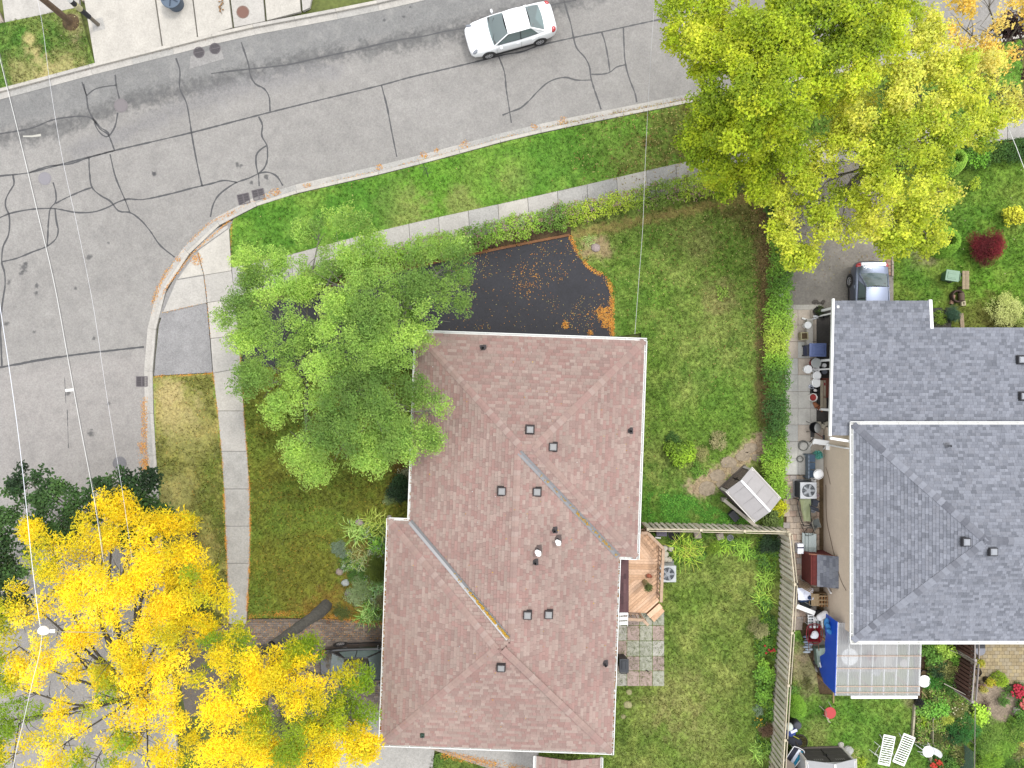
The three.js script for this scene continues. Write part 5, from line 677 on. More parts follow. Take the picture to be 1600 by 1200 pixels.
function loftBody(st) {
  const pos = [], idx = [], ring = ([x, hw, lo, top]) => { const h = [[0, lo], [.84, lo], [.955, lo + .07], [1, lo + .2], [1.005, (lo + top) / 2], [.985, top - .2], [.95, top - .09], [.87, top - .02], [.6, top + .018], [0, top + .035]]; const r = h.map(([k, y]) => [x, y, k * hw]); for (let i = h.length - 2; i > 0; i--) r.push([x, h[i][1], -h[i][0] * hw]); return r; };
  const rings = st.map(ring), n = rings[0].length; rings.forEach(r => r.forEach(p => pos.push(...p)));
  for (let i = 0; i + 1 < rings.length; i++) for (let j = 0; j < n; j++) { const a = i * n + j, b = i * n + (j + 1) % n; idx.push(a, a + n, b, b, a + n, b + n); }
  for (const [k, f] of [[0, 1], [rings.length - 1, -1]]) { const c = pos.length / 3; pos.push(st[k][0], (st[k][2] + st[k][3]) / 2, 0); for (let j = 0; j < n; j++) { const a = k * n + j, b = k * n + (j + 1) % n; f > 0 ? idx.push(c, a, b) : idx.push(c, b, a); } }
  const g = new THREE.BufferGeometry(); g.setAttribute('position', new THREE.Float32BufferAttribute(pos, 3)); g.setIndex(idx); g.computeVertexNormals(); return g;
}
const rubber = mat([.02, .02, .021], { roughness: .8 }), alloy = mat([.5, .5, .52], { roughness: .35, metalness: .8 }), black = mat([.012, .012, .014], { roughness: .5 }), carGlass = new THREE.MeshPhysicalMaterial({ color: new THREE.Color().setRGB(.32, .4, .4), roughness: .03, transmission: .7, thickness: 0, side: THREE.DoubleSide }), seatMat = mat([.1, .1, .1]), paleSeat = mat([.36, .36, .32]);
function car(label, category, p, turn, paint, o = {}) {
  const t = thing('car', label, category, p, turn), W2 = .885;
  part('body', loftBody([[2.3, .5, .34, .58], [2.24, .68, .26, .66], [2.08, .8, .2, .72], [1.75, .86, .19, .8], [1.3, .885, .19, .87], [.9, .89, .19, .92], [.4, .89, .19, .93], [-.4, .89, .19, .94], [-1.1, .89, .19, .955], [-1.55, .885, .2, .985], [-1.95, .85, .24, .99], [-2.18, .77, .28, .95], [-2.29, .66, .34, .86], [-2.31, .56, .4, .76]].reverse()), paint, t);
  part('cabin', [prism([[1.0, -.7], [1.0, .7], [-1.6, .66], [-1.6, -.66]], .94, 1.005), B(.3, .06, 1.3, .72, 1.02, 0)], black, t);
  for (const [x, z] of [[.05, .36], [.05, -.36], [-.85, .36], [-.85, -.36]]) { const s = part('seat', [RB(.16, .44, .46, .06, x - .12, 1.06, z, 0, 0, .15), RB(.12, .16, .24, .04, x - .2, 1.26, z)], o.pale && z > 0 && x > 0 ? paleSeat : seatMat, t); }
  const wf = [1.02, .925, .76], wt = [.26, 1.385, .56], rt = [-.92, 1.375, .55], rb = [-1.62, 1.0, .7], m = ([x, y, z]) => [x, y, -z];
  part('windshield', patch(m(wf), wf, m(wt), wt, [.1, .035, 0], 10, 6), carGlass, t); part('rear_window', patch(rb, m(rb), rt, m(rt), [-.09, .03, 0], 10, 6), carGlass, t);
  part('roof', [patch(m(wt), wt, m(rt), rt, [0, .05, 0], 10, 8)], paint, t);
  const sideP = [], dark = [];
  for (const s of [1, -1]) {
    const q = ([x, y, z]) => v3(x, y, z * s);
    part('side_window', plate([q([.88, .955, .765]), q([.2, 1.36, .585]), q([-.35, 1.37, .585]), q([-.35, .965, .775])], .006), carGlass, t); part('side_window', plate([q([-.39, .965, .775]), q([-.39, 1.37, .585]), q([-.9, 1.35, .58]), q([-1.32, 1.02, .735])], .006), carGlass, t);
    sideP.push(TB([q(wf), q([.64, 1.165, .665]), q(wt)], .032, 10, 6), TB([q(wt), q([-.33, 1.405, .575]), q(rt)], .03, 10, 6), TB([q(rt), q([-1.28, 1.2, .635]), q(rb)], .045, 10, 6), plate([q([-1.28, 1.03, .745]), q([-.98, 1.33, .6]), q(rt), q(rb)], .012));
    dark.push(rod(q([-.37, .96, .775]), q([-.37, 1.375, .587]), .022), TB([q([.86, .955, .772]), q([-.3, .965, .782]), q([-1.34, 1.01, .742])], .013, 10, 5));
    part('wing_mirror', [RB(.12, .13, .2, .05, .72, 1.0, .96 * s), rod([.72, .97, .84 * s], [.72, .99, .92 * s], .025)], paint, t);
    part('headlight', move(new THREE.SphereGeometry(.17, 12, 8).scale(1.2, .4, .55), 1.98, .7, .67 * s, -.42 * s, 0, -.12), gloss([.12, .13, .15], { roughness: .15 }), t); part('tail_light', move(new THREE.SphereGeometry(.24, 12, 8).scale(.62, .55, .7), -2.08, .86, .66 * s, .5 * s), gloss([.3, .008, .012], { roughness: .2 }), t);
    part('door_handle', [RB(.18, .025, .03, .01, -.2, .82, .885 * s), RB(.18, .025, .03, .01, -1.0, .83, .885 * s)], paint, t);
    part('sill', beam([1.0, .2, .87 * s], [-1.0, .2, .87 * s], .04, .06), black, t);
  }
  part('pillar', sideP, paint, t); part('window_trim', dark, black, t); part('door_seam', [1, -1].flatMap(s => [B(.008, .62, .006, .93, .55, .893 * s), B(.008, .68, .006, -.37, .56, .896 * s), B(.008, .45, .006, -1.28, .68, .893 * s)]), black, t);
  part('wheel_arch', [[1.36, 1], [-1.36, 1]].map(([x]) => C(.365, .365, W2 * 2 + .02, x, .335, 0, 24, Math.PI / 2)), black, t);
  for (const x of [1.36, -1.36]) for (const s of [1, -1]) { const w = part('wheel', move(new THREE.TorusGeometry(.245, .085, 10, 26), x, .325, .83 * s), rubber, t); const sp = [move(new THREE.TorusGeometry(.2, .022, 6, 24), x, .325, .885 * s), C(.05, .05, .05, x, .325, .885 * s, 12, Math.PI / 2)]; for (let i = 0; i < 7; i++) { const a = i * .8976; sp.push(rod([x, .325, .88 * s], [x + Math.cos(a) * .19, .325 + Math.sin(a) * .19, .885 * s], .024)); } part('rim', sp, alloy, w); part('brake_disc', C(.2, .2, .02, x, .325, .86 * s, 20, Math.PI / 2), black, w); }
  part('bumper_trim', [RB(.06, .1, .9, .02, 2.26, .4, 0), RB(.05, .14, .5, .02, -2.3, .62, 0)], black, t); part('wiper', [rod([1.02, .985, .1], [.72, 1.17, .52], .012), rod([1.03, .985, -.45], [.74, 1.17, .02], .012)], black, t);
  if (o.extra) o.extra(t); return t;
}
const P0 = W(797, 44, .75); P0.y = 0;
car('white sedan driving along the street at the top of the photo', 'car', P0, Math.PI + .265, gloss([.66, .67, .68], { roughness: .3, clearcoat: 1 }), { pale: 1 });
{ const p = W(1361, 470, .9); p.y = .14; p.z = W(1361, 409, .8).z + 2.3; car('dark blue sedan backed out from under the grey carport roof', 'car', p, -Math.PI / 2, new THREE.MeshPhysicalMaterial({ color: new THREE.Color().setRGB(.115, .135, .19), metalness: .75, roughness: .32, clearcoat: 1, clearcoatRoughness: .05 }), { extra: t => part('spoiler', RB(.16, .03, 1.25, .014, -2.12, 1.02, 0), mat([.6, .62, .66], { roughness: .3, metalness: .3 }), t) }); }
{ const p = W(503, 1034, .6); p.x += 2.3; p.y = .13; car('black car half under the west eave of the brown roof', 'car', p, .03, new THREE.MeshPhysicalMaterial({ color: new THREE.Color().setRGB(.012, .012, .014), metalness: 0, roughness: .3, clearcoat: 1, clearcoatRoughness: .04 }), { extra: t => { const g = []; for (let i = 0; i < 260; i++) g.push(B(.05 + .05 * R(), .008, .03, 1.02 + .14 * (R() - .4), .985 + .04 * R(), (R() - .5) * 1.4, R() * 3, (R() - .5) * .5)); part('caught_leaves', g, plain(186, 116, 40), t, { kind: 'stuff' }); } }); }

// ------------------------------------------------------------------ poles, wires, street lamp
{
  const b1 = at(111, 35, .1, .1), p1 = thing('utility_pole', 'weathered brown wooden pole standing in the grass patch at the top left', 'utility pole', b1);
  part('shaft', taper([v3(0, -.1, 0), v3(0, 4, 0), v3(-.1, 9.6, 0)], .17, .12, 12, .06), mapMat(grainy(A(136, 112, 88), .4, .3, .7, 128, 111)), p1); part('cross_arm', beam([-.9, 9.2, .25], [.8, 9.2, -.2], .1, .12), mapMat(grainy(A(136, 112, 88), .4, .3, .7, 128, 112)), p1); part('soil_mound', L([[0, .12], [.25, .1], [.45, .02], [.5, -.05]], 0, 0, 0, 14), soilMat, p1);
  const b2 = at(154, 39, .1, .13), p2 = thing('utility_pole', 'slim pole with a dark sleeve and pale bands on the concrete at the top left', 'utility pole', b2);
  part('shaft', C(.085, .1, 9, 0, 4.5, 0, 14), mapMat(grainy(A(150, 140, 124), .3, .2, .7, 128, 113)), p2); part('sleeve', C(.125, .125, 2.6, 0, 2.1, 0, 14), plain(58, 58, 64), p2); part('band', C(.15, .15, .42, 0, 1.75, 0, 14), plain(232, 226, 176), p2); part('band', C(.14, .14, .5, .02, 2.6, 0, 14), plain(232, 232, 230), p2); part('marker', RB(.14, .3, .1, .02, -.1, 3.1, .08), plain(150, 70, 76), p2); part('base_plate', [B(.62, .006, .62, 0, .006, 0, .26)], conc[2], p2);
  const wm = mat([.55, .55, .54], { roughness: .5 }), wd = mat([.1, .1, .1], { roughness: .6 });
  const wire = (label, pts, h, r, m, sag = 0) => { const o = part('overhead_wire', TB(pts.map(([u, v], i) => W(u, v, h - sag * Math.sin(i / (pts.length - 1) * Math.PI))), r, 60, 6), m, scene); tag(o, label, 'wire'); return o; };
  wire('pale overhead wire crossing the side street from the left edge at the top', [[-60, -170], [0, 92], [28, 205], [58, 330], [84, 440], [106, 560], [128, 680], [147, 780], [162, 880], [172, 960], [190, 1090]], 8, .009, wm); wire('dark wire twisted along the pale overhead wire', [[-58, -170], [2, 93], [30, 206], [60, 331], [86, 441], [108, 561], [130, 681], [149, 781], [164, 881], [174, 961], [192, 1090]], 7.93, .009, wd);
  wire('thin faint overhead wire, rightmost over the side street', [[40, -80], [64, 26], [78, 130], [98, 250], [120, 350], [146, 480], [164, 600], [180, 700], [190, 760], [203, 850], [216, 950]], 8, .006, mat([.5, .5, .52]));
  wire('bright white cable from the left edge to the street lamp', [[-14, 380], [0, 478], [18, 600], [30, 690], [40, 780], [50, 880], [60, 960], [64, 985]], 8.6, .012, mat([.55, .57, .62], { roughness: .4 })); wire('white cable leaving the street lamp toward the bottom edge', [[66, 988], [62, 1020], [52, 1060], [44, 1095], [36, 1130], [24, 1180], [14, 1240]], 8.6, .01, wm);
  wire('thin dashed service wire crossing the back lawn to the brown roof', [[1045, -120], [1024, 0], [1014, 140], [1008, 260], [1004, 360], [998, 440], [992, 522]], 5, .008, mat([.4, .4, .4]), .2); wire('faint wire at the right edge over the lawn', [[1566, 150], [1576, 200], [1588, 230], [1600, 262], [1625, 320]], 6, .012, wm);
  const lp = W(196, 990, 8.6), base = at(330, 905, .1, .12), lamp = thing('street_lamp', 'white street lamp head on a long arm above the golden tree', 'street lamp', base), loc = (u, v, h) => W(u, v, h).sub(base);
  part('pole', taper([v3(0, 0, 0), loc(196, 990, 8.4).multiplyScalar(.5), loc(196, 990, 8.4)], .12, .07, 10), mapMat(grainy(A(150, 140, 124), .3, .2, .7, 128, 114)), lamp); part('arm', TB([loc(196, 990, 8.3), loc(140, 988, 8.6), loc(84, 987, 8.65)], .018, 16, 8), plain(206, 196, 160), lamp);
  const hd = loc(68, 986, 8.65); part('lamp_head', [move(new THREE.SphereGeometry(.4, 18, 12).scale(.62, .2, .4), hd.x, hd.y, hd.z), C(.06, .06, .12, hd.x, hd.y + .1, hd.z, 12), RB(.2, .08, .14, .03, hd.x + .36, hd.y, hd.z)], mat([.7, .71, .72], { roughness: .35 }), lamp); part('lens', move(new THREE.SphereGeometry(.26, 14, 8).scale(.9, .35, .75), hd.x - .05, hd.y - .07, hd.z), gloss([.5, .5, .48]), lamp);
}

// ------------------------------------------------------------------ ironwork in the road
function manhole(label, u, v, r, tone, y = .004, o = {}) {
  const p = at(u, v, 0, y), t = thing('manhole_cover', label, 'manhole cover', p), m = plain(...tone, { roughness: .7 });
  part('frame', L([[r, -.02], [r, .008], [r * .9, .008], [r * .9, -.002], [r * .88, -.02]], 0, 0, 0, 30), o.rim ? plain(...o.rim) : m, t); const st = []; for (let i = -5; i <= 5; i++) { const w = Math.sqrt(Math.max(0, .78 - (i / 6) ** 2)) * r * 2; st.push(B(w, .006, r * .06, 0, .007, i * r / 6.6)); } part('cover', [C(r * .87, r * .87, .01, 0, 0, 0, 30), ...st], m, t); return t;
}
manhole('pale round manhole cover in the dark lane near the top left', 189, 165, .36, [160, 152, 154]); manhole('round manhole cover in the side street left of the pale wire', 70, 279, .34, [176, 172, 178]); manhole('grey round manhole cover just above the dark green tree', 187, 724, .36, [150, 148, 152]); manhole('rusty round cover in the pavement slabs at the top', 381, 21, .33, [156, 112, 96], .14, { rim: [170, 140, 126] }); manhole('dark round lid in the grass beside the golden tree', 303, 833, .3, [60, 58, 54], .125, { rim: [120, 98, 60] });
function drain(label, u, v, turn, w, d, kind) {
  const p = at(u, v, 0, .012), t = thing('storm_drain', label, 'storm drain', p, turn), iron = plain(128, 120, 124, { roughness: .7 }), bars = [];
  if (kind === 'round') { part('frame', L([[.29, -.02], [.29, .018], [.255, .018], [.25, -.02]], 0, 0, 0, 26), iron, t); for (let i = -5; i <= 5; i++) { const l = Math.sqrt(.0625 - (i * .044) ** 2) * 2; bars.push(B(.018, .02, l, i * .044, .006, 0)); } bars.push(B(.5, .022, .03, 0, .006, 0)); part('well', C(.25, .25, .02, 0, -.012, 0, 24), black, t); }
  else { part('frame', [B(w, .03, .04, 0, .004, -d / 2), B(w, .03, .04, 0, .004, d / 2), B(.04, .03, d, -w / 2, .004, 0), B(.04, .03, d, w / 2, .004, 0), B(.05, .03, d, 0, .004, 0)], iron, t); for (let i = 1; i < 12; i++) bars.push(B(.018, .024, d - .04, -w / 2 + i * w / 12, .005, 0)); for (let i = 1; i < 4; i++) bars.push(B(w - .04, .02, .018, 0, .004, -d / 2 + i * d / 4)); part('well', B(w, .01, d, 0, -.008, 0), black, t); }
  part('grate', bars, iron, t); return t;
}
drain('left round grate of the pair in the far gutter', 311, 82, .2, 0, 0, 'round'); drain('right round grate of the pair in the far gutter', 336, 76, .2, 0, 0, 'round'); drain('left square grate of the pair at the corner kerb', 381, 311, .22, .58, .52); drain('right square grate of the pair at the corner kerb', 404, 304, .22, .58, .52); drain('square drain grate against the kerb of the side street', 222, 596, 0, .56, .5);
struct('drain_apron', prism([[-.02, 0]].length ? xz([[298, 88], [345, 74], [350, 92], [296, 108]], 0) : [], -.02, .006), conc[3]);

// ------------------------------------------------------------------ fences
const fenceWood = [A(206, 200, 182, 1.85), A(198, 192, 172, 1.85), A(188, 182, 164, 1.85), A(214, 206, 190, 1.85)].map((c, i) => mapMat(grainy(c, .24, .3, .6, 128, 120 + i))), railWood = [A(226, 214, 186, 1.25), A(218, 206, 178, 1.25)].map((c, i) => mapMat(grainy(c, .2, .25, .8, 128, 126 + i))), brownWood = [A(112, 76, 62), A(94, 62, 50), A(124, 86, 72)].map((c, i) => mapMat(grainy(c, .3, .3, .6, 128, 130 + i)));
function boardFence(label, pts, h, o = {}) {
  const t = thing('wooden_fence', label, 'fence', [pts[0][0], .08, pts[0][1]]), ox = pts[0][0], oz = pts[0][1], wood = o.wood ?? fenceWood, rail = o.rail ?? railWood, sp = o.spacing ?? .29;
  for (let i = 0; i + 1 < pts.length; i++) {
    const a = v3(pts[i][0] - ox, 0, pts[i][1] - oz), b = v3(pts[i + 1][0] - ox, 0, pts[i + 1][1] - oz), d = b.clone().sub(a), len = d.length(); d.normalize(); const n = v3(-d.z, 0, d.x), yaw = -Math.atan2(d.z, d.x), P = (s, k, y) => a.clone().addScaledVector(d, s).addScaledVector(n, k).add(v3(0, y, 0));
    const np = Math.max(1, Math.round(len / 2.3)); for (let k = i ? 1 : 0; k <= np; k++) { const q = P(len * k / np, 0, 0); part('post', [RB(.1, h + .06, .1, .008, q.x, (h + .06) / 2, q.z, yaw), RB(.13, .03, .13, .01, q.x, h + .075, q.z, yaw)], pick(rail), t); }
    for (const y of [.3, h - .22]) part('rail', beam(P(0, 0, y), P(len, 0, y), .05, .09), pick(rail), t);
    for (let k = 0; k < np; k++) part('cap_rail', [beam(P(len * k / np + .04, .0, h + .012), P(len * (k + 1) / np - .04, 0, h + .012), .05, .05), beam(P(len * k / np + .05, o.capOff ?? .09, h - .0), P(len * (k + 1) / np - .05, o.capOff ?? .09, h), .028, .09)], pick(rail), t);
    const geo = B(o.w ?? .17, h - .1, .02); for (let s = .12, k = 0; s < len - .08; s += sp / 2, k++) { const side = k % 2 ? 1 : -1; if (o.single && side > 0) continue; const q = P(s, side * .04, h / 2), m = new THREE.Mesh(geo, pick(wood)); m.name = 'board'; m.position.copy(q); m.rotation.set(0, yaw, (R() - .5) * .015); m.castShadow = m.receiveShadow = true; t.add(m); }
  }
  return t;
}
const fC = [13.72, 7.36];
boardFence('weathered board fence running from the deck to the corner below the shed', [[6.75, 7.22], [9.4, 7.26], fC], 1.55, { capOff: .1, rail: railWood });
boardFence('long weathered shadow-board fence between the rear lawn and the side walk', [[fC[0], fC[1] + .06], [13.98, 9.9], [13.84, 12.3], [13.66, 14.9], [13.5, 17.6], [13.38, 19.6], [13.3, 22.5]], 1.75, { capOff: -.13 });
boardFence('dark brown board fence between the two neighbour gardens', [[22.9, 12.75], [22.9, 13.65]], 1.75, { wood: brownWood, capOff: -.2, rail: [mapMat(grainy(A(206, 196, 190), .2, .2, .8, 128, 136)), mapMat(grainy(A(176, 164, 150), .2, .2, .8, 128, 137))], w: .14, spacing: .2 });
boardFence('lower run of dark brown board fence ending at the bare earth', [[22.9, 13.8], [22.75, 15.7]], 1.75, { wood: brownWood, capOff: -.2, rail: [mapMat(grainy(A(206, 196, 190), .2, .2, .8, 128, 138)), mapMat(grainy(A(176, 164, 150), .2, .2, .8, 128, 139))], w: .14, spacing: .2 });
{ const t = thing('wire_fence', 'thin metal fence with green slats beyond the large green bush', 'fence', [23.3, .1, 16.3]), m = mat(A(170, 168, 150), { roughness: .6, metalness: .3 }), gs = []; part('top_rail', rod([0, 1.15, 0], [-.05, 1.15, 5.4], .022), m, t); for (const z of [0, 1.8, 3.6, 5.4]) part('post', C(.025, .025, 1.2, -.01 * z, .6, z, 8), m, t); for (let z = 2.3; z < 5.4; z += .09) gs.push(B(.012, 1.0, .075, -.01 * z, .55, z)); part('slat_panel', gs, plain(104, 140, 118), t, { kind: 'stuff' }); }

// ------------------------------------------------------------------ deck, patio door canopy and steps
function clipPoly(sub, clip) { let out = sub; const area = clip.reduce((s, p, i) => { const q = clip[(i + 1) % clip.length]; return s + p[0] * q[1] - q[0] * p[1]; }, 0), sg = Math.sign(area); for (let i = 0; i < clip.length && out.length; i++) { const a = clip[i], b = clip[(i + 1) % clip.length], f = p => sg * ((b[0] - a[0]) * (p[1] - a[1]) - (b[1] - a[1]) * (p[0] - a[0])), src = out; out = []; for (let j = 0; j < src.length; j++) { const p = src[j], q = src[(j + 1) % src.length], fp = f(p), fq = f(q); if (fp >= 0) out.push(p); if ((fp >= 0) !== (fq >= 0)) { const k = fp / (fp - fq); out.push([p[0] + (q[0] - p[0]) * k, p[1] + (q[1] - p[1]) * k]); } } } return out; }
function boards(poly, angle, w, y0, y1, mats, parent, name = 'deck_board') { const c = Math.cos(angle), s = Math.sin(angle), pr = poly.map(([x, z]) => -s * x + c * z), pa = poly.map(([x, z]) => c * x + s * z), lo = Math.min(...pr), hi = Math.max(...pr), a0 = Math.min(...pa) - .1, a1 = Math.max(...pa) + .1, pt = (a, b) => [c * a - s * b, s * a + c * b]; for (let b = lo; b < hi; b += w) { const q = clipPoly([pt(a0, b + .004), pt(a1, b + .004), pt(a1, b + w - .004), pt(a0, b + w - .004)], poly); if (q.length < 3) continue; const ar = Math.abs(q.reduce((t, p, i) => { const n = q[(i + 1) % q.length]; return t + p[0] * n[1] - n[0] * p[1]; }, 0)); if (ar < .01) continue; part(name, prism(q, y0, y1 + R() * .003), pick(mats), parent, { ox: R() * 5, oy: R() * 5 }); } }
{
  const H0 = .78, deckM = [A(224, 184, 150, 1.7), A(216, 176, 142, 1.7), A(230, 192, 160, 1.7), A(210, 170, 136, 1.7)].map((c, i) => mapMat(grainy(c, .18, .2, .7, 128, 140 + i))), Q = l => xz(l, H0), t = thing('deck', 'tan wooden deck with angled corners beside the brown roof', 'deck');
  boards(Q([[966, 833], [1012, 833], [1033, 856], [1030, 873], [966, 873]]), .9, .14, H0 - .03, H0, deckM, t); boards(Q([[966, 873.2], [1030, 873.2], [1029, 906], [966, 906]]), .02, .14, H0 - .03, H0, deckM, t); boards(Q([[966, 906.2], [1029, 906.2], [1029, 940], [1010, 957], [1000, 957], [966, 955]]), -.72, .14, H0 - .03, H0, deckM, t);
  part('deck_frame', prism(Q([[965, 832], [1012, 832], [1033.5, 855], [1029.5, 940], [1010, 958], [1000, 958], [965, 956]]), .1, H0 - .035), deckM[3], t);
  const rl = [A(234, 200, 170), A(226, 192, 162)].map((c, i) => mapMat(grainy(c, .16, .2, .7, 128, 146 + i))), rt = H0 + .95; const rail = (a, b, open) => { const A3 = W(...a, rt), B3 = W(...b, rt), n = Math.round(A3.distanceTo(B3) / .24); part('hand_rail', beam(A3, B3, .14, .035), pick(rl), t); part('bottom_rail', beam(A3.clone().setY(H0 + .08), B3.clone().setY(H0 + .08), .04, .08), pick(rl), t); for (let i = 0; i <= n; i++) { const p = A3.clone().lerp(B3, i / n); part(i % 5 ? 'baluster' : 'rail_post', i % 5 ? B(.04, .86, .04, p.x, H0 + .48, p.z) : B(.09, 1.02, .09, p.x, H0 + .44, p.z), pick(rl), t); } };
  rail([1003, 833], [1012, 832.5]); rail([1012.5, 833], [1036.5, 857]); rail([1036.5, 859], [1033, 941]); rail([980, 967.5], [1005, 969]); rail([1005, 969], [1013, 977]);
  const st = thing('deck_steps', 'two angled wooden steps going down from the deck to the patio squares', 'steps'); for (const [k, h] of [[0, .5], [1, .27]]) { const a = 5 + k * 6; part('tread', prism(xz([[1009 + a, 957 + a], [1030 + a * .6, 940 + a], [1036 + a * .5, 946 + a], [1014 + a, 963 + a]].map(([u, v]) => [u - 3, v - 2]), h), h - .05, h), pick(deckM), st); part('riser', prism(xz([[1009 + a, 957 + a], [1030 + a * .6, 940 + a], [1030.6 + a * .6, 941 + a], [1009.6 + a, 958 + a]].map(([u, v]) => [u - 3, v - 2]), h), .1, h - .052), deckM[3], st); }
  const aw = thing('door_canopy', 'narrow purple-brown shingled canopy under the gutter above the deck', 'canopy'), c0 = W(968, 874, 2.5), c1 = W(982, 874, 2.35), c2 = W(980, 957, 2.35), c3 = W(966, 957, 2.5); part('canopy_deck', plate([c0, c1, c2, c3], .04), plain(90, 66, 66), aw); part('shingle_field', shingles([c1, c2, c3, c0], v3(0, 0, 1), () => { const c = pick([A(120, 84, 88), A(108, 76, 80), A(132, 96, 98)]), m = 1.2 * (.85 + .3 * R()); return c.map(x => x * m); }, { width: () => .2 + R() * .4, exposure: .14 }), shingleMat, aw, { raw: true, kind: 'stuff' });
  const la = thing('window_awning', 'white slatted awning at the foot of the purple-brown canopy', 'awning'); for (let i = 0; i < 3; i++) { const a = W(968, 959.5 + i * 7.4, 2.4), b = W(981, 959 + i * 7.4, 2.25); part('slat', plate([a.clone().add(v3(0, 0, -.085)), b.clone().add(v3(0, 0, -.085)), b.clone().add(v3(0, -.05, .085)), a.clone().add(v3(0, -.05, .085))], .012), whiteTrim, la); } part('side_arm', [beam(W(981, 958, 2.2), W(980.5, 978, 2.1), .03, .03), beam(W(969, 958, 2.34), W(968.5, 978, 2.24), .03, .03)], whiteTrim, la);
}

// ------------------------------------------------------------------ sheds
function shed(label, p, turn, w, d, he, hr, o = {}) { // front doors face local -z, ridge runs along z
  const t = thing('garden_shed', label, 'shed', p, turn), wm = plain(...(o.wall ?? [190, 184, 176])), dm = mapMat(grainy(A(...(o.door ?? [150, 136, 124])), .18, .2, 1, 128, 151)), rm = mapMat(grainy(A(...(o.roof ?? [206, 201, 200])), .06, .06, 1, 128, 152), { roughness: .6 }), x = w / 2 - .06, z = d / 2 - .06;
  part('floor', B(w + .1, .1, d + .1, 0, .05, 0), plain(120, 110, 100), t); part('wall', B(.04, he - .1, d - .12, -x, he / 2 + .05, 0), wm, t); part('wall', B(.04, he - .1, d - .12, x, he / 2 + .05, 0), wm, t); part('wall', B(w - .16, he - .1, .04, 0, he / 2 + .05, z), wm, t);
  for (const [a, b] of [[-x, -z], [x, -z], [-x, z], [x, z]]) part('corner_post', RB(.12, he, .12, .02, a, he / 2, b), plain(214, 210, 202), t);
  for (const s of [-1, 1]) { const dr = part('door', [B(w / 2 - .2, he - .2, .05, s * (w / 4 - .07), he / 2, -z - .01), ...[.28, .52, .76].map(k => B(w / 2 - .28, .02, .07, s * (w / 4 - .07), he * k, -z - .012))], dm, t); part('handle', RB(.05, .14, .06, .015, s * .06, he * .55, -z - .07), black, dr); if (o.vents) { const vg = []; for (let i = 0; i < 5; i++) vg.push(B(.05, .12, .06, s * (w / 4 - .07) - .2 + i * .1, he - .24, -z - .014)); part('door_vent', vg, plain(150, 148, 140), dr); } }
  part('gable', [-1, 1].map(s => new THREE.ExtrudeGeometry(new THREE.Shape([new THREE.Vector2(-x, he - .02), new THREE.Vector2(x, he - .02), new THREE.Vector2(0, hr - .04)]), { depth: .04, bevelEnabled: false }).translate(0, 0, s * z - .02)), wm, t);
  const e = w / 2 + .04, f = d / 2 + .08; for (const s of [-1, 1]) { const rp = part('roof_panel', plate([[0, hr, -f], [s * e, he - .04, -f], [s * e, he - .04, f], [0, hr, f]], .035), rm, t); part('panel_rib', [-.5, 0, .5].map(k => beam([s * .06, hr + .0, k * f * 1.3], [s * (e - .04), he - .028, k * f * 1.3], .03, .012)), rm, rp); }
  part('ridge_cap', [beam([0, hr + .012, -f + .02], [0, hr + .012, f - .02], .1, .03)], mat([.62, .62, .62], { roughness: .5 }), t); part('eave_trim', [beam([-e, he - .05, -f], [-e, he - .05, f], .03, .06), beam([e, he - .05, -f], [e, he - .05, f], .03, .06)], plain(222, 216, 208), t); return t;
}
shed('small grey gabled shed with brown doors standing askew by the right hedge', v3(12.08, .1, 5.55), .75, 1.72, 1.98, 1.36, 1.66, {});
shed('grey shed with dark doors cut off by the bottom edge', v3(15.98, .1, 19.9), .03, 2.45, 2.1, 1.42, 1.8, { door: [84, 80, 74], wall: [206, 206, 208], roof: [206, 206, 208], vents: 1 });
{ const t = thing('leaning_board', 'long pale board lying along the lower side of the small grey shed', 'board'); part('timber', beam(W(1131, 781, .5), W(1186, 826, .6), .16, .06), plain(216, 206, 190), t); part('end_block', RB(.26, .3, .2, .02, ...W(1131, 780, .3).toArray()), plain(190, 184, 166), t); const k = thing('dark_bin', 'small dark box in the grass beside the small grey shed', 'box', at(1146, 806, .3), .7); part('body', RB(.34, .3, .5, .02, 0, .16, 0), plain(62, 64, 68), k); part('lid', RB(.36, .04, .52, .01, 0, .32, 0), plain(80, 82, 86), k); k.name = numbered('dark_box'); }
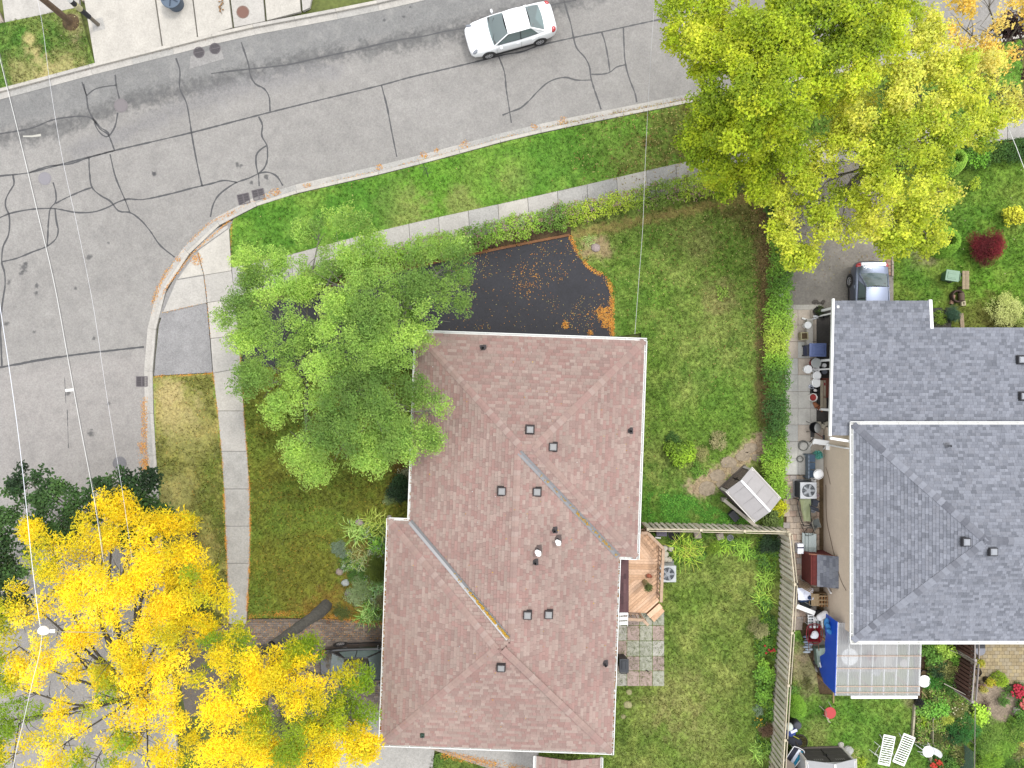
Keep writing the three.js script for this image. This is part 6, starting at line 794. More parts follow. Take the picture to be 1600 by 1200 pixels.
{ // lean-to red shed against the beige wall
  const t = thing('tool_shed', 'red lean-to shed with a grey shingled roof against the beige wall', 'shed', [0, 0, 0]), red = mapMat(grainy(A(134, 54, 48), .25, .3, .8, 128, 155)), x0 = 15.0, x1 = 16.15, z0 = 8.6, z1 = 10.1, ha = 1.25, hb = 1.75;
  part('wall', B(.04, ha - .1, z1 - z0, x0 + .04, ha / 2 + .1, (z0 + z1) / 2), red, t); for (const z of [z0 + .02, z1 - .02]) part('wall', plate([[x0 + .05, .1, z], [x0 + .05, ha - .02, z], [x1, hb - .06, z], [x1, .1, z]], .03), red, t); part('board_edge', [beam([x0 - .02, ha - .1, z0 - .03], [x1, hb - .1, z0 - .03], .03, .12)], plain(206, 140, 110), t);
  const c = [[x0 - .12, ha - .03, z0 - .05], [x1, hb, z0 - .05], [x1, hb, z1 + .05], [x0 - .12, ha - .03, z1 + .05]].map(asV); c[0].x = c[3].x = x0 + .3; c[0].y = c[3].y = ha + .13; part('roof', plate(c, .03), plain(80, 82, 88), t); part('shingle_field', shingles([c[0], c[3], c[2], c[1]], v3(0, 0, 1), () => { const q = pick([A(150, 154, 166), A(140, 144, 156), A(122, 126, 138), A(158, 162, 172)]), m = 1.2 * (.9 + .2 * R()); return q.map(v => v * m); }, { width: () => .16 + R() * .22, exposure: .14 }), shingleMat, t, { raw: true, kind: 'stuff' });
  part('sloped_front', plate([[x0 + .02, ha - .14, z0], [x0 + .32, ha + .12, z0], [x0 + .32, ha + .12, z1], [x0 + .02, ha - .14, z1]], .02), red, t);
}
// ------------------------------------------------------------------ translucent canopy and tarp behind the grey house
{
  const hN = 2.45, hS = 2.2, t = thing('canopy', 'translucent corrugated canopy roof attached to the back of the grey-roofed house', 'canopy'), xa = W(1307, 1040, 2.3).x, xb = W(1438, 1040, 2.3).x, zN = 11.6, zS = W(1370, 1087, hS).z, clear = new THREE.MeshPhysicalMaterial({ color: new THREE.Color().setRGB(.74, .75, .76), roughness: .3, transmission: .78, thickness: 0, side: THREE.DoubleSide, ior: 1.45 });
  const hz = z => hN + (hS - hN) * (z - zN) / (zS - zN), n = 7, w = (xb - xa) / n;
  for (let k = 0; k < n; k++) { const pos = [], idx = [], m = 40; for (let j = 0; j <= 1; j++) for (let i = 0; i <= m; i++) { const x = xa + w * k + (w + .03) * i / m, z = j ? zS : zN; pos.push(x, hz(z) + .014 * Math.sin(i / m * 8 * 6.283) + (k % 2) * .006, z); } for (let i = 0; i < m; i++) idx.push(i, i + m + 1, i + 1, i + 1, i + m + 1, i + m + 2); const g = new THREE.BufferGeometry(); g.setAttribute('position', new THREE.Float32BufferAttribute(pos, 3)); g.setIndex(idx); g.computeVertexNormals(); part('roof_sheet', g, clear, t); part('rafter', beam([xa + w * k + .02, hz(zN) - .05, zN], [xa + w * k + .02, hz(zS) - .05, zS - .02], .05, .07), mat([.6, .58, .54]), t); }
  part('rafter', beam([xb, hz(zN) - .05, zN], [xb, hz(zS) - .05, zS - .02], .05, .07), mat([.6, .58, .54]), t);
  for (const v of [1024, 1044, 1073, 1083]) { const z = W(1370, v, 2.3).z; part('purlin', beam([xa, hz(z) + .035, z], [xb, hz(z) + .035, z], .035, .03), plain(228, 200, 180), t); }
  for (const [x, z] of [[xa + .05, zS - .1], [xa + 2, zS - .1], [xb - .05, zS - .1], [xa + .05, 13]]) part('post', RB(.09, hz(z) - .15, .09, .008, x, (hz(z) - .15) / 2, z), plain(220, 176, 124), t);
  part('gutter_strip', beam([xa + .75, hS + .0, zS + .06], [xb - .1, hS, zS + .06], .13, .1), whiteTrim, t);
  struct('patio', prism([[xa - .1, 12], [xb + .1, 12], [xb + .1, zS - .3], [xa - .1, zS - .3]], -.02, .11), mapMat(grainy(A(186, 180, 170), .2, .2, 2, 256, 161)));
  // blurred things under it
  const tb = thing('round_table', 'white round table standing under the translucent canopy, left of centre', 'table', [17.2, .11, 13.9]); part('table_top', L([[0, .72], [.42, .72], [.44, .7], [.42, .68], [0, .68]], 0, 0, 0, 26), whiteTrim, tb); for (let i = 0; i < 4; i++) part('leg', rod([.3 * Math.cos(i * 1.57 + .8), 0, .3 * Math.sin(i * 1.57 + .8)], [.18 * Math.cos(i * 1.57 + .8), .68, .18 * Math.sin(i * 1.57 + .8)], .025), whiteTrim, tb);
  bucket('white pail under the translucent canopy near its middle', at(1368, 1049, .4), .19, .38, [176, 178, 176], { lid: 1 }); bucket('reddish tub under the translucent canopy near the wall', at(1362, 1026, .4), .24, .34, [190, 130, 120]); bucket('white pail under the translucent canopy nearest the right end', at(1410, 1035, .4), .2, .4, [180, 172, 168], { lid: 1 });
  const bx = thing('storage_box', 'greenish storage box under the left edge of the translucent canopy', 'box', [16.0, .11, 14.0], .1); part('body', RB(.7, .45, .9, .04, 0, .23, 0), plain(150, 176, 160), bx); part('lid', RB(.76, .06, .96, .02, 0, .48, 0), plain(176, 196, 182), bx);
  const b2 = thing('storage_box', 'brown crate under the canopy beside the house wall', 'crate', [16.7, .11, 12.8], -.1); for (let i = 0; i < 4; i++) part('slat', B(.9, .1, .03, 0, .08 + i * .13, .25), plain(150, 110, 84), b2); part('body', RB(.88, .5, .46, .01, 0, .26, 0), plain(140, 104, 84), b2);
  // blue tarp hung as a side wall, light blue cloth over it
  const tp = thing('tarp', 'blue tarpaulin hung down from the left edge of the translucent canopy', 'tarp'), blue = mat(A(10, 72, 186, 1.9), { roughness: .5, side: THREE.DoubleSide }), pos = [], idx = [], N = 26, Mv = 14, xt = xa - .03; for (let j = 0; j <= Mv; j++) for (let i = 0; i <= N; i++) { const s = i / N, k = j / Mv, z = 11.55 + s * (zS - 11.65), y = hz(z) - .03 - k * (1.2 + .6 * smooth(.55, .72, s) - .5 * smooth(.8, 1, s)), f = Math.sin(s * 26) * .03 * k + Math.sin(s * 11 + k * 3) * .03 * k; pos.push(xt - .01 + f * .6, y, z); } for (let j = 0; j < Mv; j++) for (let i = 0; i < N; i++) { const p = j * (N + 1) + i; idx.push(p, p + 1, p + N + 1, p + 1, p + N + 2, p + N + 1); } const g = new THREE.BufferGeometry(); g.setAttribute('position', new THREE.Float32BufferAttribute(pos, 3)); g.setIndex(idx); g.computeVertexNormals(); part('sheet', g, blue, tp); part('hem_cord', rod([xt, hz(11.6), 11.55], [xt, hz(zS), zS], .02), blue, tp);
  const cl = thing('cloth', 'light blue cloth slung over the blue tarpaulin near its top', 'cloth'); { const q = W(1294, 979, 1.6); part('sheet', [0, 1, 2].map(i => move(new THREE.SphereGeometry(.26, 12, 8).scale(.5, .35, 1), xt - .14 + i * .05, 1.6 + i * .1, q.z - .2 + i * .2, i * .5, .2, .3)), plain(60, 150, 226), cl); }
  { const p1 = thing('prop_pole', 'leaning timber prop at the front left corner of the canopy', 'post'); part('timber', [beam(W(1302, 1098, .1), W(1303, 1056, 2.0), .07, .07)], plain(214, 184, 128), p1); const p2 = thing('prop_pole', 'shorter leaning timber left of the canopy corner prop', 'post'); part('timber', beam(W(1293, 1068, .1), W(1294, 1049, 1.0), .05, .05), plain(224, 196, 160), p2); const p3 = thing('prop_pole', 'white pipe leaning against the bottom of the blue tarpaulin', 'pipe'); part('pipe', rod(W(1287, 1056, .15), W(1281, 1036, .9), .035), whiteTrim, p3); part('elbow', S(.07, ...W(1287, 1056, .15).toArray()), whiteTrim, p3); const ch = thing('stacked_timber', 'dark timber offcuts on the ground below the blue tarpaulin', 'timber', at(1287, 1048, .2)); for (let i = 0; i < 5; i++) part('plank', B(.1, .06, 1.1, -.25 + i * .12, .05 + (i % 2) * .05, 0, .5 + i * .06), plain(70 + i * 8, 62 + i * 6, 58), ch); }
}
// ------------------------------------------------------------------ small builders
function bucket(label, p, r, h, tone, o = {}) {
  const t = thing(o.name ?? 'bucket', label, o.cat ?? 'bucket', p), m = plain(...tone, { roughness: .5, side: THREE.DoubleSide });
  part('body', L([[0, 0], [r * .82, 0], [r * .84, .01], [r * .97, h * .92], [r * 1.06, h * .93], [r * 1.06, h], [r * .92, h], ...(o.lid ? [] : [[r * .78, .03], [0, .03]])], 0, 0, 0, 26), m, t);
  if (o.lid) part('lid', L([[0, h + .012], [r * .8, h + .012], [r * .86, h + .03], [r * 1.08, h + .03], [r * 1.1, h - .02], [r * .9, h - .02]], 0, 0, 0, 26), o.lidTone ? plain(...o.lidTone) : m, t);
  if (o.fill) part('contents', L([[0, h * .8], [r * .86, h * .78]], 0, 0, 0, 22), plain(...o.fill, { side: THREE.DoubleSide }), t);
  if (o.soil) { part('soil', L([[0, h * .86], [r * .9, h * .84]], 0, 0, 0, 20), soilMat, t); }
  if (o.plant) { const it = []; for (let i = 0; i < 60; i++) { const a = R() * 6.28, q = r * .9 * Math.sqrt(R()), c = pick(o.plant); it.push({ p: [Math.cos(a) * q, h + R() * .15, Math.sin(a) * q], ry: R() * 6, s: .8 + R() * .5, c: c.map(v => v * (1.1 + .6 * R())) }); } scatterCopies('foliage', LEAF.tiny, shrubMat, it, null, null, t); }
  if (!o.noHandle && !o.soil && !o.fill) { const hp = []; for (let i = 0; i <= 8; i++) { const a = i / 8 * Math.PI; hp.push([Math.cos(a) * r * 1.08, h * .86, Math.sin(a) * r * .9]); } part('handle', TB(hp, .008, 16, 5), plain(150, 150, 150), t); }
  return t;
}
function stone(label, u, v, r, tone, flat = .6, name = 'stone') { const p = at(u, v, r * .6, .1), t = thing(name, label, 'stone', p), g = new THREE.IcosahedronGeometry(r, 3), q = g.attributes.position, s = R() * 90; for (let i = 0; i < q.count; i++) { const k = .8 + .45 * fbm(q.getX(i) * 2.2 / r + s, q.getZ(i) * 2.2 / r + q.getY(i) * 1.7 / r, 171, 3); q.setXYZ(i, q.getX(i) * k, q.getY(i) * k * flat, q.getZ(i) * k * .9); } g.computeVertexNormals(); part('rock', g.translate(0, r * flat * .55, 0), mapMat(grainy(A(...tone), .3, .3, .5, 64, 172)), t, { ox: R() * 4 }); return t; }
function wheelieBin(label, p, turn, tone, o = {}) { const t = thing('wheeled_bin', label, 'bin', p, turn), m = plain(...tone, { roughness: .5 }), w = o.w ?? .58, d = o.d ?? .7, h = o.h ?? 1.0; const g = new THREE.BoxGeometry(d, h, w, 1, 1, 1), q = g.attributes.position; for (let i = 0; i < q.count; i++) if (q.getY(i) < 0) { q.setX(i, q.getX(i) * .74 - .03); q.setZ(i, q.getZ(i) * .78); } g.computeVertexNormals(); part('body', g.translate(0, h / 2 + .03, 0), m, t); part('lid', [RB(d + .08, .05, w + .06, .022, 0, h + .07, 0), RB(d * .7, .04, w * .72, .018, .04, h + .105, 0), RB(d * .62, .03, .03, .01, .04, h + .125, w * .2), RB(d * .62, .03, .03, .01, .04, h + .125, -w * .2)], o.lid ? plain(...o.lid, { roughness: .45 }) : m, t); part('handle', [rod([-d / 2 - .1, h + .02, -w * .4], [-d / 2 - .1, h + .02, w * .4], .022), rod([-d / 2 - .1, h + .02, -w * .36], [-d / 2 + .05, h, -w * .36], .02), rod([-d / 2 - .1, h + .02, w * .36], [-d / 2 + .05, h, w * .36], .02)], o.dark ? black : m, t); for (const s of [-1, 1]) part('wheel', C(.13, .13, .06, -d * .36, .13, s * w * .4, 18, Math.PI / 2), rubber, t); return t; }
function airCon(label, p, turn, o = {}) { const t = thing('air_conditioner', label, 'air conditioner', p, turn), shell = plain(...(o.tone ?? [196, 200, 200]), { roughness: .5 }); part('cabinet', RB(.82, .78, .82, .05, 0, .44, 0), o.side ? plain(...o.side) : shell, t); part('top_panel', [L([[.33, .83], [.36, .85], [.41, .85]], 0, 0, 0, 30), prism([[-.42, -.42], [.42, -.42], [.42, .42], [-.42, .42]], .8, .84, .02)], shell, t); part('fan_well', C(.33, .33, .02, 0, .838, 0, 28), plain(70, 76, 84), t); const bl = []; for (let i = 0; i < 5; i++) bl.push(B(.3, .012, .11, .15 * Math.cos(i * 1.257), .86, -.15 * Math.sin(i * 1.257), i * 1.257, .3)); part('fan', [C(.1, .1, .05, 0, .86, 0, 18), ...bl], plain(186, 190, 196), t); const gr = []; for (let i = 1; i < 6; i++) gr.push(move(new THREE.TorusGeometry(i * .06, .005, 4, 28), 0, .885, 0, 0, Math.PI / 2)); for (let i = 0; i < 3; i++) gr.push(B(.68, .006, .012, 0, .885, 0, i * 1.047)); part('fan_guard', gr, plain(180, 184, 188), t); part('base', B(.95, .06, .95, 0, .03, 0), conc[3], t); return t; }
function potRound(label, u, v, top, r, tone, o = {}) { return bucket(label, at(u, v, top), r, top - .12, tone, { name: 'plant_pot', cat: 'pot', soil: 1, noHandle: 1, ...o }); }
function plasticChair(label, p, turn, tone = [.66, .66, .66], o = {}) { const t = thing('garden_chair', label, 'chair', p, turn), m = mat(tone, { roughness: .5, side: THREE.DoubleSide }), sm = o.seat ? plain(...o.seat, { roughness: .5 }) : m; part('seat', L([[0, .43], [.2, .425], [.23, .44], [.24, .42], [.2, .405], [0, .41]], 0, 0, 0, 26), sm, t); for (const [x, z] of [[.17, .17], [-.17, .17], [.17, -.17], [-.17, -.17]]) part('leg', rod([x * 1.35, 0, z * 1.35], [x, .41, z], .018), m, t); const pos = [], idx = []; for (let j = 0; j <= 6; j++) for (let i = 0; i <= 10; i++) { const a = (i / 10 - .5) * 1.9, k = j / 6, r = .24 + .05 * k; pos.push(-Math.cos(a) * r - .04 * k, .44 + k * .42 * (1 - .25 * (i / 5 - 1) ** 2), Math.sin(a) * r); } for (let j = 0; j < 6; j++) for (let i = 0; i < 10; i++) { const q = j * 11 + i; if (j > 0 && j < 5 && i % 2 && !o.solid) continue; idx.push(q, q + 1, q + 11, q + 1, q + 12, q + 11); } const g = new THREE.BufferGeometry(); g.setAttribute('position', new THREE.Float32BufferAttribute(pos, 3)); g.setIndex(idx); g.computeVertexNormals(); part('backrest', g, m, t); return t; }
function lounger(label, p, turn, o = {}) { const t = thing('sun_lounger', label, 'lounger', p, turn), m = mat([.7, .7, .7], { roughness: .45 }), l = 1.52, w = .58, h = .36; for (const s of [-1, 1]) { part('side_rail', TB([[-l / 2, h, s * w / 2], [0, h + .02, s * w / 2], [l / 2, h, s * w / 2]], .026, 12, 7), m, t); for (const x of [-.5, .5]) part('leg', TB([[x, h, s * w / 2], [x + .05, h * .5, s * w / 2], [x + .08, 0, s * w / 2]], .02, 8, 6), m, t); } for (let i = 0; i < 13; i++) part('slat', RB(.05, .018, w, .008, -l / 2 + .08 + i * (l - .14) / 12, h + .02, 0), m, t); part('end_rail', [rod([-l / 2, h, -w / 2], [-l / 2, h, w / 2], .024), rod([l / 2, h, -w / 2], [l / 2, h, w / 2], .024)], m, t); return t; }
function framedChair(label, p, turn, tone, o = {}) { const t = thing('folding_chair', label, 'chair', p, turn), m = plain(...tone, { roughness: .4 }); part('frame', [-.24, .24].flatMap(s => [rod([.28, 0, s], [-.28, .85, s], .014), rod([-.25, 0, s], [.24, .45, s], .014), rod([-.28, .85, -.24], [-.28, .85, .24], .014), rod([.24, .45, -.24], [.24, .45, .24], .014)]), m, t); if (o.seat) { part('seat', plate([[.24, .45, -.22], [.24, .45, .22], [-.1, .44, .22], [-.1, .44, -.22]], .02), plain(...o.seat), t); part('backrest', plate([[-.12, .6, -.22], [-.12, .6, .22], [-.28, .84, .22], [-.28, .84, -.22]], .02), plain(...o.seat), t); } return t; }
const heap = (n, f) => Array.from({ length: n }, (_, i) => f(i));

// ------------------------------------------------------------------ beside the grey carport
const WHITE = [238, 238, 236];
potRound('large black planter with a white rim beside the carport corner', 1281, 486, .5, .25, [38, 36, 38], { plant: [A(90, 110, 50), A(30, 34, 24)] }); bucket('small black pot against the carport, right of the large planter', at(1291, 493, .35), .14, .3, [30, 30, 32], { name: 'plant_pot', cat: 'pot', fill: [14, 14, 14] });
{ const t = thing('bent_pipe', 'white bent drainpipe lying on the paving beside the large planter', 'pipe'); part('pipe', TB([[1253, 497], [1259, 499], [1268, 499], [1278, 496]].map(([u, v]) => W(u, v, .2)), .045, 20, 8), whiteTrim, t); const d = thing('dog_bowl', 'dark rubble pile where the drive meets the side walk', 'debris', at(1278, 474, .1)); part('pile', heap(14, () => S(.05 + R() * .05, (R() - .5) * .6, .04, (R() - .5) * .25, 1, .5, 1, 7)), plain(120, 112, 104), d); d.name = numbered('rubble'); }
bucket('white lidded pail standing alone on the side walk', at(1262, 508, .45), .17, .36, WHITE, { lid: 1 });
{ const t = thing('planter_box', 'square cream planter on the side walk above the blue bin', 'planter', at(1257, 525, .45), .05), m = plain(226, 216, 170); for (const [x, z, w, d] of [[0, -.17, .38, .04], [0, .17, .38, .04], [-.17, 0, .04, .3], [.17, 0, .04, .3]]) part('side', RB(w, .36, d, .008, x, .18, z), m, t); part('soil', B(.3, .02, .3, 0, .3, 0), soilMat, t); part('foot', RB(.34, .04, .34, .01, 0, .02, 0), plain(120, 96, 70), t); }
wheelieBin('blue wheeled bin beside the carport', at(1276, 547, 1.05), Math.PI * 0, [38, 56, 110], { lid: [112, 130, 184], dark: 1, w: .62, d: .78 });
bucket('red tub with a grey round lid below the blue bin', at(1275, 567, .5), .24, .4, [196, 60, 64], { lid: 1, lidTone: [196, 200, 196], noHandle: 1 });
[['left-most white pail below the red tub', 1262, 577, .2], ['white basin touching the grey lid of the red tub', 1275, 578, .18], ['white lidded pail in mid row, below the white basin', 1276, 587, .2], ['large white tub below the row of pails', 1275, 598, .22]].forEach(([l, u, v, r], i) => bucket(l, at(u, v, .4), r, .32, [242, 242, 240], { lid: i !== 1 })); bucket('small bluish-white pail beside the black box', at(1268, 604, .3), .12, .24, [226, 230, 244], {});
{ const t = thing('plastic_crate', 'black crate with a white bag in it below the white pails', 'crate', at(1274, 610, .35)), b = plain(44, 42, 42); for (const [x, z, w, d] of [[0, -.15, .36, .03], [0, .15, .36, .03], [-.17, 0, .03, .28], [.17, 0, .03, .28]]) part('side', B(w, .24, d, x, .12, z), b, t); part('base', B(.36, .02, .32, 0, .02, 0), b, t); part('bag', S(.1, .02, .18, 0, 1, .7, .9, 10), plain(224, 220, 216), t); }
bucket('white pot filled with red beside the terracotta pots', at(1271, 621, .45), .2, .34, [240, 236, 228], { fill: [206, 70, 66] });
{ const t = thing('terracotta_pot', 'tipped terracotta pots under the red-filled pot', 'pots', at(1275, 633, .25)), m = plain(196, 124, 82, { side: THREE.DoubleSide }); for (let i = 0; i < 3; i++) part('pot', move(L([[.08, 0], [.13, .26], [.15, .26], [.15, .3], [.12, .3], [.06, .02]], 0, 0, 0, 18), i * .1 - .1, .1, i * .12 - .14, .5 + i * .3, 1.1), i === 1 ? plain(150, 84, 52, { side: THREE.DoubleSide }) : m, t); }
{ const t = thing('wooden_bench', 'long beige plank bench along the carport side', 'bench', W(1286, 617, .5).setY(.12), 0), m = mapMat(grainy(A(206, 192, 166), .14, .18, .6, 128, 181)); part('seat', [RB(.14, .05, 1.5, .01, -.08, .42, 0), RB(.14, .05, 1.5, .01, .08, .42, 0)], m, t); for (const z of [-.6, .6]) part('leg', B(.26, .4, .05, 0, .2, z), m, t); part('red_scrap', RB(.07, .02, .14, .008, .05, .46, -.55), plain(176, 20, 44), t); }
{ const t = thing('shelf_unit', 'reddish brown wooden shelf inside the carport edge', 'shelf', W(1294, 606, .8).setY(.14)), m = plain(132, 66, 46); for (const y of [.1, .4, .75]) part('shelf', B(.3, .03, .95, 0, y, 0), m, t); for (const z of [-.48, .48]) part('side', B(.3, .8, .03, 0, .4, z), m, t); part('back', B(.03, .8, .93, .14, .4, 0), plain(96, 44, 34), t); }
bucket('white jug on the carport step beside the downspout', at(1287, 571, .3), .1, .26, WHITE, { lid: 1 }); bucket('dark blue tin beside the downspout at the carport', at(1288, 581, .3), .12, .2, [86, 92, 110], { lid: 1, lidTone: [150, 156, 170] });
bucket('white pot at the foot of the hedge, upper of two by the drive', at(1223, 449, .3), .14, .22, WHITE, { fill: [70, 66, 60] }); bucket('white pot at the foot of the hedge, lower of two by the drive', at(1222, 460, .3), .13, .22, WHITE, { fill: [220, 220, 216] });
{ const t = thing('plank', 'weathered board standing on edge along the hedge by the side walk', 'board'); part('timber', beam(W(1223, 489, .45), W(1222, 530, .45), .05, .5), plain(134, 146, 150), t); const q = thing('plank', 'lower blue-grey board along the hedge beside the blue bin', 'board'); part('timber', beam(W(1221, 558, .45), W(1220, 578, .45), .05, .5), plain(130, 150, 164), q); }
// ------------------------------------------------------------------ along the beige wall
{ const t = thing('kettle_barbecue', 'black kettle barbecue with a grey lid at the corner of the beige wall', 'barbecue', at(1273, 668, .8)), d = plain(44, 44, 46, { roughness: .4 }); part('bowl', L([[0, .5], [.2, .54], [.28, .66], [.29, .72], [.27, .72], [.2, .58], [0, .55]], 0, 0, 0, 24), d, t); part('lid', move(new THREE.SphereGeometry(.26, 20, 10, 0, 6.283, 0, 1.3).scale(1, .6, 1), .1, .72, .02, 0, 0, -.5), plain(180, 180, 176, { roughness: .35, side: THREE.DoubleSide }), t); for (let i = 0; i < 3; i++) part('leg', rod([.2 * Math.cos(i * 2.1), .55, .2 * Math.sin(i * 2.1)], [.32 * Math.cos(i * 2.1), 0, .32 * Math.sin(i * 2.1)], .014), d, t); part('shelf', RB(.2, .03, .3, .01, -.02, .45, .36), d, t); const st = thing('broom', 'red broom handle leaning beside the barbecue', 'broom'); part('handle', rod(W(1273, 675, .5), W(1286, 684, .6), .018), plain(150, 40, 44), st); part('head', RB(.1, .08, .28, .02, ...W(1287, 684, .6).toArray()), black, st); }
{ const t = thing('stone_pile', 'pale rubble blocks against the wall above the barbecue', 'blocks', at(1289, 664, .3)); for (let i = 0; i < 4; i++) part('block', RB(.2, .2, .24, .03, -.3 + i * .2, .12, (i % 2) * .12 - .05, i), plain(216, 208, 188), t); }
{ const t = thing('plastic_table', 'white plastic table tipped on its side by the beige wall', 'table', at(1281, 692, .5), -.15), m = whiteTrim; part('top', RB(.85, .05, .28, .02, 0, .55, -.05, 0, .35), m, t); for (const s of [-.36, .36]) { part('leg', rod([s, .52, -.12], [s + .03, .05, .3], .03), m, t); part('leg', rod([s, .5, .1], [s + .06, .02, -.2], .03), m, t); } part('edge', rod([-.42, .55, -.2], [-.45, .2, .05], .022), black, t); part('brace', RB(.26, .06, .36, .02, .38, .6, .12), m, t); }
{ const m = plain(150, 150, 142, { roughness: .6 }), t = thing('wire_coil', 'large loose coil of wire lying on the pale slabs', 'coil', at(1254, 696, .1, .15)); part('coil', heap(4, i => TO(.26 - i * .012, .012, (i % 2) * .02, .01 + i * .015, i * .012, Math.PI / 2 + .06 * i)), m, t); part('barb', heap(22, i => B(.06, .01, .012, .26 * Math.cos(i * .2856), .04, .26 * Math.sin(i * .2856), i * .7)), m, t); const q = thing('wire_coil', 'smaller coil of wire beside the slatted blue bench', 'coil', at(1249, 717, .1, .15)); part('coil', heap(3, i => TO(.17 - i * .012, .012, 0, .01 + i * .015, 0, Math.PI / 2 + .05 * i)), m, q); part('barb', heap(14, i => B(.05, .01, .012, .17 * Math.cos(i * .449), .04, .17 * Math.sin(i * .449), i)), m, q); }
potRound('teal round pot beside the white table by the wall', 1279, 711, .5, .2, [84, 186, 172], { plant: [A(60, 150, 130), A(120, 206, 190)] });
{ const t = thing('garden_bench', 'blue-grey panelled bench along the beige wall', 'bench', at(1266, 728, .5)), m = plain(98, 124, 152), m2 = plain(120, 134, 150); for (let i = 0; i < 3; i++) part('seat_panel', RB(.38, .05, .36, .02, .05, .42, -.39 + i * .39), m, t); part('backrest', RB(.06, .4, 1.25, .02, -.2, .5, 0), m2, t); for (let i = 0; i < 6; i++) part('slat', RB(.08, .03, .12, .01, -.22, .72, -.5 + i * .2), m2, t); for (const z of [-.58, .58]) part('end', RB(.5, .42, .05, .015, 0, .22, z), m2, t); }
bucket('small clear jar at the top end of the blue-grey bench', at(1263, 713, .5), .08, .3, [206, 214, 220], { lid: 1 }); bucket('grey tin at the lower end of the blue-grey bench', at(1264, 747, .5), .12, .24, [140, 146, 140], { lid: 1 });
{ const t = thing('standing_fan', 'white oval fan on its stem beside the blue-grey bench', 'fan', at(1272, 751, .3)), m = mat([.62, .62, .62], { roughness: .5 }), c = W(1279, 741, .9).sub(t.position); part('fan_guard', [move(new THREE.SphereGeometry(.26, 20, 12).scale(1, .3, .82), c.x, .78, c.z, .6), move(new THREE.TorusGeometry(.25, .014, 6, 28), c.x, .78, c.z, .6, Math.PI / 2)], m, t); part('stem', TB([[0, .02, 0], [c.x * .3, .4, c.z * .3], [c.x * .8, .72, c.z * .8]], .03, 12, 8), m, t); part('base', L([[0, .04], [.18, .03], [.2, 0]], 0, 0, 0, 20), m, t); }
airCon('air conditioner with a dark side against the beige wall', at(1262, 766, .85), 0, { side: [72, 76, 88], tone: [196, 198, 202] }); bucket('pink cup beside the air conditioner by the beige wall', at(1277, 774, .3), .09, .2, [232, 204, 204], {}); stone('pale stone at the corner of the air conditioner by the wall', 1250, 779, .12, [206, 200, 196]);
{ const t = thing('hammock_frame', 'black metal frame with a sagging pale green tarp by the wall', 'hammock', at(1257, 798, .5)), m = plain(34, 36, 36), g = plain(188, 196, 150, { side: THREE.DoubleSide, roughness: .6 }); part('frame', [TB([[-.35, .7, -.75], [-.42, .55, -.4], [-.2, .5, .5], [-.08, .55, .75]], .022, 18, 6), TB([[.3, .75, -.7], [.22, .6, 0], [.3, .6, .7]], .02, 14, 6), rod([-.35, .7, -.75], [.3, .75, -.7], .02), rod([-.08, .55, .75], [.3, .6, .7], .02), ...[[-.4, -.6], [.28, -.6], [-.08, .74], [.3, .7]].map(([x, z]) => rod([x, 0, z], [x, .6, z], .018))], m, t); const pos = [], idx = []; for (let j = 0; j <= 10; j++) for (let i = 0; i <= 8; i++) { const s = i / 8, k = j / 10, x0 = -.38 + k * .26, x1 = .22, y = .66 - Math.sin(s * Math.PI) * .28 * (.5 + .5 * Math.sin(k * Math.PI)) - k * .08 + .02 * Math.sin(s * 17 + k * 9); pos.push(x0 + (x1 - x0) * s, y, -.66 + k * 1.18); } for (let j = 0; j < 10; j++) for (let i = 0; i < 8; i++) { const q = j * 9 + i; idx.push(q, q + 9, q + 1, q + 1, q + 9, q + 10); } const gg = new THREE.BufferGeometry(); gg.setAttribute('position', new THREE.Float32BufferAttribute(pos, 3)); gg.setIndex(idx); gg.computeVertexNormals(); part('tarp', gg, g, t); }
bucket('pale grey pail between the hammock frame and the wall', at(1271, 797, .5), .14, .36, [196, 202, 214], { fill: [176, 180, 190] }); framedChair('dark folded chair between the hammock frame and the wall', at(1273, 788, .7), 1.2, [50, 54, 62], { seat: [84, 90, 104] }); framedChair('dark wire chair below the hammock frame', at(1266, 829, .6), -1.4, [40, 42, 44]); framedChair('light metal chair frame leaning on the beige wall', at(1277, 820, .8), .3, [206, 200, 184], { seat: [130, 136, 132] });
{ const t = thing('glass_panes', 'stack of streaky glass panes and ladder frames against the wall', 'glass panes', at(1264, 848, .5)), gm = new THREE.MeshPhysicalMaterial({ color: new THREE.Color().setRGB(.5, .56, .54), roughness: .12, transmission: .5, thickness: 0, side: THREE.DoubleSide }); for (let i = 0; i < 3; i++) part('pane', move(new THREE.BoxGeometry(.46 - i * .05, .012, .95), -.04 + i * .1, .24 + i * .1, 0, 0, 0, .25), gm, t); part('frame', [-.24, .24].flatMap(s => [rod([s, .2 + s * .3, -.5], [s, .2 + s * .3, .5], .016)]).concat(heap(6, i => rod([-.24, .14, -.45 + i * .18], [.24, .28, -.45 + i * .18 + (i % 2) * .06], .01))), plain(170, 176, 172), t); }
{ const t = thing('cooler_box', 'white cooler box with a navy band beside the glass panes', 'cooler', at(1250, 857, .4)); part('body', RB(.3, .3, .5, .03, 0, .16, 0), plain(216, 218, 232), t); part('lid', RB(.32, .06, .52, .02, 0, .34, 0), plain(236, 236, 244), t); part('band', RB(.33, .05, .07, .01, 0, .355, -.06), plain(44, 48, 92), t); }
{ const t = thing('board_stack', 'thin boards stacked at the lower side of the red shed', 'boards'); for (let i = 0; i < 5; i++) part('board', beam(W(1248.5, 906 + i * 2.4, .5), W(1270, 917 + i * 2.6, .9), .03, .28), plain(150 + i * 14, 122 + i * 14, 92 + i * 13), t); }
